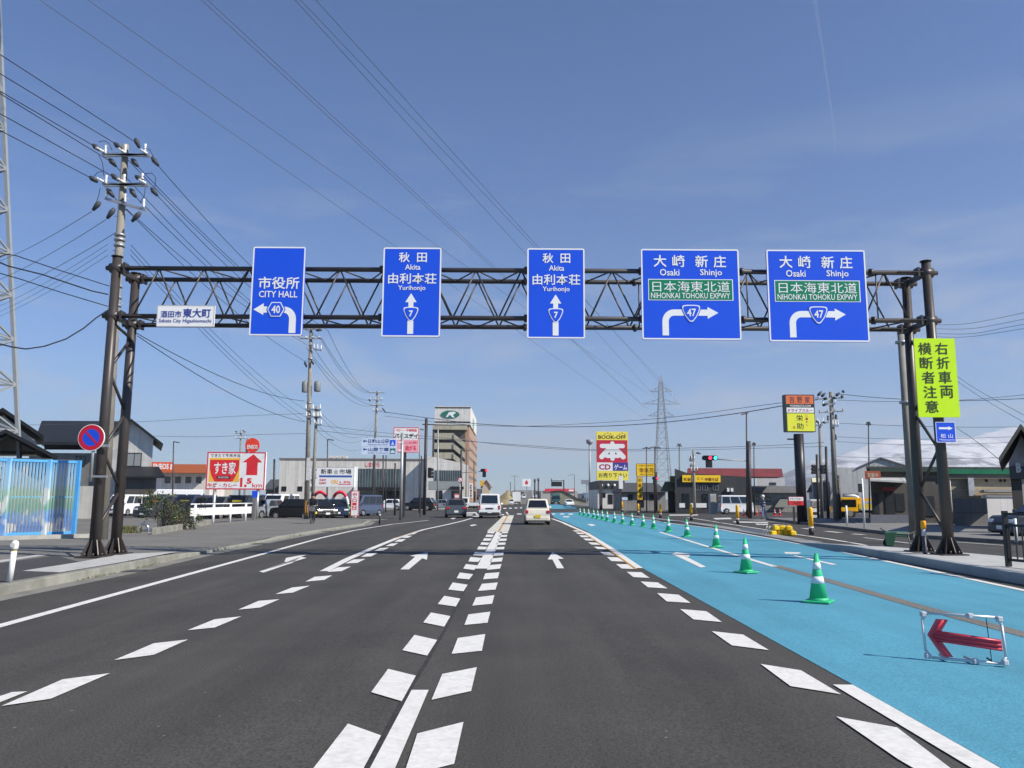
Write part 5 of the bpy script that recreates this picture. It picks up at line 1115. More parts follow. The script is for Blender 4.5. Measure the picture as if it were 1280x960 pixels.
Y = 300; t = thing('store', 'long low store with bright red fascia beyond the junction on the right', 'store', gp(700, Y)); mb = MB(); mb.pbox(676, 613.5, 722, None, Y, 20); mb.build('wall', M('store_grey_wall', (.38, .38, .37), .8), t)
mb = MB(); mb.pbox(681, 610.8, 718.5, 614.6, Y - .4, .35); mb.build('red_fascia', M('fascia_bright_red', (.65, .05, .10), .5), t); mb = MB(); mb.pbox(711, 612, 717, 614.2, Y - .45, .04); mb.build('white_lettering', SWHITE, t)
t = thing('retaining_wall', 'dark curved retaining wall with railing at the right foot of the ramp', 'wall', gp(708, 240)); mb = MB(); Y = 240
pts_ = [(688, 615.5), (697, 614), (704, 614.5), (712, 618.5), (722, 624), (736, 627), (736, 630), (688, 630)]; mb.ppoly(pts_, Y, .4); mb.build('wall', M('wall_grassy_grey', (.27, .26, .19), .9, var=.2, scale=.5), t)
mb = MB(); P_ = [A(x, y - .6, Y - .6) for x, y in pts_[:6]]; mb.tube(P_, .14, 6); mb.build('railing', BLACK, t)
# more far roofs so that the skyline is not empty
rnd = random.Random(21)
farcol = [M('far_wall_%s' % n_, c, .85) for n_, c in (('grey', (.3, .3, .3)), ('cream', (.42, .4, .34)), ('brown', (.22, .18, .15)), ('white', (.55, .55, .53)))]
farroof = [M('far_roof_%s' % n_, c, .7) for n_, c in (('slate', (.07, .075, .085)), ('rust', (.18, .09, .06)), ('blue', (.08, .13, .2)))]
fh = [(612, 619, 619, 420, 3, 0), (618, 624, 617.5, 560, 1, 1), (722, 730, 617, 380, 0, 0), (731, 741, 616, 330, 1, 2), (262, 275, 600, 170, 1, 0), (332, 348, 602, 150, 2, 0), (940, 950, 612, 260, 3, 0), (1027, 1040, 600, 190, 0, 0), (590, 600, 612, 300, 1, 0)]
descr = ['white walled far house left of the mound', 'cream far house with rust roof behind the mound', 'grey far house right of the curved wall', 'cream far house with blue roof left of the bookshop', 'cream house between the petrol station and the arrow board', 'brown house right of the arrow board', 'white far house behind the ramen shop', 'grey house behind the right utility poles', 'cream house with slate roof right below the hotel']
for (a_, b_, top, Y, wi, ri), ds in zip(fh, descr):
    t = thing('house', ds, 'house', gp((a_ + b_) / 2, Y), 0, 'far houses'); x0, x1 = X(a_, Y), X(b_, Y); ze = zat(top + (630 - top) * .42, Y); zr = zat(top, Y)
    mb = MB(); mb.box2(x0, x1, Y, Y + 8, gz(x0) - .3, ze); mb.build('wall', farcol[wi], t); mb = MB(); gable_roof(mb, x0 - .4, x1 + .4, Y - .5, Y + 8.5, ze - .1, zr, .25, 'x'); mb.build('roof', farroof[ri], t)
    wpx(t, a_ + (b_ - a_) * .2, top + (630 - top) * .52, a_ + (b_ - a_) * .45, top + (630 - top) * .72, Y - .001)
    wpx(t, a_ + (b_ - a_) * .6, top + (630 - top) * .52, a_ + (b_ - a_) * .85, top + (630 - top) * .72, Y - .001)
# ================================================================== right of the road: bookshop sign and shops
cK = Crop(735, 535, 13.474); Y = 118
KY = M('board_yellow', srgb(250, 232, 92), .5, var=.02); KR = M('board_crimson', srgb(205, 45, 72), .5, var=.02); KP = M('board_purple', srgb(70, 66, 150), .5, var=.02); KB = M('board_dark_letters', (.045, .035, .02), .6); KC = M('board_red_letters', srgb(175, 40, 75), .5)
S = Sign('shop_board', 'tall bookshop board with yellow, crimson and purple panels', 'shop sign', (745.8, 539.5, 785, 600.3), Y, KY, depth=.6, radius=.01)
S.rect(cK(148, 205, 666, 582), KR, 'crimson_panel', 1); S.rect(cK(148, 583, 415, 722), SWHITE, 'white_panel', 1); S.rect(cK(416, 583, 672, 722), KP, 'purple_panel', 1)
S.text('BOOK-OFF', cK(175, 122, 645, 186), KB, .03)
for x, y in ((292, 102), (337, 86), (382, 102), (540, 102), (583, 86), (628, 102)): S.poly(cK.pts([(x + 12 * math.cos(k * .785), y + 9 * math.sin(k * .785)) for k in range(8)]), KB, 'dot', 2)
def blob(pts, mat, lvl, r):                           # rounded strokes of the big white character
    for a, b in pts:
        a, b = Vector(a), Vector(b); d = (b - a).normalized(); n_ = Vector((-d.y, d.x)); P = []
        an = math.atan2(n_.y, n_.x)
        for k in range(9): t_ = an + math.pi * k / 8; P.append((a.x + r * math.cos(t_), a.y + r * math.sin(t_)))
        for k in range(9): t_ = an + math.pi + math.pi * k / 8; P.append((b.x + r * math.cos(t_), b.y + r * math.sin(t_)))
        S.poly(cK.pts(P), mat, 'big_character', lvl)
blob([((235, 305), (588, 305))], SWHITE, 2, 36); blob([((412, 262), (412, 520))], SWHITE, 3, 36); blob([((365, 345), (230, 488))], SWHITE, 4, 42); blob([((460, 345), (592, 488))], SWHITE, 5, 42); blob([((320, 468), (505, 468))], SWHITE, 6, 40); blob([((355, 400), (465, 400))], SWHITE, 7, 60)
for x, s_ in ((358, 1), (466, -1)): S.poly(cK.pts([(x, 405), (x + 14 * s_ * -1 * -1, 445), (x - 24 * s_, 445)]), KB, 'counter', 8)
S.text('CD', cK(182, 612, 380, 705), KC, .035); S.text('ゲーム', cK(438, 612, 655, 708), SWHITE, .03); S.text('お売り下さい', cK(176, 756, 655, 838), KB, .015)
T = S.done()
for px in (751, 779): mb = MB(); q = gp(px, Y + .3); mb.box2(q.x - .22, q.x + .22, q.y - .2, q.y + .2, q.z - .1, zat(600, Y)); mb.build('post', M('post_dark_grey', (.07, .07, .075), .5), T)
Y = 131; t = thing('bookshop', 'white shop with dark upper band and round lamps under the bookshop board', 'shop', gp(760, Y)); mb = MB(); mb.pbox(747, 611, 775, None, Y, 14); mb.build('wall', WALLW, t)
mb = MB(); mb.pbox(746.5, 601, 775.5, 611.5, Y - .4, 14); mb.build('dark_band', M('band_dark', (.05, .05, .055), .6), t)
for x in (752, 760, 768): mb = MB(); mb.ball(A(x, 606.5, Y - .5), .22, 8, 6); mb.build('lamp', SWHITE, t)
wpx(t, 751, 616, 757, 622, Y - .001); wpx(t, 760, 618, 766, 630, Y - .001)
# grey roofed low building and yellow signs
Y = 108; t = thing('restaurant', 'low grey building with dark slate roof behind the yellow vertical sign', 'restaurant', gp(805, Y)); mb = MB(); mb.pbox(777, 614, 832, None, Y, 9); mb.build('wall', CLAD('grey_render', (.30, .29, .27), 1.8, 1.0, .75), t)
mb = MB(); a, b, c, d = rect(774, 603, 834, 615, Y); mb.hexa([(a, Y - .6, c), (b, Y - .6, c), (b, Y + 9, c), (a, Y + 9, c)], [(a + .9, Y + 2.5, d), (b - .9, Y + 2.5, d), (b - .9, Y + 6, d), (a + .9, Y + 6, d)]); mb.build('roof', M('slate_roof', (.075, .075, .08), .6, var=.1), t)
for x in (785, 812): wpx(t, x, 618, x + 6, 625, Y - .001)
mb = MB(); mb.pbox(798, 621, 805, 634, Y - .05, .06); mb.build('door', GLASS, t)
YEL = M('sign_yellow', srgb(248, 205, 40), .5, var=.02); BRN = M('sign_brown_letters', srgb(130, 75, 15), .6)
S = Sign('shop_board', 'square yellow board of the noodle shop with brown characters', 'shop sign', (795.5, 579.5, 819.8, 595.3), 101, YEL, depth=.35, radius=.01, border=.06, bmat=BRN)
S.text('幸楽苑', cK(862, 670, 1112, 755), BRN, .012); S.text('中華そば専門店', cK(860, 624, 1108, 646), BRN, .01); S.text('営業中 二十四時間', cK(872, 770, 1100, 790), BRN, .01); T = S.done()
for px in (797.2, 818.3): mb = MB(); q = gp(px, 101.2); mb.box2(q.x - .1, q.x + .1, q.y - .08, q.y + .08, q.z - .05, zat(595, 101) - .0); mb.build('post', DARKPOLE, T)
S = Sign('vertical_sign', 'narrow vertical yellow noodle shop sign with brown characters', 'shop sign', (796.5, 596.3, 803.3, 625), 100.6, YEL, depth=.3, radius=.01, border=.05, bmat=BRN)
for i, ch in enumerate('中華そば'): S.text(ch, (797.8, 598 + i * 6.5, 802, 603 + i * 6.5), BRN, .02)
S.text('24', (797.8, 619.5, 802, 624), BRN, .02); T = S.done(); mb = MB(); q = gp(800, 100.8); mb.box2(q.x - .08, q.x + .08, q.y - .06, q.y + .06, q.z - .05, zat(625, 100.6)); mb.build('post', DARKPOLE, T)
# ramen shop
MB.SH = (88, .205)
Y = 88; t = thing('ramen_shop', 'black ramen shop with long yellow sign, red roof behind and small square windows', 'restaurant', gp(880, Y)); KBW = CLAD('black_cladding', (.045, .047, .05), .45, 30, .5, .6)
mb = MB(); mb.prism([(X(844, Y), -.3), (X(936, Y), -.3), (X(936, Y), zat(594.5, Y)), (X(860, Y), zat(590, Y)), (X(844, Y), zat(584.5, Y))], Y, Y + 9); mb.build('wall', KBW, t)
mb = MB(); a, b, c, d = rect(852, 585.3, 971, 596, Y + 3); mb.hexa([(a, Y + 2.2, c), (b, Y + 2.2, c), (b, Y + 8, c), (a, Y + 8, c)], [(a + .1, Y + 3.2, d), (b, Y + 3.2, d), (b, Y + 7.5, d), (a + .1, Y + 7.5, d)]); mb.build('red_roof', CLAD('red_metal_roof', srgb(122, 54, 56), .45, 30, .7, .5), t)
S2 = [('新装', (855.5, 597, 864.5, 601.5)), ('中華そば', (882, 597, 899, 601.5)), ('こく', (872, 596.5, 880, 599.5))]
mb = MB(); mb.pbox(853.7, 594, 901.3, 602.7, Y - .3, .28); sg = mb.build('yellow_sign', YEL, t); mb = MB()
for s_, b_ in S2: mb.ptext(s_, *b_, Y - .32, .02)
mb.build('lettering', BRN, sg); mb = MB(); mb.pbox(865.3, 594, 866.3, 602.7, Y - .33, .03); mb.build('divider', KBW, sg)
for x in (869, 878, 891): wpx(t, x, 606.5, x + 7, 613, Y - .001, frame=M('frame_grey', (.2, .21, .22), .5))
for x in (853, 878): mb = MB(); mb.pbox(x, 617, x + 9, 635, Y - .05, .04); mb.build('door', GLASS, t)
mb = MB(); mb.pbox(868, 629, 888, 634.5, Y - 2, .15); mb.build('low_wall', WHITE, t); mb = MB(); mb.pbox(854, 629, 861, 634.5, Y - 2, .15); mb.build('low_wall', WHITE, t)
for x in (909.5, 914.3): mb = MB(); mb.pbox(x, 610, x + 3, 614.5, Y - .3, .28); mb.build('wall_lamp', WHITE, t)
t = thing('extension', 'olive signed porch at the left corner of the ramen shop', 'porch', gp(836, 90)); mb = MB(); mb.pbox(835, 595, 846.5, 604, 89, 1.5); mb.build('sign_panel', M('olive_panel', (.13, .15, .055), .6), t); mb = MB(); mb.pbox(828, 612, 846, None, 91, 4); mb.build('wall', M('dark_render', (.06, .055, .05), .8), t)
mb = MB(); a, b, c, d = rect(821, 602, 840, 614, 90); mb.hexa([(a, 89, c), (b, 89, c), (b, 94, c), (a, 94, c)], [(b - 1.2, 90, d), (b, 90, d), (b, 94, d), (b - 1.2, 94, d)]); mb.build('canopy', M('olive_canopy', (.12, .125, .06), .7), t)
mb = MB(); mb.pbox(841, 613, 846, 616, 88.9, .1); mb.build('lamp', M('porch_lamp', (.75, .7, .4), .5), t)
MB.SH = None
# grey block beside the kei van
t = thing('prefab_toilet', 'tall pale grey cabinet standing in front of the ramen shop', 'cabinet', gp(891, 83)); mb = MB(); mb.pbox(887.5, 617.5, 895.3, None, 83, .7); mb.build('body', M('cabinet_grey', (.42, .42, .40), .6), t, bevel=.03); mb = MB(); mb.pbox(888.2, 619, 894.6, 636, 82.97, .02); mb.build('door', M('cabinet_door', (.36, .36, .35), .6), t)
car('white compact box car parked sideways in front of the ramen shop', 'car', 'keivan', 919.5, 82, R_(-90), WPAINT, group=None)
t = thing('water_tank', 'white round tank above the white box car by the dark post', 'tank', gp(930.5, 86)); c = gp(930.5, 84.5); mb = MB(); z1, z0 = zat(619, 84.5), zat(629, 84.5); mb.lathe([(.05, z1 + .1), (.2, z1 + .09), (.38, z1), (.42, z1 - .15), (.42, z0), (.40, z0 - .05)][::-1], 16, (c.x, c.y, 0)); mb.build('tank', WHITE, t); mb = MB()
for dx in (-.3, .3): mb.box2(c.x + dx - .05, c.x + dx + .05, c.y - .05, c.y + .05, c.z, z0)
mb.build('stand', GALV, t)
# houses right of the ramen shop
MB.SH = (95, .33)
Y = 95; t = thing('house', 'long grey house with ribbed roof and white upper storey behind the dark signal post', 'house', gp(970, Y)); mb = MB(); mb.pbox(936, 613, 1000, None, Y, 8); mb.build('wall', CLAD('grey_wall_house', (.30, .295, .28), .45, 30, .7), t)
mb = MB(); a, b, c, d = rect(934, 607, 1001, 616, Y); mb.hexa([(a, Y - .8, c), (b, Y - .8, c), (b, Y + 4, c), (a, Y + 4, c)], [(a, Y + 1.8, d), (b, Y + 1.8, d), (b, Y + 4, d), (a, Y + 4, d)]); mb.build('roof', CLAD('ribbed_roof_grey', (.15, .148, .14), .35, 30, .55), t)
mb = MB(); mb.pbox(936, 597, 971, 607.2, Y + 3, 5); mb.build('upper_wall', M('upper_white', (.5, .5, .5), .8), t); wpx(t, 952, 603, 960, 606, Y + 3 - .001); wpx(t, 955, 621, 963, 627, Y - .001, n=2); wpx(t, 942, 620, 949, 627, Y - .001)
mb = MB(); mb.hexa([(X(968, Y), Y - 3.2, zat(632, Y)), (X(992, Y), Y - 3.2, zat(632, Y)), (X(992, Y), Y - .02, zat(621, Y)), (X(976, Y), Y - .02, zat(621, Y))], [(X(968, Y), Y - 3.2, zat(631.5, Y)), (X(992, Y), Y - 3.2, zat(631.5, Y)), (X(992, Y), Y - .02, zat(620.5, Y)), (X(976, Y), Y - .02, zat(620.5, Y))]); mb.build('lean_to_roof', M('lean_to_green_grey', (.14, .15, .13), .8), t)
Y = 150; t = thing('apartment_block', 'grey flat roofed block with blue box on its roof behind the grey house', 'building', gp(985, Y)); mb = MB(); mb.pbox(974.5, 586.5, 1002, None, Y, 12); mb.build('wall', CLAD('block_grey', (.44, .42, .39), 3, 3, .75), t); mb = MB(); mb.pbox(978.3, 578.5, 995, 586.4, Y + 2, 5); mb.build('blue_box', M('blue_sheet', srgb(55, 110, 170), .6), t)
t = thing('shed', 'pale yellow roofed shed between the red roof and the tall pole sign', 'shed', gp(980, 110)); mb = MB(); a, b, c, d = rect(970, 597, 992, 602.5, 110); mb.hexa([(a, 110, c), (b, 110, c), (b, 115, c), (a, 115, c)], [(a, 111, d), (b - 1.2, 111, d), (b - 1.2, 115, d), (a, 115, d)]); mb.build('roof', M('pale_yellow_roof', (.6, .58, .40), .7), t); mb = MB(); mb.pbox(970, 602.5, 991, None, 110.5, 4); mb.build('wall', M('grey_wall_house', (.27, .27, .26)), t)
MB.SH = (100, .41)
# warehouse
Y = 100; t = thing('warehouse', 'pale grey warehouse with low gable roof behind the yellow crane truck', 'warehouse', gp(1085, Y)); WG = CLAD('warehouse_sheet', (.44, .445, .44), .6, 30, .78, .7, width=.03)
mb = MB(); xw0, xw1 = X(1043, Y), X(1150, Y); xm = X(1103, Y); mb.prism([(xw0, -.5), (xw1, -.5), (xw1, zat(583, Y)), (xm, zat(569.5, Y)), (X(1075, Y), zat(581.5, Y)), (xw0, zat(583.5, Y))], Y, Y + 20); mb.build('wall', WG, t)
mb = MB(); mb.hexa([(X(1074, Y), Y - .3, zat(582, Y)), (xm, Y - .3, zat(569.8, Y)), (xm, Y + 20, zat(569.8, Y)), (X(1074, Y), Y + 20, zat(582, Y))], [(X(1074, Y), Y - .3, zat(581, Y)), (xm, Y - .3, zat(568.6, Y)), (xm, Y + 20, zat(568.6, Y)), (X(1074, Y), Y + 20, zat(581, Y))]); mb.hexa([(xm, Y - .3, zat(569.8, Y)), (xw1, Y - .3, zat(584, Y)), (xw1, Y + 20, zat(584, Y)), (xm, Y + 20, zat(569.8, Y))], [(xm, Y - .3, zat(568.6, Y)), (xw1, Y - .3, zat(583, Y)), (xw1, Y + 20, zat(583, Y)), (xm, Y + 20, zat(568.6, Y))]); mb.build('roof', M('warehouse_roof', (.2, .2, .2), .6), t)
mb = MB(); mb.pbox(1055, 617, 1074, 640, Y - .05, .06); mb.build('shutter', M('shutter_green_grey', (.17, .18, .14), .6), t)
# dark shop with green cornice, beige tiled side
MB.SH = (47, .455)
Y = 47; t = thing('noodle_store', 'single storey shop with green cornice, beige block wall and front coloured dark as shade', 'shop', gp(1190, Y)); DKW = CLAD('front_wall_baked_shade', (.10, .088, .078), 1.8, .9, .7, .8)  # shade of the front is put into this dark brown wall colour
bx0, bx1, bxm = X(1089, Y), X(1290, Y), X(1187, Y)
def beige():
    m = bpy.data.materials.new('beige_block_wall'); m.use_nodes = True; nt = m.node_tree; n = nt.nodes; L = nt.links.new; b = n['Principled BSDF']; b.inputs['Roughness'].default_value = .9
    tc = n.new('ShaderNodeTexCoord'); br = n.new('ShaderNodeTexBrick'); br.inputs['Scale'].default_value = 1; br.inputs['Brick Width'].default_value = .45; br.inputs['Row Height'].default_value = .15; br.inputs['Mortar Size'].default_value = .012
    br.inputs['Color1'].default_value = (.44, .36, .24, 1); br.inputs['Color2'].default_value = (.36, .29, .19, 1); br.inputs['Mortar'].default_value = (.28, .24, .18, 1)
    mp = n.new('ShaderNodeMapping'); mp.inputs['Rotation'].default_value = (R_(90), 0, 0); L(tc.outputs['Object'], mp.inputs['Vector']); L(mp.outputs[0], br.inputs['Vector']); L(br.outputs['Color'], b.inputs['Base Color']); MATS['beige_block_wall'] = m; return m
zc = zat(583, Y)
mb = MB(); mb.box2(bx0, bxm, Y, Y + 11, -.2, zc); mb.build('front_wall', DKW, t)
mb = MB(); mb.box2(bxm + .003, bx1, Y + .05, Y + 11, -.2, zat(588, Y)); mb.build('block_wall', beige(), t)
mb = MB(); mb.box2(bx0 - .2, bx1, Y - .25, Y + 11.2, zc, zat(580.5, Y)); mb.build('roof_edge', M('roof_edge_dark', (.05, .055, .05), .6), t)
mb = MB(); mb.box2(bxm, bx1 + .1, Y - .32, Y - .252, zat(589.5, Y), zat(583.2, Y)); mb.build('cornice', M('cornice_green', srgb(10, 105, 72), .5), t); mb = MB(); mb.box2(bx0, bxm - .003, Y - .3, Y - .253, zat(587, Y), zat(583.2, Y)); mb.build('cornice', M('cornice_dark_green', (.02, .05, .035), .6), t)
mb = MB(); mb.box2(bxm, bx1, Y - .2, Y + .048, zat(595, Y), zat(590, Y)); mb.build('soffit_band', M('band_brown_grey', (.17, .15, .12), .8), t)
cD = Crop(1080, 570, 6.4)
for r_, nm, m_ in (((38, 120, 165, 185), 'orange_sign', M('faded_orange', srgb(150, 75, 50), .6)), ((175, 250, 280, 280), 'red_sign', M('dark_red_sign', (.22, .03, .03), .6))): mb = MB(); mb.pbox(*cD(*r_), Y - .5, .4); mb.build(nm, m_, t)
mb = MB(); mb.ptext('営業中', *cD(60, 135, 145, 172), Y - .52, .02); mb.build('lettering', M('faded_cream', (.45, .35, .25), .6), t)
mb = MB(); a, b, c, d = rect(*cD(50, 190, 330, 206), Y); mb.hexa([(a, Y - 1.6, c), (b, Y - 1.6, c - .1), (b, Y, c), (a, Y, c)], [(a, Y - 1.6, c + .1), (b, Y - 1.6, c), (b, Y, c + .25), (a, Y, c + .25)]); mb.build('awning', M('awning_pale', (.45, .45, .43), .6), t)
for r_ in ((80, 300, 125, 460), (175, 285, 250, 470), (255, 300, 330, 440), (480, 320, 570, 480)): mb = MB(); mb.pbox(*cD(*r_), Y - .06, .05); mb.build('shop_window', M('shop_window_dim', (.035, .04, .045), .15, spec=.7), t)
mb = MB(); mb.pbox(*cD(60, 470, 400, 560), Y - .12, .1); mb.build('plinth', M('plinth_blue_grey', (.13, .14, .17), .8), t)
for r_ in ((868, 175, 915, 320),): mb = MB(); mb.pbox(*cD(*r_), Y - .5, .5); mb.build('vent_duct', M('duct_grey', (.42, .43, .44), .5, .3), t)
for r_ in ((970, 188, 990, 208), (1082, 188, 1102, 208), (1116, 186, 1136, 206)): x_, y_ = cD(r_[0] + 8, r_[1] + 10); p = A(x_, y_, Y + .05); mb = MB(); mb.ball(p, (.09, .14, .09), 8, 6); mb.build('vent_hood', TRIM, t)
mb = MB(); x_ = X(cD(695, 300)[0], Y); mb.tube([(x_, Y - .1, zat(593, Y)), (x_, Y - .1, .1)], .035, 8); mb.build('downpipe', M('pipe_cream', (.5, .48, .42), .5), t)
# grey partition and white wall in front of it
MB.SH = (42.5, .5)
Y = 42.5; t = thing('partition_wall', 'grey panel screen standing before the beige block wall', 'wall', gp(1212, Y)); mb = MB(); mb.pbox(*cD(712, 318, 970, 400), Y, .15); z_ = zat(cD(0, 318)[1], Y); x_0, x_1 = X(cD(712, 0)[0], Y), X(cD(980, 0)[0], Y); 
mb = MB(); mb.box2(x_0, X(cD(796, 0)[0], Y), Y, Y + .12, 0, z_); mb.build('panel', CLAD('screen_grey', (.2, .195, .19), .9, 1.8, .7), t); mb = MB(); mb.box2(X(cD(800, 0)[0], Y), x_1, Y, Y + .12, 0, zat(cD(0, 272)[1], Y) * .0 + z_ + .02); mb.build('panel', M('screen_grey', (.17, .17, .17)), t)
mb = MB(); mb.box2(x_0, x_1, Y - .03, Y - .001, z_ * .55, z_ * .55 + .04); mb.build('rail', M('screen_rail', (.12, .12, .12), .7), t)
Y = 43.5; t = thing('store_room', 'white walled store room with dark eaves line beside the grey screen', 'shed', gp(1250, Y)); mb = MB(); x_0, x_1 = X(cD(905, 0)[0], Y), X(1292, Y); zt_ = zat(cD(0, 285)[1], Y); mb.box2(x_0, x_1, Y, Y + 3.4, 0, zt_); mb.build('wall', CLAD('store_white_wall', (.74, .71, .69), 1.0, 30, .85), t); mb = MB(); mb.box2(x_0 - .1, x_1, Y - .15, Y + 3.4, zt_ + .12, zt_ + .25); mb.box2(x_0, x_1, Y - .06, Y - .002, zt_ - .12, zt_); mb.build('eaves', M('eaves_grey', (.3, .3, .3), .6), t)
# gabled house and black sign at the right edge
MB.SH = (33, .62)
Y = 33; t = thing('house', 'dark gabled shop front with black lettered sign board cut by the right edge', 'house', gp(1275, Y)); cH = Crop(1210, 520, 9.6)
xa_ = X(cH(410, 0)[0], Y); xr_ = X(1283, Y); zE = zat(cH(0, 540)[1], Y); zR = zat(cH(0, 140)[1], Y); xl_ = 2 * xr_ - xa_
mb = MB(); gable_roof(mb, xa_, xl_, Y - .8, Y + 9, zE, zR, .22, 'y'); mb.build('roof', M('roof_dark_weathered', (.045, .045, .042), .7, var=.3), t)
wx0 = X(cH(520, 0)[0], Y); mb = MB(); mb.prism([(wx0, zE - .1), (2 * xr_ - wx0, zE - .1), (2 * xr_ - wx0, zE + .05), (xr_, zR - .2), (wx0, zE + .05)], Y, Y + 8); mb.build('gable_wall', M('gable_grey', (.3, .3, .31), .8), t)
mb = MB(); mb.box2(wx0, 2 * xr_ - wx0, Y - .15, Y + .5, zat(cH(0, 720)[1], Y), zE - .1); sb = mb.build('sign_board', M('sign_board_dark', (.05, .05, .05), .6), t); mb = MB(); mb.ptext('B', *cH(605, 560, 668, 680), Y - .17, .05); mb.build('lettering', M('letters_pale', (.5, .5, .5), .6), sb)
for px in (1270, 1305): mb = MB(); q = gp(px, Y + .1); mb.box2(q.x - .22, q.x + .22, q.y, q.y + .4, q.z, zat(cH(0, 722)[1], Y)); mb.build('post', M('post_black_brown', (.03, .026, .025), .6), t)
mb = MB(); mb.box2(wx0 + .5, 2 * xr_ - wx0, Y + 4, Y + 7.9, 0, zE - .12); mb.build('wall', M('shop_back_wall', (.3, .28, .27), .8), t)
MB.SH = None
car('dark hatchback parked sideways under the gabled shop front behind the black railing', 'car', 'hatch', 1313, 31, R_(90), M('car_paint_slate', (.035, .042, .055), .3))
# black railing on the island at the right edge
p0, p1 = gp(1256, 17.0, .19), Vector((11.2, 9.5, gz(11) + .19)); p0 = G(1261, 708, .19); t = thing('railing', 'black steel railing on the median island at the right edge', 'railing', p0)
for z in (.13, .80, 1.02): mb = MB(); mb.bar(p0 + Vector((0, 0, z)), p1 + Vector((0, 0, z)), .05); mb.build('rail', BLACK, t)
mb = MB(); nb = 44
for k in range(nb): q = p0.lerp(p1, (k + .5) / nb); mb.bar(q + Vector((0, 0, .13)), q + Vector((0, 0, .80)), .02)
mb.build('bars', BLACK, t)
for f in (0, .5, 1): q = p0.lerp(p1, f); mb = MB(); mb.bar(q, q + Vector((0, 0, 1.08)), .085); mb.build('post', BLACK, t)
# yellow crane truck
t = truck('yellow crane truck parked in front of the pale grey warehouse', 1078, 62, R_(92), 4.7, 1.6, 1.62, M('truck_yellow', srgb(225, 170, 25), .4), M('truck_bed_yellow', (.6, .45, .06), .5), 'flat', 'crane_truck')
mb = MB(); mb.box((0, .45, 1.15), (.45, .45, .9)); mb.build('crane_column', MATS['truck_yellow'], t, world=False, bevel=.04); mb = MB(); mb.bar((0, .45, 1.5), (0, -1.6, 1.4), .18); mb.build('crane_boom', MATS['truck_yellow'], t, world=False)
mb = MB(); mb.box((0, -1.2, 1.0), (1.4, 1.5, .35)); mb.build('blue_load', M('load_blue', (.10, .25, .5), .7), t, world=False, bevel=.08)
t = thing('pipe_arch', 'white bent pipe frame above the yellow crane truck', 'pipe frame', gp(1070, 64)); mb = MB(); mb.tube([A(1056, 620.5, 64.5), A(1068, 620, 64.5), A(1072, 621.5, 64.5), A(1073.5, 626, 64.5), A(1073.5, 642, 64.5)], .13, 8); mb.build('pipe', WHITE, t)
# vending machine
t = thing('vending_machine', 'white drink vending machine between the utility poles', 'vending machine', gp(1020, 62)); mb = MB(); mb.pbox(1013, 624.3, 1028.5, None, 62, .75); mb.build('body', WHITE, t, bevel=.03); mb = MB(); mb.pbox(1014, 626, 1026.5, 634.5, 61.97, .02); w_ = mb.build('display', M('display_dark', (.1, .11, .12), .2), t)
for j in range(3): mb = MB(); mb.pbox(1014.4, 626.6 + j * 2.7, 1026, 628.2 + j * 2.7, 61.955, .012); mb.build('can_row', M('cans_mixed', (.4, .38, .36), .4, var=.7, scale=9), w_)
mb = MB(); mb.pbox(1015, 640, 1024, 643, 61.97, .02); mb.build('slot', TRIM, t); mb = MB(); mb.pbox(1022, 636, 1026, 639, 61.97, .02); mb.build('panel', M('panel_grey', (.3, .3, .3)), t)
# tall drive-through pole sign
cQ = Crop(970, 485, 12.8); Yq = 49.5; YO = M('board_orange', srgb(232, 120, 80), .5, var=.02); YYL = M('board_lemon', srgb(240, 240, 70), .5, var=.02)
S = Sign('pole_sign', 'tall drive through pole sign with orange top and lemon yellow lower panel', 'shop sign', cQ(150, 105, 622, 700), Yq, M('sign_frame_dark', (.03, .05, .04), .5), depth=.5, radius=.01)
S.rect(cQ(168, 120, 606, 256), YO, 'orange_panel'); [S.text(ch, cQ(x_, 138, x_ + 84, 240), KB, .008) for ch, x_ in zip('吉野家', (222, 346, 470))]; S.text('YOSHINOYA.COM', cQ(222, 270, 560, 304), SWHITE, .02); S.rect(cQ(172, 314, 608, 396), SWHITE, 'white_panel'); S.text('ドライブスルー', cQ(195, 332, 588, 384), KC, .03)
S.rect(cQ(176, 408, 612, 690), YYL, 'lemon_panel'); S.text('栄', cQ(320, 432, 428, 530), KB, .008); S.text('助', cQ(322, 560, 432, 662), KB, .008)
for i, ch in enumerate('らーめん'): S.text(ch, cQ(468, 428 + i * 48, 505, 466 + i * 48), KC, .0)
S.text('酒', cQ(258, 610, 298, 652), KC, .0); T = S.done(); mb = MB(); q = gp(1001.5, Yq + .25); mb.tube([q, Vector((q.x, q.y, zat(540, Yq)))], .30, 16); mb.build('column', M('column_black', (.018, .018, .022), .4), T); mb = MB(); mb.bar(A(984, 549, Yq + .25), A(1000, 549, Yq + .25), .09); mb.build('side_rod', DARKPOLE, T)
S = Sign('entrance_sign', 'small white and red drive through entrance sign at the foot of the pole sign', 'shop sign', (986, 621, 1004.5, 631.5), 48.5, AR, depth=.2, radius=.01); S.rect((986.3, 621.3, 1004.2, 626), SWHITE, 'white_panel'); S.text('ドライブスルー', (987.5, 622, 1003, 625.2), KB, .02); S.text('入口', (990.5, 627, 1000.5, 630.5), KB, .03); T = S.done(); mb = MB()
q = gp(992, 48.55); mb.box2(q.x - .05, q.x + .05, q.y + .02, q.y + .12, q.z, zat(631.4, 48.5)); mb.build('post', DARKPOLE, T)
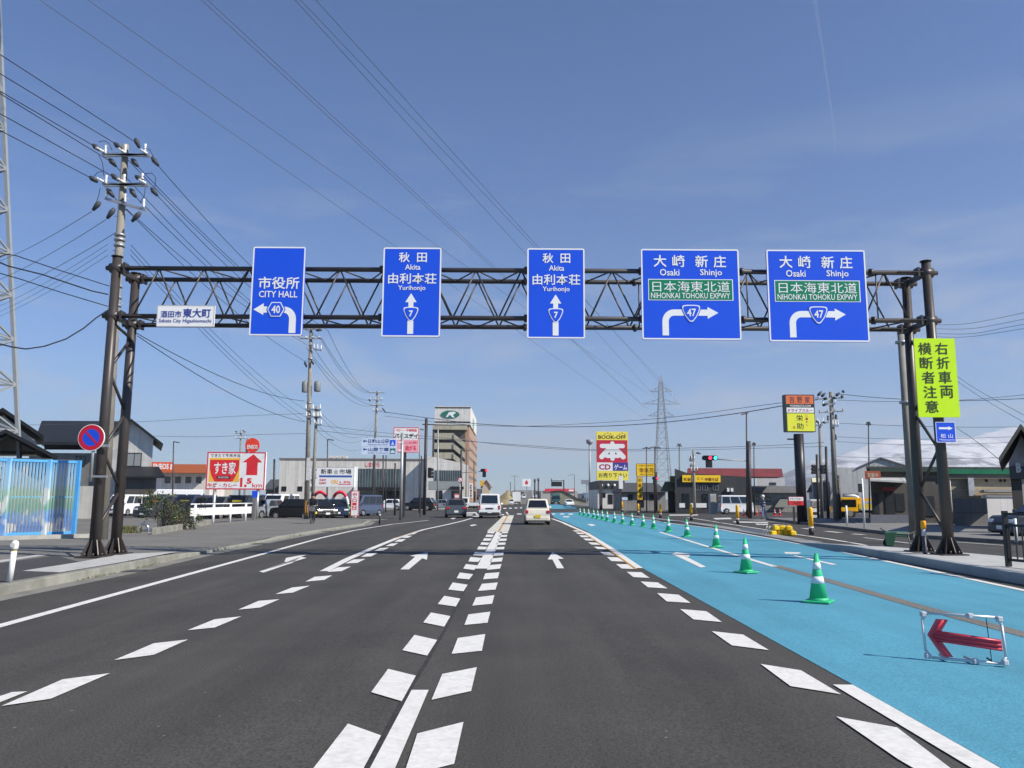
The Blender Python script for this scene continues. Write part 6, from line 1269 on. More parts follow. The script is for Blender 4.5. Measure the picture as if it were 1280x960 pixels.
# ================================================================== street furniture, poles, wires, people, mountains
# green cones
GREEN = M('cone_green', srgb(52, 190, 130), .5, var=.07, scale=6, dirt=.18); CW = M('cone_white_band', (.78, .8, .8), .35, var=.03)
def cone(name, label, loc, mats, h=.70, group=None):
    t = thing(name, label, 'cone', loc, 0, group); k = h / .7
    mb = MB(); s = .185 * k; mb.prism_x([(-s, 0), (s, 0), (s, .03 * k), (-s, .03 * k)], -s, s); mb.lathe([(.15 * k, .03 * k), (.125 * k, .07 * k)], 20); mb.build('base', mats[0], t, bevel=.012 * k, world=False)
    r = lambda z: (.125 - .10 * (z - .07) / .62) * k
    zs = [(.07, .27, 0), (.27, .37, 1), (.37, .47, 0), (.47, .57, 1), (.57, .69, 0)]
    mb = MB(); P = []
    mb.lathe([(r(.07), .07 * k), (r(.69), .69 * k)], 22)
    mb.build('body', mats[0], t, world=False)
    for a, b, w in zs:
        if w: mb = MB(); mb.lathe([(r(a) + .003, a * k), (r(b) + .003, b * k)], 22); mb.build('reflective_band', mats[1], t, world=False)
    mb = MB(); mb.lathe([(r(.69), .69 * k), (.012 * k, .70 * k)], 14); mb.build('tip', mats[0], t, world=False); return t
CP = [(1023.5, 752.5), (933, 715.8), (895.5, 684.2), (859, 671), (835.5, 664.8), (817, 661), (804, 658.6), (790, 656.6), (778.5, 654.9), (768, 653.4), (759, 651.4), (753, 650.1), (747, 648.9), (742, 647.7), (735.5, 646.3), (730, 645.1), (725, 643.9)]
ORD = ['nearest', 'second nearest', 'third nearest', 'fourth nearest', 'fifth nearest', 'sixth', 'seventh', 'eighth', 'ninth', 'tenth', 'eleventh', 'twelfth', 'thirteenth', 'fourteenth', 'fifteenth', 'next to last', 'farthest']
proto = None
for i, (px, py) in enumerate(CP):
    p = G(px, py, .012); lab = 'green cone with two white bands, %s in the row on the blue lanes' % ORD[i]
    if proto is None: proto = c = cone('traffic_cone', lab, p, (GREEN, CW), .70, 'green cones on the blue lanes')
    else: c = copy_tree(proto); c.location = p; c['label'] = lab
    c.rotation_euler = (random.uniform(-.02, .02), random.uniform(-.02, .02), random.uniform(0, 1.5))
# small red and white cones at the works
CRED = M('cone_red', srgb(225, 60, 60), .5); proto = None
RC = [(821, 637.5, 'beside the olive porch'), (830, 637.3, 'next to the olive porch corner'), (843.5, 637.6, 'in front of the ramen shop left end'), (855.5, 638, 'in front of the first white low wall'), (873.5, 638, 'in front of the second white low wall'), (887, 639, 'in front of the pale grey cabinet'), (904.5, 640, 'left of a close pair by the box car'), (907.8, 640, 'right of a close pair by the box car'), (929, 645, 'beside the base of the dark signal post'), (945, 643.5, 'right of the dark signal post'), (950.5, 643, 'just left of the worker'), (967.5, 644, 'first one right of the worker'), (974, 644, 'second one right of the worker'), (809, 637.5, 'under the yellow board'), (815, 637, 'between the yellow board and the signal')]
for px, py, w_ in RC:
    p = gp(px, YB(py, .02), .02); lab = 'small red and white cone ' + w_
    if proto is None: proto = c = cone('traffic_cone', lab, p, (CRED, CW), .62, 'red cones at the roadworks')
    else: c = copy_tree(proto); c.location = p; c['label'] = lab
# yellow bollards
BY = M('bollard_yellow', srgb(245, 180, 20), .45); proto = None
for px, yb, yt, lab in ((1012, 667.5, 634, 'yellow bollard nearest, right of the stacked yellow weights'), (921, 654.6, 631, 'yellow bollard in line with the white box car'), (863.5, 650, 630.5, 'yellow bollard in front of the yellow ramen sign'), (825, 646.8, 630.5, 'yellow bollard in front of the olive porch'), (797.5, 643.5, 629.5, 'yellow bollard below the vertical yellow sign'), (777.5, 640, 627, 'farthest yellow bollard near the small delivery truck')):
    Y = YB(yb, .05); p = gp(px, Y, .05); h = A(px, yt, Y).z - p.z
    t = thing('bollard', lab, 'bollard', p, 0, 'yellow bollards along the right strip'); r = .095
    mb = MB(); mb.lathe([(r * 1.05, 0), (r, .26)], 14, p); mb.build('black_base', BLACK, t); mb = MB(); mb.lathe([(r, .262), (r, h * .93), (r * .7, h)], 14, p); mb.build('shaft', BY, t); mb = MB(); mb.lathe([(r + .004, .27), (r + .004, .33)], 14, p); mb.build('white_band', WHITE, t)
# arrow sign lying on its side frame
cF = Crop(980, 660, 4.267); Y = 7.55
p = G(*cF(760, 700), .012); q = G(*cF(1190, 738), .012); t = thing('arrow_sign', 'red tube arrow pointing left in a white pipe frame standing on the blue lane', 'works sign', p); ux = (q - p); W_ = ux.length; ux.normalize(); TI = Vector((0, .10, .995)).normalized() ; H_ = .40
def f2(u, v, o=0): return p + ux * (u * W_) + TI * (v * H_) + Vector((0, -o, .02))
mb = MB(); c_ = .07
for a, b in (((c_, 0), (1 - c_, 0)), ((1, .15), (1, .85)), ((1 - c_, 1), (c_, 1)), ((0, .85), (0, .15)), ((1 - c_, 0), (1, .15)), ((1, .85), (1 - c_, 1)), ((c_, 1), (0, .85)), ((0, .15), (c_, 0))): mb.tube([f2(*a), f2(*b)], .0125, 8)
mb.build('pipe_frame', M('frame_white_pipe', (.62, .63, .64), .35, .2), t)
for u, v in ((.02, .97), (.98, .97), (.98, .03), (.02, .03), (.62, 1), (.62, 0)): mb = MB(); mb.box(f2(u, v), (.05, .05, .05)); mb.build('clamp', M('clamp_white', (.5, .5, .52), .5), t, bevel=.01)
TUBE = M('arrow_red_tube', srgb(225, 80, 95), .3, var=.06); TUB2 = M('arrow_dark_red', srgb(208, 66, 80), .3)
for nm, pts in (('shaft_panel', [(.17, .37), (.96, .27), (.96, .52), (.17, .62)]), ('upper_barb_panel', [(.05, .5), (.19, .88), (.33, .88), (.18, .49)]), ('lower_barb_panel', [(.05, .5), (.18, .49), (.34, .05), (.21, .05)])):
    mb = MB(); P = [f2(u, v) for u, v in pts]; N = Vector((0, -.012, 0)); mb.hexa([v - N for v in P], [v + N for v in P]); mb.build(nm, TUBE, t)
for a, b in (((.1, .5), (.95, .40)), ((.08, .5), (.26, .87)), ((.08, .5), (.28, .06)), ((.12, .58), (.95, .49)), ((.12, .42), (.95, .31))): mb = MB(); mb.tube([f2(*a, .02), f2(*b, .02)], .011, 8); mb.build('light_tube', TUB2, t)
mb = MB(); mb.tube([f2(.82, 1), f2(.82, .0)], .004, 6); mb.tube([f2(.84, .0), f2(.80, .06), f2(.76, .10)], .008, 6); mb.build('wire_hook', BLACK, t)
mb = MB(); mb.tube([f2(.62, 0), f2(.62, 0) + Vector((.02, .22, 0))], .012, 6); mb.tube([f2(.3, 0), f2(.3, 0) + Vector((.02, .22, 0))], .012, 6); mb.build('foot', GALV, t)
# stacked yellow weights, pipes and a frame lying at the strip
rnd = random.Random(5); YB2 = M('weight_yellow', srgb(240, 200, 30), .5); k = 0
for r_, n_ in ((0, 4), (1, 3)):
    for i in range(n_):
        p = gp(964 + i * 8.2 + r_ * 4, 33.5 + rnd.uniform(-.2, .2) - r_ * .1, .02 + r_ * .2); t = thing('weight_block', 'yellow water weight %s the stack, %s from the grey pipes' % (('in the bottom row of', 'in the top row of')[r_], ('first', 'second', 'third', 'fourth')[i]), 'weight', p, rnd.uniform(-.3, .3), 'yellow water weights')
        mb = MB(); mb.box((0, 0, .095), (.24, .3, .19)); mb.build('body', YB2, t, bevel=.05, seg=3, world=False); mb = MB(); mb.tube([(-.06, 0, .18), (-.06, 0, .215), (.06, 0, .215), (.06, 0, .18)], .014, 6); mb.build('handle', YB2, t, world=False)
for i in range(6):
    a, b = gp(924 + i * .8, 38.5 + i * .35, .05 + .05 * (i % 2)), gp(950 + i * 1.5, 33.8 + i * .22, .05 + .05 * (i % 2)); mb = MB(); mb.tube([a, b], .024, 8)
    tag(mb.build('scaffold_pipe', GALV), ('grey scaffold pipe lying in the bundle beside the yellow weights'), 'pipe', 'scaffold pipes on the strip')
t = thing('folding_stand', 'grey folded works stand leaning between the pipes and yellow weights', 'stand', gp(956, 33.6, .02)); mb = MB()
for dx in (0, .3): a = gp(953 + dx * 12, 33.6, .02); mb.tube([a, a + Vector((.18, .1, .38)), a + Vector((.4, .15, .02))], .02, 6)
mb.build('legs', GALV, t); mb = MB(); mb.bar(gp(952, 33.5, .2), gp(962, 33.5, .2), .03); mb.build('crossbar', GALV, t)
t = thing('wheelbarrow', 'dark green wheelbarrow tipped on the island before the right gantry posts', 'wheelbarrow', gp(1110, 22.3, .16)); cW = Crop(1060, 480, 4.0); GRN = M('barrow_green', (.03, .10, .06), .5)
Yw = 22.2; base = G(*cW(210, 815), .16)
def wp(x, y, dy=0): return A(*cW(x, y), base.y + dy)
mb = MB(); mb.hexa([wp(190, 808), wp(228, 815), wp(228, 812, .3), wp(190, 806, .3)], [wp(182, 742, -.1), wp(245, 738, -.1), wp(245, 735, .45), wp(182, 738, .45)]); mb.build('bucket', GRN, t, bevel=.02)
mb = MB(); mb.hexa([wp(228, 762), wp(298, 768), wp(298, 764, .5), wp(228, 758, .5)], [wp(226, 738), wp(300, 742), wp(300, 738, .5), wp(226, 735, .5)]); mb.build('tray', GRN, t, bevel=.02)
for dy in (0, .5): mb = MB(); mb.tube([wp(160, 722, dy), wp(200, 742, dy), wp(300, 752, dy), wp(345, 735, dy), wp(372, 727, dy)], .018, 8); mb.build('handle', M('barrow_tube', (.12, .14, .13), .5, .4), t)
mb = MB(); mb.tube([wp(300, 755), wp(310, 800), wp(322, 826)], .016, 8); mb.tube([wp(328, 745), wp(330, 826)], .016, 8); mb.build('legs', MATS['barrow_tube'], t); w0 = wp(200, 795, .25); mb = MB(); mb.tube([w0 + Vector((-.0, -.04, 0)), w0 + Vector((0, .04, 0))], .13, 14); mb.build('wheel', RUBBER, t)
# delineator on the island
p = G(1156.5, 692, .185); t = thing('delineator_post', 'black delineator post with orange top in front of the right gantry posts', 'bollard', p)
mb = MB(); mb.lathe([(.055, 0), (.05, .04), (.045, .42)], 14, p); mb.build('shaft', M('delineator_grey', (.07, .07, .085), .5), t); mb = MB(); mb.lathe([(.052, .422), (.052, .47), (.046, .6)], 14, p); mb.build('silver_band', M('band_silver', (.5, .5, .52), .3), t); mb = MB(); mb.lathe([(.06, .602), (.06, .77), (.05, .79)], 14, p); mb.build('orange_top', M('delineator_orange', srgb(250, 170, 20), .4), t)
for px, yb, yt, lab in ((1057, 657, 632, 'thin white marker post at the far right kerb, the shorter one'), (1078.5, 660, 598, 'tall white pole with small dark box at the far right kerb'), (1266, 676, 648, 'white marker post behind the black railing')):
    Y = YB(yb, .13); p = gp(px, Y, .13); t = thing('marker_post', lab, 'marker post', p); h = A(px, yt, Y).z; mb = MB(); mb.tube([p, Vector((p.x, Y, h))], .05, 10); mb.build('shaft', WHITE, t)
    if h > 2: mb = MB(); mb.box((p.x - .1, Y, h - .45), (.14, .14, .4)); mb.build('box', TRIM, t)
p = gp(475.5, 46, .08); t = thing('delineator_post', 'short dark post at the left kerb before the blue guide sign', 'bollard', p); mb = MB(); mb.lathe([(.05, 0), (.05, .62)], 10, p); mb.build('shaft', BLACK, t); mb = MB(); mb.lathe([(.054, .5), (.054, .56)], 10, p); mb.build('band', SWHITE, t)
# ------------------------------------------------------------------ poles
def insul(mb, p, d, L_=.32, r=.055):
    d = d.normalized(); mb.tube([p, p + d * L_ * .2, p + d * L_ * .25, p + d * L_ * .5, p + d * L_ * .55, p + d * L_], [.02, r, r * .5, r, r * .5, r * .9], 8)
def upole(label, xb, Y, xt, yt, r0, r1, arms, extra=(), name='utility_pole', mat=None, group=None, off=0, concrete=True):
    p = gp(xb, Y, off); q = A(xt, yt, Y); t = thing(name, label, 'utility pole', p, 0, group); mb = MB(); mb.tube([p, q], r0, 16, r1); mb.build('shaft', mat or POLECONC, t)
    for (x0, y0, x1, y1, kind) in arms:
        a, b = A(x0, y0, Y - .18), A(x1, y1, Y - .18); mb = MB(); mb.bar(a, b, .075, .09); ar = mb.build('cross_arm', GALV, t)
        mb = MB(); n_ = 4 if kind == 2 else 3
        for k in range(n_): c = a.lerp(b, (k + .1) / (n_ - .8)); insul(mb, c + Vector((0, -.06, .05)), Vector((-.5, -1, .15)) if kind else Vector((0, 0, 1)))
        mb.build('insulators', CERAMIC, ar)
    for fn in extra: fn(t, p, q, Y)
    return t
def steps(t, p, q, Y):
    mb = MB()
    for k in range(16): c = p.lerp(q, .18 + k * .045); s_ = 1 if k % 2 else -1; mb.tube([c, c + Vector((s_ * .26, 0, 0))], .012, 5)
    mb.build('climbing_steps', GALV, t)
def bands(*ys):
    def f(t, p, q, Y):
        for y in ys: c = A(640, y, Y); k = (c.z - p.z) / (q.z - p.z); c = p.lerp(q, k); mb = MB(); mb.tube([c + Vector((0, 0, -.04)), c + Vector((0, 0, .04))], .19, 14); mb.build('clamp_band', GALV, t)
    return f
def dark_ins(lst):
    def f(t, p, q, Y):
        for x0, y0, x1, y1 in lst: a, b = A(x0, y0, Y - .25), A(x1, y1, Y - .25); mb = MB(); mb.tube([a, a.lerp(b, .35), b], [.05, .1, .05], 8); mb.build('insulator_cover', M('cover_dark', (.05, .055, .065), .6), t)
    return f
def trafos(lst):
    def f(t, p, q, Y):
        for x0, y0, x1, y1 in lst:
            a, b, c, d = rect(x0, y0, x1, y1, Y); mb = MB(); r = (b - a) / 2; mb.lathe([(r * .9, c), (r, c + .05), (r, d - .08), (r * .8, d), (r * .3, d + .06)], 14, ((a + b) / 2, Y - .05, 0)); mb.build('transformer', M('transformer_grey', (.2, .22, .23), .5), t)
    return f
cP = Crop(100, 160, 5.336)
def cp(L_): return [(*cP(a, b), *cP(c, d)) for a, b, c, d in L_]
def jumpers(t, p, q, Y):
    for pts in ([(125, 92), (165, 85), (195, 105), (215, 150)], [(430, 135), (465, 145), (490, 190)], [(430, 305), (480, 300), (505, 330), (500, 390)], [(125, 180), (150, 230), (160, 320)], [(95, 320), (120, 295), (150, 290)], [(135, 400), (125, 450), (110, 495)], [(435, 400), (430, 450), (400, 500)]):
        mb = MB(); mb.tube([A(*cP(*a), Y - .3) for a in pts], .012, 5); mb.build('jumper_wire', WIRE, t)
P1Y = 28
upole('near concrete utility pole with triple cross arms behind the left gantry posts', 131, P1Y, 157, 181, .20, .115, [(*cP(150, 172), *cP(470, 186), 1), (*cP(160, 186), *cP(450, 176), 0), (*cP(150, 372), *cP(460, 384), 1), (*cP(165, 386), *cP(430, 372), 0), (*cP(168, 470), *cP(440, 548), 0)],
  (steps, bands(297, 303, 310, 361, 375, 385), jumpers, dark_ins(cp([(85, 110, 135, 150), (230, 100, 275, 140), (370, 70, 395, 130), (195, 205, 240, 255), (345, 205, 385, 255), (480, 195, 522, 250), (65, 325, 115, 360), (210, 310, 260, 350), (370, 320, 420, 350), (180, 405, 225, 460), (335, 405, 372, 460), (475, 400, 515, 450), (135, 490, 85, 550), (230, 535, 180, 605), (405, 560, 345, 625)]))))
P2Y = 57
cP2 = Crop(340, 390, 5.647)
upole('concrete utility pole with transformers standing at the car lot kerb', 384, P2Y, 389, 407, .19, .12, [(*cP2(200, 188), *cP2(350, 186), 2), (*cP2(200, 120), *cP2(350, 122), 2), (*cP2(295, 262), *cP2(350, 272), 0), (*cP2(235, 690), *cP2(345, 690), 0), (*cP2(240, 742), *cP2(345, 740), 0)], (steps, bands(450, 505, 520), trafos([(*cP2(212, 492), *cP2(252, 568)), (*cP2(298, 492), *cP2(345, 562))]), dark_ins([(*cP2(230, 350), *cP2(245, 390)), (*cP2(310, 130), *cP2(352, 128)), (*cP2(275, 340), *cP2(295, 370)), (*cP2(300, 690), *cP2(335, 695)), (*cP2(300, 745), *cP2(330, 740))])), off=.1)
# yellow and black guard plus paper notices on that pole
p = gp(384, P2Y, .1)
t = bpy.data.objects['utility_pole.001'] if 'utility_pole.001' in bpy.data.objects else None
def onpole(nm, y0, y1, w_, m_, Y=P2Y, dx=0, x=None):
    a = A(x or 385, (y0 + y1) / 2, Y); mb = MB(); z0, z1 = zat(y1, Y), zat(y0, Y); mb.box2(a.x - w_ / 2 + dx, a.x + w_ / 2 + dx, Y - .24, Y - .205, z0, z1); mb.build(nm, m_, t)
onpole('orange_guard', 627.5, 646, .06, M('guard_orange', (.6, .27, .04), .5), dx=-.05, x=384); onpole('orange_guard', 627.5, 646, .06, MATS['guard_orange'], dx=.08, x=384); onpole('paper_notice', 574, 602, .25, M('paper_white', (.6, .6, .58), .7), x=386)
upole('thin second concrete pole right behind the car lot utility pole', 391, 60, 396, 508, .15, .10, [(393, 522, 402, 522, 0), (393, 531, 402, 531, 0)], (), group=None)
upole('middle concrete utility pole with four cross arms above the blue guide sign', 466, 100, 471.5, 489, .19, .12, [(463, 491, 481, 491, 2), (462, 500, 478, 500, 0), (463, 507, 480, 506.5, 2), (466, 514, 478, 514, 0)], (dark_ins([(478, 510, 482, 516), (461, 499, 463, 502)]),), off=.05)
upole('small far utility pole sticking up behind the arrow board', 300, 120, 301, 538, .16, .11, [(293, 542, 308, 541, 2), (294, 548, 307, 548, 0)], (dark_ins([(294, 539, 298, 541), (303, 538, 307, 540)]),))
cP4 = Crop(970, 485, 12.8)
upole('right utility pole with dark insulators and transformers beside the tall pole sign', 1044, 52, 1038.5, 490, .19, .12, [(*cP4(665, 180), *cP4(1090, 155), 2), (*cP4(740, 275), *cP4(945, 255), 0), (*cP4(690, 395), *cP4(1080, 370), 2), (*cP4(900, 610), *cP4(995, 610), 0)], (steps, trafos([(*cP4(810, 455), *cP4(845, 520)), (*cP4(935, 435), *cP4(975, 500)), (*cP4(925, 750), *cP4(965, 830))]), dark_ins([(*cP4(665, 125), *cP4(730, 55)), (*cP4(725, 140), *cP4(790, 80)), (*cP4(955, 130), *cP4(1020, 75)), (*cP4(1060, 40), *cP4(1090, 75)), (*cP4(745, 285), *cP4(820, 240)), (*cP4(1040, 135), *cP4(1075, 132)), (*cP4(910, 160), *cP4(970, 155)), (*cP4(755, 175), *cP4(820, 168))])), off=.13)
upole('thin concrete pole between the tall pole sign and the right utility pole', 1026, 60, 1024.5, 528, .13, .10, [(1021, 529, 1036, 528, 0), (1020, 532, 1028, 532, 0)], (dark_ins([(1020, 526, 1023, 528), (1028, 527, 1032, 529)]),), off=.13)
upole('dark thin pole just left of the right utility pole', 1034, 58, 1032.5, 558, .11, .09, [], (), mat=DARKPOLE, off=.13)
upole('short dark pole right of the right utility pole', 1049, 56, 1047.5, 594, .10, .09, [], (), mat=DARKPOLE, off=.13)
upole('pale bare concrete pole standing left of the right gantry posts', 1139.5, 27.5, 1125, 409, .14, .10, [], (bands(425, 500),), off=.13)
upole('pale utility pole with equipment boxes in front of the ramen shop', 868, 80, 866.5, 563, .15, .11, [(861, 574, 868, 574, 0), (862, 582, 868, 582, 0), (864, 588, 872, 588, 0)], (trafos([(861.5, 570, 864.5, 577), (862, 579, 865, 584)]), dark_ins([(870, 566, 876, 567)])))
# street lamps
def lamp(label, px, Y, yt, dx, r=.07, mat=None, twin=False, base=.02, hl=.55, xb=None):
    p = gp(xb or px, Y, base); q = A(px, yt, Y); t = thing('street_lamp', label, 'street lamp', p); mb = MB(); mb.tube([p, q], r, 10, r * .7); mb.build('post', mat or DARKPOLE, t)
    for s in ((1, -1) if twin else (1,)):
        b = A(px + dx * s, yt + 1, Y); mb = MB(); mb.tube([q + Vector((0, 0, -.05)), q.lerp(b, .5) + Vector((0, 0, .02)), b], r * .5, 6); mb.build('arm', mat or DARKPOLE, t); mb = MB(); d = (b - q).normalized(); mb.bar(b - d * hl * .7, b + d * hl * .3, .22, .11); mb.build('lamp_head', M('lamp_head_grey', (.13, .13, .14), .5), t)
    return t
lamp('street lamp with square head right of the house gable', 217, 76, 552, 5); lamp('street lamp behind the new car market board', 409.5, 78, 549, 5.5); lamp('street lamp with small head beside the hotel stairs', 524.3, 88, 536, 3.5, .06)
lamp('twin headed street lamp on the ramp left of the emblem sign', 643.5, 270, 594.5, 3.5, .1, twin=True, hl=1.2); lamp('street lamp bending left beyond the message board', 718, 240, 593, -6, .1, hl=1.2); lamp('tall dark street lamp with twin arms left of the power pylon', 808, 92, 559.5, 3, .07, twin=True); lamp('tall dark street lamp with wide twin arms beside the red signal', 818.5, 86, 558.5, 5, .08, twin=True); lamp('street lamp rising behind the olive porch', 849, 92, 556, 1.5, .07, twin=True)
lamp('tall street lamp leaning left above the dark signal post', 933, 66, 516.5, -3.5, .08, base=.1); lamp('thin street lamp right of the dark signal post', 942.3, 70, 554.5, 1.2, .06, twin=True, base=.1, hl=.3); lamp('dark street lamp above the warehouse roof', 1085.5, 60, 529, 1.2, .06, twin=True, base=.13, hl=.3); lamp('twin headed street lamp in front of the hotel side wall', 583, 122, 562.3, 5, .08, twin=True, xb=582.5)
def mast(label, px, Y, yt, r, mat=None, base=0.0, name='pole', xb=None):
    t = thing(name, label, 'pole', gp(xb or px, Y, base)); mb = MB(); mb.tube([gp(xb or px, Y, base), A(px, yt, Y)], r, 10, r * .85); mb.build('shaft', mat or DARKPOLE, t); mb = MB(); q = A(px, yt, Y); mb.lathe([(r, 0), (r * .9, .06), (.02, .09)], 10, q); mb.build('cap', mat or DARKPOLE, t); return t
mast('dark pole standing right of the arrow board', 343, 74, 575, .11); mast('dark pole below the left half of the blue guide sign', 468.5, 82, 570, .09); mast('paired dark pole below the blue guide sign, the left one', 479, 88, 570, .09); mast('paired dark pole below the blue guide sign, the right one', 482.6, 92, 570, .07); mast('short dark pole left of the grey post of the blue guide sign', 494, 76, 580, .09); mast('thin grey pole behind the dark corner signal', 547.5, 100, 537, .10, GREYPOLE); mast('thin dark pole right of the corner signal arm', 592.5, 130, 577, .09); mast('thin pole with bare top between lamp and ramp at the left', 638, 250, 603, .12)
mb = MB(); t = thing('floodlight_mast', 'tall floodlight mast with round lamp ring left of the bookshop board', 'floodlight', gp(737.5, 150)); mb.tube([gp(737.5, 150), A(737, 552, 150)], .22, 10, .16); mb.build('shaft', GREYPOLE, t); mb = MB(); c = A(737, 552, 150); mb.lathe([(.3, -.5), (.62, -.3), (.66, .3), (.5, .4)], 14, c); mb.build('lamp_ring', M('ring_grey', (.3, .3, .32), .5), t)
# dark signal column and arm with vehicle signal
def signal(label, px, Y, x0, y0, x1, y1, armfrom=None, post=None, red=True, arrow=False, below=None, rev=False):
    t = thing('traffic_signal', label, 'traffic signal', gp(post[0], Y, .05) if post else A((x0 + x1) / 2, y1, Y))
    if post: q = A(post[0], post[1], Y); mb = MB(); mb.tube([gp(post[2] if len(post) > 2 else post[0], Y, .02), q], post[3] if len(post) > 3 else .12, 14); mb.build('post', DARKPOLE, t)
    if armfrom: mb = MB(); mb.tube([A(*armfrom, Y), A((x0 + x1) / 2 if not rev else x0, (y0 + y1) / 2 + 1.0, Y)], .045, 8); mb.build('arm', GREYPOLE, t)
    a, b, c, d = rect(x0, y0, x1, y1, Y); mb = MB(); mb.prism(Sign.rr(a, b, c, d, (d - c) * .45), Y - .25, Y - .05); h = mb.build('housing', BLACK, t, bevel=.02)
    n_ = 3
    for k in range(n_):
        cx = a + (b - a) * (k + .5) / n_; r = min((d - c) * .36, (b - a) / 7); lit = red and k == (1 if arrow else 2)
        mb = MB(); mb.tube([(cx, Y - .25, (c + d) / 2), (cx, Y - .268, (c + d) / 2)], r, 14); m_ = EM('signal_red_lit', (1, .03, .08), 3.0) if lit else (EM('signal_green_lit', (.05, .9, .75), 2.2) if arrow and k == 2 else M('signal_dark_lens', (.05, .05, .045), .3)); mb.build('lens', m_, h)
        mb = MB(); nn = 10; vs = []
        for yy in (Y - .25, Y - .42):
            for j in range(nn + 1): an = math.pi * j / nn; vs.append((cx + r * 1.12 * math.cos(an), yy, (c + d) / 2 + r * 1.12 * math.sin(an)))
        mb.add(vs, [(j, j + 1, nn + 2 + j, nn + 1 + j) for j in range(nn)]); mb.build('visor', BLACK, h)
    if below: mb = MB(); mb.pbox(*below, Y - .24, .18); mb.build('lower_housing', BLACK, t, bevel=.03)
    return t
signal('dark signal column with long arm carrying the red light and green arrow', 888, 62, 877, 569.5, 896.5, 575.5, armfrom=(936, 576.3), post=(935.5, 551.5, 936.5, .17), red=True, arrow=True, below=(882.5, 575, 890.5, 584.5))
signal('red signal on an arm over the far side of the junction under the hotel', 605, 112, 600.5, 586, 609.5, 590, armfrom=(576.5, 591), post=(576.5, 562.5, 576.8, .13), below=(603, 590, 607.5, 596.5))
signal('far red signal beside the square yellow board', 818, 100, 815, 596, 822, 600, armfrom=(820.5, 599), post=(820.5, 590, 820.5, .12), below=(816.5, 600, 819.8, 606))
t = thing('traffic_signal', 'unlit dark stacked signal on the tall dark pole at the left corner', 'traffic signal', gp(531.5, 78)); Y = 78; mb = MB(); mb.tube([gp(530.8, Y), A(533, 523, Y)], .15, 14); mb.build('post', DARKPOLE, t)
mb = MB(); mb.tube([A(528, 530.5, Y), A(552, 531, Y)], .05, 8); mb.build('arm', DARKPOLE, t); mb = MB(); mb.pbox(534.5, 584.5, 539.3, 597.5, Y - .3, .3); h = mb.build('housing', BLACK, t, bevel=.05)
for k in range(3): mb = MB(); c = A(539.8, 587 + k * 4.2, Y - .15); mb.tube([c, c + Vector((.16, 0, -.03))], .14, 10, .15); mb.build('visor', BLACK, h)
t = thing('traffic_signal', 'unlit dark double signal on a pole right of the tall pole sign', 'traffic signal', gp(1022, 60)); Y = 59; mb = MB(); mb.tube([gp(1021.5, Y, .1), A(1021, 568, Y)], .09, 12); mb.build('post', DARKPOLE, t)
for a_, b_ in ((1017, 1020.5), (1026.5, 1030.5)):
    mb = MB(); mb.pbox(a_, 581, b_, 592.5, Y - .2, .25); h = mb.build('housing', BLACK, t, bevel=.04); mb = MB(); mb.bar(A((a_ + b_) / 2, 587, Y), A(1021, 587, Y), .05); mb.build('arm', BLACK, t)
    for k in range(3): mb = MB(); c = A(a_ if a_ < 1020 else b_, 582.5 + k * 4, Y - .1); s_ = -1 if a_ < 1020 else 1; mb.tube([c, c + Vector((s_ * .15, 0, -.02))], .11, 8); mb.build('visor', BLACK, h)
# blue guide sign on pale post
cG = Crop(440, 525, 10.667); PB = M('guide_pale_blue', srgb(205, 218, 238), .4); GB = M('guide_blue_letters', srgb(60, 85, 135), .5); t = None
Yg = 54
for r_, w1, w2, ic, lab in (((128, 246, 596, 350), '日和山公園', 'Hiyoriyama Park', SBLUE, 'upper pale guide sign with blue park emblem and left arrow'), ((128, 356, 596, 460), '山居倉庫', 'Sankyo Warehouses', M('guide_green', (.05, .2, .17), .5), 'lower pale guide sign with green storehouse emblem and left arrow')):
    S = Sign('guide_sign', lab, 'road sign', cG(*r_), Yg, PB, depth=.05, radius=.03, group='pale guide signs'); y0 = r_[1]
    S.poly(cG.pts([(143, y0 + 36), (168, y0 + 12), (168, y0 + 28), (200, y0 + 28), (200, y0 + 44), (168, y0 + 44), (168, y0 + 60)]), GB); S.text(w1, cG(215, y0 + 10, 492, y0 + 62), GB, .02); S.text(w2, cG(215, y0 + 74, 480, y0 + 94), GB, .01); S.rect(cG(504, y0 + 20, 580, y0 + 96), ic, 'emblem', 1); S.poly(cG.pts([(520, y0 + 84), (542, y0 + 34), (564, y0 + 84)] if ic is SBLUE else [(515, y0 + 84), (515, y0 + 60), (542, y0 + 44), (570, y0 + 60), (570, y0 + 84)]), PB, 'emblem_shape', 2); S.done()
t = thing('sign_post', 'thick pale post with brackets carrying the two pale guide signs', 'sign post', gp(501.5, Yg + .12, .1)); mb = MB(); mb.tube([gp(501.5, Yg + .2, .1), A(503, 541, Yg + .2)], .10, 12); mb.build('post', GALV, t)
for y_ in (553, 563): mb = MB(); mb.tube([A(480, y_, Yg + .12), A(503, y_, Yg + .12)], .035, 8); mb.build('bracket', GALV, t)
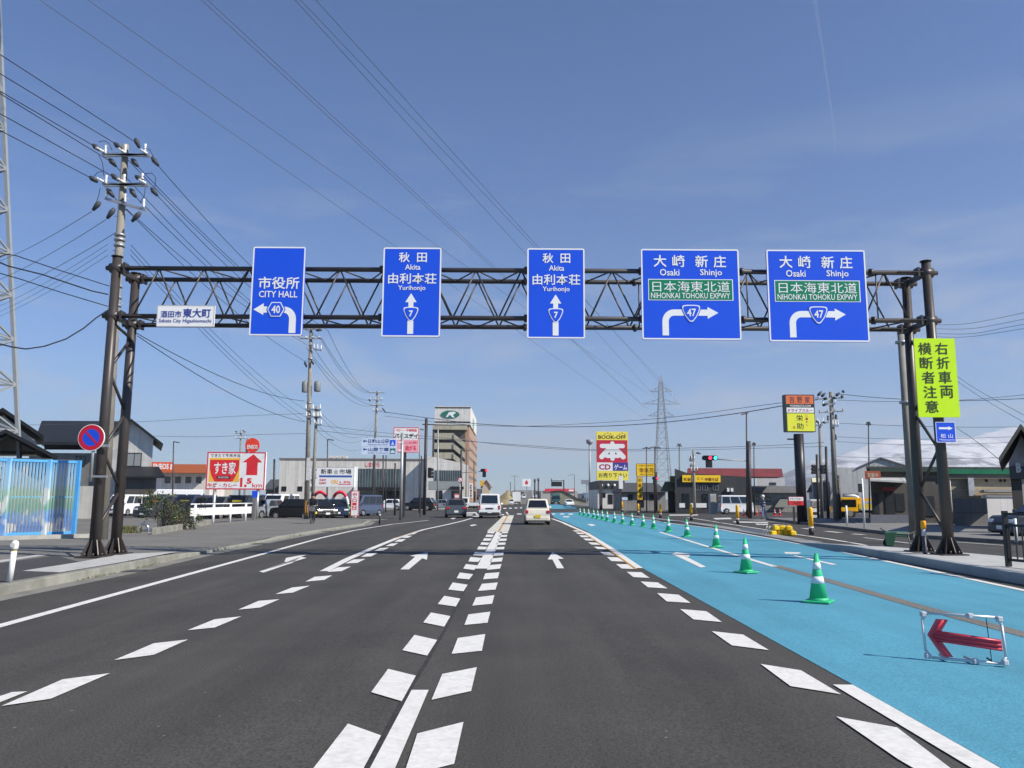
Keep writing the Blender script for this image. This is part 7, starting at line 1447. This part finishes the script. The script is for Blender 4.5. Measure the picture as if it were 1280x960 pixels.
# birthday shop sign
RL = M('board_red', srgb(228, 70, 95), .5); S = Sign('shop_board', 'white and pink red shop board behind the pale guide sign post', 'shop sign', cG(552, 98, 890, 432), 64, SWHITE, depth=.3, radius=.01, border=.06, bmat=AR)
S.text('バースデイ', cG(565, 180, 880, 244), KB, .04); S.text('ベビー・子供用品', cG(575, 118, 862, 156), AR, .03); S.rect(cG(600, 262, 884, 428), M('board_pink', srgb(240, 170, 180), .5), 'pink_panel', 1); S.text('この先', cG(700, 285, 868, 318), RL, .04); S.text('曲がる', cG(715, 340, 858, 408), RL, .05); T = S.done(); mb = MB(); q = gp(505, 64.15, .05); mb.box2(q.x - .1, q.x + .1, q.y - .1, q.y + .1, q.z, zat(565, 64)); mb.build('post', DARKPOLE, T); mb = MB(); q = gp(525.6, 64.15, .05); mb.box2(q.x - .04, q.x + .04, q.y - .04, q.y + .04, q.z, zat(570, 64)); mb.build('post', DARKPOLE, T)
t = thing('restriction_sign', 'small round white and red prohibition sign under the corner signal arm', 'road sign', A(575, 600, 108)); c = A(575, 600, 108); mb = MB(); mb.prism([(.36 * math.cos(k * math.pi / 10), .36 * math.sin(k * math.pi / 10)) for k in range(20)], 0, .04); mb.build('red_disc', NRED, t, world=False); mb = MB(); mb.prism([(.26 * math.cos(k * math.pi / 10), .26 * math.sin(k * math.pi / 10)) for k in range(20)], -.02, -.002); mb.build('white_face', SWHITE, t, world=False); mb = MB(); mb.bar((-.2, -.03, .2), (.2, -.03, -.2), .06, .01); mb.build('slash', NRED, t, world=False); mb = MB(); mb.tube([(.02, .06, .3), (.02, .06, -(c.z - .02))], .04, 8); mb.build('post', GALV, t, world=False)
t = thing('direction_sign_frame', 'grey rear side of a road sign frame left of the bookshop board', 'road sign', gp(730, 190)); mb = MB(); mb.pbox(726.5, 600, 738, 605, 190, .2); mb.build('board', M('sign_rear_grey', (.3, .31, .33), .5, .3), t)
for x in (733, 735): mb = MB(); mb.pbox(x, 605, x + 1, None, 190.3, .2); mb.build('post', GREYPOLE, t)
t = thing('white_box_sign', 'white box sign on a post before the bookshop board corner', 'shop sign', gp(776, 106)); mb = MB(); mb.pbox(773.7, 595, 778.7, 611, 106, .3); mb.build('board', SWHITE, t); mb = MB(); mb.pbox(775.3, 611, 776.8, None, 106.1, .15); mb.build('post', DARKPOLE, t)
t = thing('small_road_sign', 'small pale blue sign plate near the delivery truck', 'road sign', gp(781, 100)); mb = MB(); mb.pbox(777.5, 621.5, 784.5, 625, 100, .05); mb.build('plate', PB, t); mb = MB(); mb.pbox(780.6, 625, 781.2, None, 100.06, .06); mb.build('post', GALV, t)
# ------------------------------------------------------------------ wires
def wire(label, a, b, sag, r=.012, m=None, group='overhead wires', n=18, cat='wire'):
    a, b = Vector(a), Vector(b); mb = MB(); mb.tube([a.lerp(b, k / n) + Vector((0, 0, -4 * sag * (k / n) * (1 - k / n))) for k in range(n + 1)], r, 5, caps=False); return tag(mb.build('power_wire', m or WIRE), label, cat, group)
# bundle from the near pole to the upper left, towards the viewer's side
ends = [((0, 68), cP(395, 110)), ((0, 92), cP(270, 125)), ((0, 114), cP(120, 135)), ((0, 117), cP(240, 245)), ((0, 142), cP(240, 335)), ((0, 163), cP(95, 345)), ((0, 93), cP(385, 340))]
for i, (e, s_) in enumerate(ends[:6]):
    b = A(*s_, P1Y - .2); a0 = A(e[0], e[1], P1Y - 7.5); a = b + (a0 - b) * 2.2; wire('black wire rising from the near utility pole towards the upper left', a, b, .0, .014, group='wires from the near pole to the upper left')
for i, (e, s_) in enumerate((((0, 319), cP(80, 555)), ((0, 342), cP(175, 610)), ((0, 362), cP(250, 690)), ((0, 375), cP(185, 775)), ((0, 382), cP(185, 810)), ((0, 388), cP(185, 850)))):
    b = A(*s_, P1Y); a0 = A(e[0], e[1], P1Y + 13); a = b + (a0 - b) * 1.6; wire('grey wire running from the near utility pole to the far left', a, b, .35, .012 if i < 3 else .008, WIREGREY, 'wires from the near pole to the far left')
cL = Crop(0, 240, 4.0)
for pts, r in (([(-40, 300), (80, 318), (300, 392), (545, 470)], .016), ([(-40, 335), (40, 370), (210, 412), (360, 462), (460, 495), (540, 512)], .022), ([(-40, 395), (100, 435), (300, 500), (540, 572)], .016), ([(-60, 745), (60, 775), (130, 785), (220, 772), (330, 735), (420, 680), (480, 630), (540, 590)], .022)):
    mb = MB(); n_ = len(pts); mb.tube([A(*cL(*q), P1Y - .3 - 5.0 * (1 - k / (n_ - 1))) for k, q in enumerate(pts)], r, 6, caps=False); tag(mb.build('telephone_cable', WIRE), 'thick black cable hanging left of the near utility pole beside the lattice tower', 'cable', 'thick cables at the near pole')
# spans from the near pole to the car lot pole
sp = [(cP(520, 250), cP2(395, 130)), (cP(385, 255), cP2(352, 128)), (cP(515, 450), cP2(345, 185)), (cP(372, 460), cP2(300, 260)), (cP(310, 540), cP2(222, 188)), (cP(290, 180), cP2(320, 128)), (cP(240, 255), cP2(205, 186)), (cP(225, 460), cP2(240, 350))]
for s_, e in sp: wire('black wire spanning from the near utility pole to the car lot pole', A(*s_, P1Y - .2), A(*e, P2Y - .2), .55, .013, group='wires between the first two poles')
for s_, e, r in ((cP(340, 780), cP2(235, 690), .010), (cP(335, 810), cP2(235, 742), .010), (cP(335, 845), cP2(235, 775), .010), ((168, 415), cP2(230, 628), .016), ((172, 420), cP2(230, 775), .016)): wire('thin low wire sagging from the near utility pole to the car lot pole', A(*s_, P1Y), A(*e, P2Y), .5, r, group='low wires between the first two poles')
# car lot pole to the middle pole and on
for s_, e in ((cP2(395, 130), (466, 491)), (cP2(352, 186), (469, 491)), (cP2(345, 190), (463, 491)), (cP2(300, 262), (463, 500)), (cP2(295, 340), (465, 507)), (cP2(240, 250), (472, 507))): wire('black wire spanning from the car lot pole to the middle pole', A(*s_, P2Y - .2), A(*e, 99.7), 1.1, .016, group='wires between the car lot pole and the middle pole')
for s_, e in ((cP2(330, 695), (468, 524)), (cP2(345, 742), (468, 530)), (cP2(300, 780), (468, 536)), (cP2(300, 815), (468, 548))): wire('thin low wire sagging from the car lot pole to the middle pole', A(*s_, P2Y), A(*e, 100), 1.6, .013, WIREGREY, 'low wires between the car lot pole and the middle pole')
# long crossing spans over the junction
def pxwire(label, pts, Y0, Y1, r, m=None, group=None):
    n_ = len(pts); # smooth through the given photo points
    P = []
    for i in range(n_ - 1):
        p0, p1, p2, p3 = pts[max(i - 1, 0)], pts[i], pts[i + 1], pts[min(i + 2, n_ - 1)]
        for k in range(5):
            u = k / 5.0; q = [.5 * ((2 * p1[j]) + (-p0[j] + p2[j]) * u + (2 * p0[j] - 5 * p1[j] + 4 * p2[j] - p3[j]) * u * u + (-p0[j] + 3 * p1[j] - 3 * p2[j] + p3[j]) * u ** 3) for j in (0, 1)]; P.append(q)
    P.append(pts[-1]); x0, x1 = P[0][0], P[-1][0]; mb = MB(); mb.tube([A(q[0], q[1], Y0 + (Y1 - Y0) * (q[0] - x0) / (x1 - x0)) for q in P], r, 5, caps=False); return tag(mb.build('power_wire', m or WIRE), label, 'wire', group)
pxwire('thick black wire crossing the junction from the middle pole to the right pole', [(481, 515), (540, 523), (600, 530), (680, 533.5), (760, 532.5), (840, 527), (920, 517), (980, 507), (1024, 499)], 99.7, 51.8, .032, group='wires crossing over the junction')
pxwire('thin upper wire crossing over the junction to the right utility pole', [(481, 520), (560, 529), (640, 533), (740, 529), (840, 521.5), (920, 511), (980, 503), (1022, 497)], 99.7, 51.8, .02, WIREGREY, 'wires crossing over the junction')
pxwire('lower grey wire crossing the junction below the thick one', [(394, 538), (470, 545), (560, 550), (660, 557), (745, 562), (860, 560), (960, 557), (1030, 553)], 60, 52, .016, WIREGREY, 'wires crossing over the junction')
pxwire('lowest grey wire crossing the junction behind the bookshop board', [(394, 531), (470, 540), (560, 548), (640, 557), (745, 563.5), (880, 562), (1030, 558)], 62, 53, .014, WIREGREY, 'wires crossing over the junction')
pxwire('level black wire across the left background behind the houses', [(-20, 532), (100, 530), (200, 526), (300, 520), (380, 517)], 57, 57, .014, WIREGREY, 'level wires in the left background')
pxwire('lower level wire across the left background over the arrow board', [(190, 545), (260, 546), (330, 543), (384, 542)], 57, 57, .014, WIREGREY, 'level wires in the left background')
for i, (pts, r) in enumerate((([(1043, 492), (1110, 498), (1200, 501), (1330, 496)], .02), ([(1046, 500), (1120, 502), (1220, 499), (1330, 488)], .014), ([(1046, 529), (1120, 532), (1210, 534), (1330, 533)], .014), ([(1046, 546), (1150, 549), (1330, 544)], .012), ([(1046, 552), (1150, 556), (1330, 551)], .012), ([(1046, 571), (1180, 573), (1330, 571)], .012))): pxwire('grey wire running right from the right utility pole, %s from the top' % ('first', 'second', 'third', 'fourth', 'fifth', 'lowest')[i], pts, 51.8, 46, r, WIREGREY, 'wires right of the right utility pole')
for i, pts in enumerate(([(1170, 411), (1210, 411), (1250, 405), (1330, 388)], [(1170, 417), (1215, 417), (1260, 409), (1330, 396)], [(1170, 406), (1220, 403), (1330, 380)], [(1170, 421), (1220, 420), (1330, 402)])): pxwire('thin grey wire in the sky right of the yellow notice, %s' % ('second from top', 'third from top', 'topmost', 'lowest')[i], pts, 120, 90, .03, WIREGREY, 'sky wires right of the gantry')
for i, pts in enumerate(([(1196, 470), (1230, 492), (1330, 545)], [(1196, 476), (1235, 502), (1330, 556)], [(1196, 535), (1225, 555), (1252, 577)])): pxwire('black wire slanting down right from the yellow notice, %s' % ('upper', 'middle', 'lowest to the gabled roof')[i], pts, 60 if i < 2 else 46, 40 if i < 2 else 33, .014, None, 'slanting wires at the right edge')
# far pylon and its lines to the near tower
pb = Vector((X(829, 215), 215, gz(40))); PY = M('pylon_steel', (.33, .35, .37), .6, .3, var=.05)
PYL = thing('power_pylon', 'slim steel lattice power pylon with three pairs of arms behind the yellow boards', 'pylon', pb)
zz_ = [zat(y_, 215) - pb.z for y_ in (488.5, 504, 519)]; hT = zat(476, 215) - pb.z
lattice(PYL, pb, 2.35, .42, hT, 0, 13, .16, [(zz_[0], 3.0), (zz_[1], 4.9), (zz_[2], 3.6)], PY, waist=(zat(531, 215) - pb.z, 1.1), top=zat(467, 215) - zat(476, 215))
T2 = Vector((X(858, 520), 520, 3)); 
tops = [((50, 0), (806, 517)), ((110, 0), (813, 488)), ((252, 0), (806, 503)), ((260, 0), (808, 503.5)), ((369, 0), (846, 519)), ((395, 0), (853, 503)), ((376, 0), (844, 488))]
names = ['leftmost', 'second from left', 'left wire of the middle pair', 'right wire of the middle pair', 'left wire of the right group', 'right wire of the right group', 'middle wire of the right group']
for (e, f), nm in zip(tops, names):
    b = A(*f, 215) + Vector((0, 0, -1.5)); a0 = A(e[0], e[1], 47); a = b + (a0 - b) * 1.12; wire('long power line across the sky to the pylon, %s' % nm, a, b, 0.0, .022, WIREGREY, 'high power lines'); 
# ------------------------------------------------------------------ people
def person(label, verts, edges, radii, mats_fn, loc, rz, scale=1.0):
    me = bpy.data.meshes.new('person'); me.from_pydata(verts, edges, []); o = bpy.data.objects.new('person', me); COL.objects.link(o); o.location = loc; o.rotation_euler = (0, 0, rz); o.scale = (scale,) * 3
    sk = o.modifiers.new('skin', 'SKIN'); sv = me.skin_vertices[0].data
    for v, r in zip(sv, radii): v.radius = (r, r * .85 if r > .1 else r)
    sv[0].use_root = True; ss = o.modifiers.new('smooth', 'SUBSURF'); ss.levels = 2; ss.render_levels = 2
    dg = bpy.context.evaluated_depsgraph_get(); m2 = bpy.data.meshes.new_from_object(o.evaluated_get(dg)); o.modifiers.clear(); o.data = m2
    ms, fn = mats_fn
    m2.materials.clear()
    for m in ms: m2.materials.append(m)
    for p in m2.polygons: p.material_index = fn(p.center); p.use_smooth = True
    return tag(o, label, 'person')
SKIN = M('skin', (.48, .30, .21), .55); NAVYC = M('navy_workwear', (.035, .05, .13), .85); JEANS = M('pale_blue_trousers', (.16, .26, .42), .85); BOOT = M('dark_boots', (.02, .02, .02), .7); DJACK = M('dark_jacket', (.03, .03, .035), .85)
V = [(0, 0, .95), (0, 0, 1.15), (0, .01, 1.38), (0, .02, 1.50), (0, .03, 1.60), (0, .04, 1.70),   # pelvis, waist, chest, neck, head, crown
     (-.17, .0, 1.42), (-.24, .03, 1.16), (-.22, .14, .95), (-.22, .19, .87), (.17, .0, 1.42), (.25, -.02, 1.15), (.24, .08, .92), (.24, .12, .84),
     (-.09, 0, .90), (-.11, .10, .50), (-.12, .08, .09), (-.12, .22, .04), (.09, 0, .90), (.10, -.06, .50), (.11, -.20, .10), (.11, -.08, .04)]
E_ = [(0, 1), (1, 2), (2, 3), (3, 4), (4, 5), (2, 6), (6, 7), (7, 8), (8, 9), (2, 10), (10, 11), (11, 12), (12, 13), (0, 14), (14, 15), (15, 16), (16, 17), (0, 18), (18, 19), (19, 20), (20, 21)]
Rd = [.14, .135, .16, .065, .095, .085, .07, .055, .042, .04, .07, .055, .042, .04, .095, .07, .048, .045, .095, .07, .048, .045]
def wfn(c):
    if c.z > 1.47: return 0
    if c.z < .12: return 3
    if c.z < .90 and abs(c.x) < .2: return 2
    if abs(c.x) > .18 and c.z < .95: return 0
    return 1
pw = gp(954, 60, .02)
W1 = person('worker in navy jacket, pale blue trousers and white helmet walking on the right footway', V, E_, Rd, ([SKIN, NAVYC, JEANS, BOOT], wfn), pw, R_(60), 1.0)
mb = MB(); mb.ball((0, .035, 1.69), (.125, .14, .12), 14, 10); mb.prism_x([(.05, 1.655), (.21, 1.645), (.21, 1.66), (.05, 1.68)], -.09, .09); mb.build('helmet', WHITE, W1, world=False)
mb = MB(); mb.ball((0, .135, 1.585), (.016, .02, .02), 6, 5); mb.build('nose', SKIN, W1, world=False)
for s in (-1, 1): mb = MB(); mb.ball((s * .035, .118, 1.615), (.012, .008, .009), 6, 5); mb.build('eye', BLACK, W1, world=False); mb = MB(); mb.ball((s * .095, .035, 1.60), (.018, .03, .04), 6, 5); mb.build('ear', SKIN, W1, world=False)
mb = MB()
for z in (1.02, 1.2): mb.lathe([(.158, z), (.158, z + .05)], 16)
mb.build('reflective_belt', M('belt_grey', (.5, .5, .48), .4), W1, world=False)
# cyclist riding towards us on the left footway
bp = gp(391.5, 46.5, .105); BR = R_(186)
def bike(label, loc, rz, basket=True):
    t = thing('bicycle', label, 'bicycle', loc, rz); DK = M('bike_frame_dark', (.03, .03, .035), .4, .4)
    for y, nm in ((.53, 'front_wheel'), (-.53, 'rear_wheel')):
        mb = MB(); n_ = 24; mb.tube([(0, y + .31 * math.cos(2 * math.pi * k / n_), .33 + .31 * math.sin(2 * math.pi * k / n_)) for k in range(n_ + 1)], .02, 6, caps=False); w_ = mb.build('wheel', RUBBER, t, world=False); mb = MB()
        for k in range(10): a = 2 * math.pi * k / 10; mb.bar((0, y, .33), (0, y + .3 * math.cos(a), .33 + .3 * math.sin(a)), .006)
        mb.build('spokes', GALV, w_, world=False)
    mb = MB(); S_, H_, BB, RW, FW = (0, -.18, .78), (0, .36, .85), (0, -.05, .30), (0, -.53, .33), (0, .53, .33)
    for a, b in ((S_, BB), (H_, BB), (BB, RW), (S_, RW), (S_, (0, .37, .78)), (H_, FW), (H_, (0, .34, 1.0))): mb.tube([a, b], .018, 8)
    mb.build('frame', DK, t, world=False); mb = MB(); mb.tube([(-.27, .16, 1.02), (-.24, .28, 1.02), (0, .34, 1.0), (.24, .28, 1.02), (.27, .16, 1.02)], .014, 8); mb.build('handlebar', GALV, t, world=False)
    mb = MB(); mb.ball((0, -.22, .86), (.09, .13, .04), 10, 6); mb.build('saddle', BLACK, t, world=False)
    if basket: mb = MB(); mb.hexa([(-.13, .46, .72), (.13, .46, .72), (.13, .68, .72), (-.13, .68, .72)], [(-.18, .42, .96), (.18, .42, .96), (.18, .76, .96), (-.18, .76, .96)]); mb.build('basket', M('basket_grey', (.3, .3, .29), .5, .4), t, world=False)
    mb = MB(); mb.tube([(-.1, -.05, .18), (.1, -.05, .42)], .012, 6); mb.box((-.13, -.05, .17), (.09, .09, .02)); mb.box((.13, -.05, .43), (.09, .09, .02)); mb.build('pedals', BLACK, t, world=False); return t
bike('dark city bicycle with grey front basket ridden on the left footway', bp, BR)
V = [(0, -.2, .95), (0, -.14, 1.15), (0, -.04, 1.36), (0, .0, 1.46), (0, .05, 1.55), (0, .06, 1.64),
     (-.17, -.03, 1.36), (-.27, .05, 1.17), (-.26, .16, 1.05), (-.265, .20, 1.03), (.17, -.03, 1.36), (.27, .05, 1.17), (.26, .16, 1.05), (.265, .20, 1.03),
     (-.09, -.17, .93), (-.12, .14, .62), (-.12, .0, .25), (-.12, .10, .20), (.09, -.17, .93), (.12, .20, .78), (.12, .0, .48), (.12, .10, .45)]
def cfn(c):
    if c.z > 1.44: return 0
    if abs(c.x) > .22 and c.z < 1.07 and c.y > .12: return 0
    if c.z < .95: return 2 if c.z > .28 else 3
    return 1
C1 = person('cyclist in dark jacket riding a bicycle on the footway beside the car lot', V, E_, Rd, ([SKIN, DJACK, M('dark_trousers', (.04, .04, .05), .85), BOOT], cfn), bp, BR)
mb = MB(); mb.ball((0, .035, 1.635), (.118, .125, .10), 12, 8); mb.build('hair', M('black_hair', (.012, .01, .01), .6), C1, world=False)
for s in (-1, 1): mb = MB(); mb.ball((s * .035, .15, 1.57), (.012, .008, .009), 6, 5); mb.build('eye', BLACK, C1, world=False)
mb = MB(); mb.ball((0, .165, 1.545), (.016, .02, .02), 6, 5); mb.build('nose', SKIN, C1, world=False)
# ------------------------------------------------------------------ snowy mountains on the right
import mathutils.noise as mn
def prof(x):                                             # skyline height in photo pixels above the horizon
    pts = [(880, -4), (960, 18), (990, 38), (1015, 51), (1052, 60), (1070, 64), (1090, 71), (1120, 77), (1150, 79), (1185, 80), (1210, 83), (1236, 90), (1255, 95), (1266, 98), (1300, 103), (1400, 92), (1550, 60), (1800, 10), (1900, -5)]
    for (a, u), (b, v) in zip(pts, pts[1:]):
        if a <= x <= b: return u + (v - u) * (x - a) / (b - a)
    return -5
YM0, YM1 = 4300, 7400; nx, ny = 260, 60; vs = []
for j in range(ny + 1):
    for i in range(nx + 1):
        px = 880 + 1000 * i / nx; v = j / ny; Yv = YM0 + (YM1 - YM0) * v; x = (px - 640) / 1000 * 6000; h = prof(px) / 1000 * 6000
        e = max(0, 1 - abs(v - .55) / .55) ** .9
        ns = mn.fractal(Vector((x * .0011, Yv * .0011, 3.3)), .9, 2.1, 6); rdg = 1 - abs(mn.fractal(Vector((x * .0018 + 7, Yv * .0013, 1.1)), 1.0, 2.0, 5))
        z = h * e * (1 + .035 * ns + .03 * (rdg - .7)) + (60 * ns + 110 * (rdg - .75)) * e * (1 - e * .78); vs.append((x, Yv, z - 12))
mb = MB(); mb.add(vs, [(j * (nx + 1) + i, j * (nx + 1) + i + 1, (j + 1) * (nx + 1) + i + 1, (j + 1) * (nx + 1) + i) for j in range(ny) for i in range(nx)], True)
sm = bpy.data.materials.new('snow_and_rock'); sm.use_nodes = True; nt = sm.node_tree; n = nt.nodes; L = nt.links.new; b = n['Principled BSDF']; b.inputs['Roughness'].default_value = .8
tc = n.new('ShaderNodeTexCoord'); mp = n.new('ShaderNodeMapping'); mp.inputs['Scale'].default_value = (.004, .002, .012); L(tc.outputs['Object'], mp.inputs['Vector']); nz = n.new('ShaderNodeTexNoise'); nz.inputs['Scale'].default_value = 1.6; nz.inputs['Detail'].default_value = 9; nz.inputs['Roughness'].default_value = .7; L(mp.outputs[0], nz.inputs['Vector'])
sx = n.new('ShaderNodeSeparateXYZ'); L(tc.outputs['Object'], sx.inputs[0]); hm_ = n.new('ShaderNodeMapRange'); hm_.inputs['From Min'].default_value = 120; hm_.inputs['From Max'].default_value = 420; hm_.inputs['To Min'].default_value = .16; hm_.inputs['To Max'].default_value = -.06; L(sx.outputs['Z'], hm_.inputs['Value'])
ad = n.new('ShaderNodeMath'); L(nz.outputs['Fac'], ad.inputs[0]); L(hm_.outputs[0], ad.inputs[1]); mr = n.new('ShaderNodeMapRange'); mr.inputs['From Min'].default_value = .50; mr.inputs['From Max'].default_value = .63; L(ad.outputs[0], mr.inputs['Value'])
mx = n.new('ShaderNodeMix'); mx.data_type = 'RGBA'; L(mr.outputs[0], mx.inputs[0]); mx.inputs[6].default_value = (.80, .80, .80, 1); mx.inputs[7].default_value = (.16, .15, .14, 1); L(mx.outputs[2], b.inputs['Base Color'])
struct('mountains', mb, sm)
# contrail high in the sky
pts_ = [(1012, -60), (1020, 10), (1028, 60), (1035, 110), (1042, 160), (1045, 195)]; cm_ = bpy.data.materials.new('contrail_vapour'); cm_.use_nodes = True; nt = cm_.node_tree; b = nt.nodes['Principled BSDF']; b.inputs['Base Color'].default_value = (.9, .9, .9, 1); b.inputs['Alpha'].default_value = .05; b.inputs['Roughness'].default_value = 1
mb = MB(); mb.tube([A(x, y, 9600) for x, y in pts_], [20, 18, 15, 12, 9, 4], 10); o = mb.build('contrail', cm_); o['kind'] = 'stuff'
# ================================================================== haze
hb = MB(); hb.box2(-4400, 4400, -150, 8900, -40, 720); haze = hb.build('haze', M('unused', (.5, .5, .5)))
hm = bpy.data.materials.new('haze_air'); hm.use_nodes = True; nt = hm.node_tree; nt.nodes.remove(nt.nodes['Principled BSDF'])
pv = nt.nodes.new('ShaderNodeVolumePrincipled'); pv.inputs['Color'].default_value = (.86, .91, 1, 1); pv.inputs['Density'].default_value = HAZE_D; pv.inputs['Anisotropy'].default_value = .1
nt.links.new(pv.outputs[0], nt.nodes['Material Output'].inputs['Volume'])
haze.data.materials.clear(); haze.data.materials.append(hm); haze['kind'] = 'stuff'
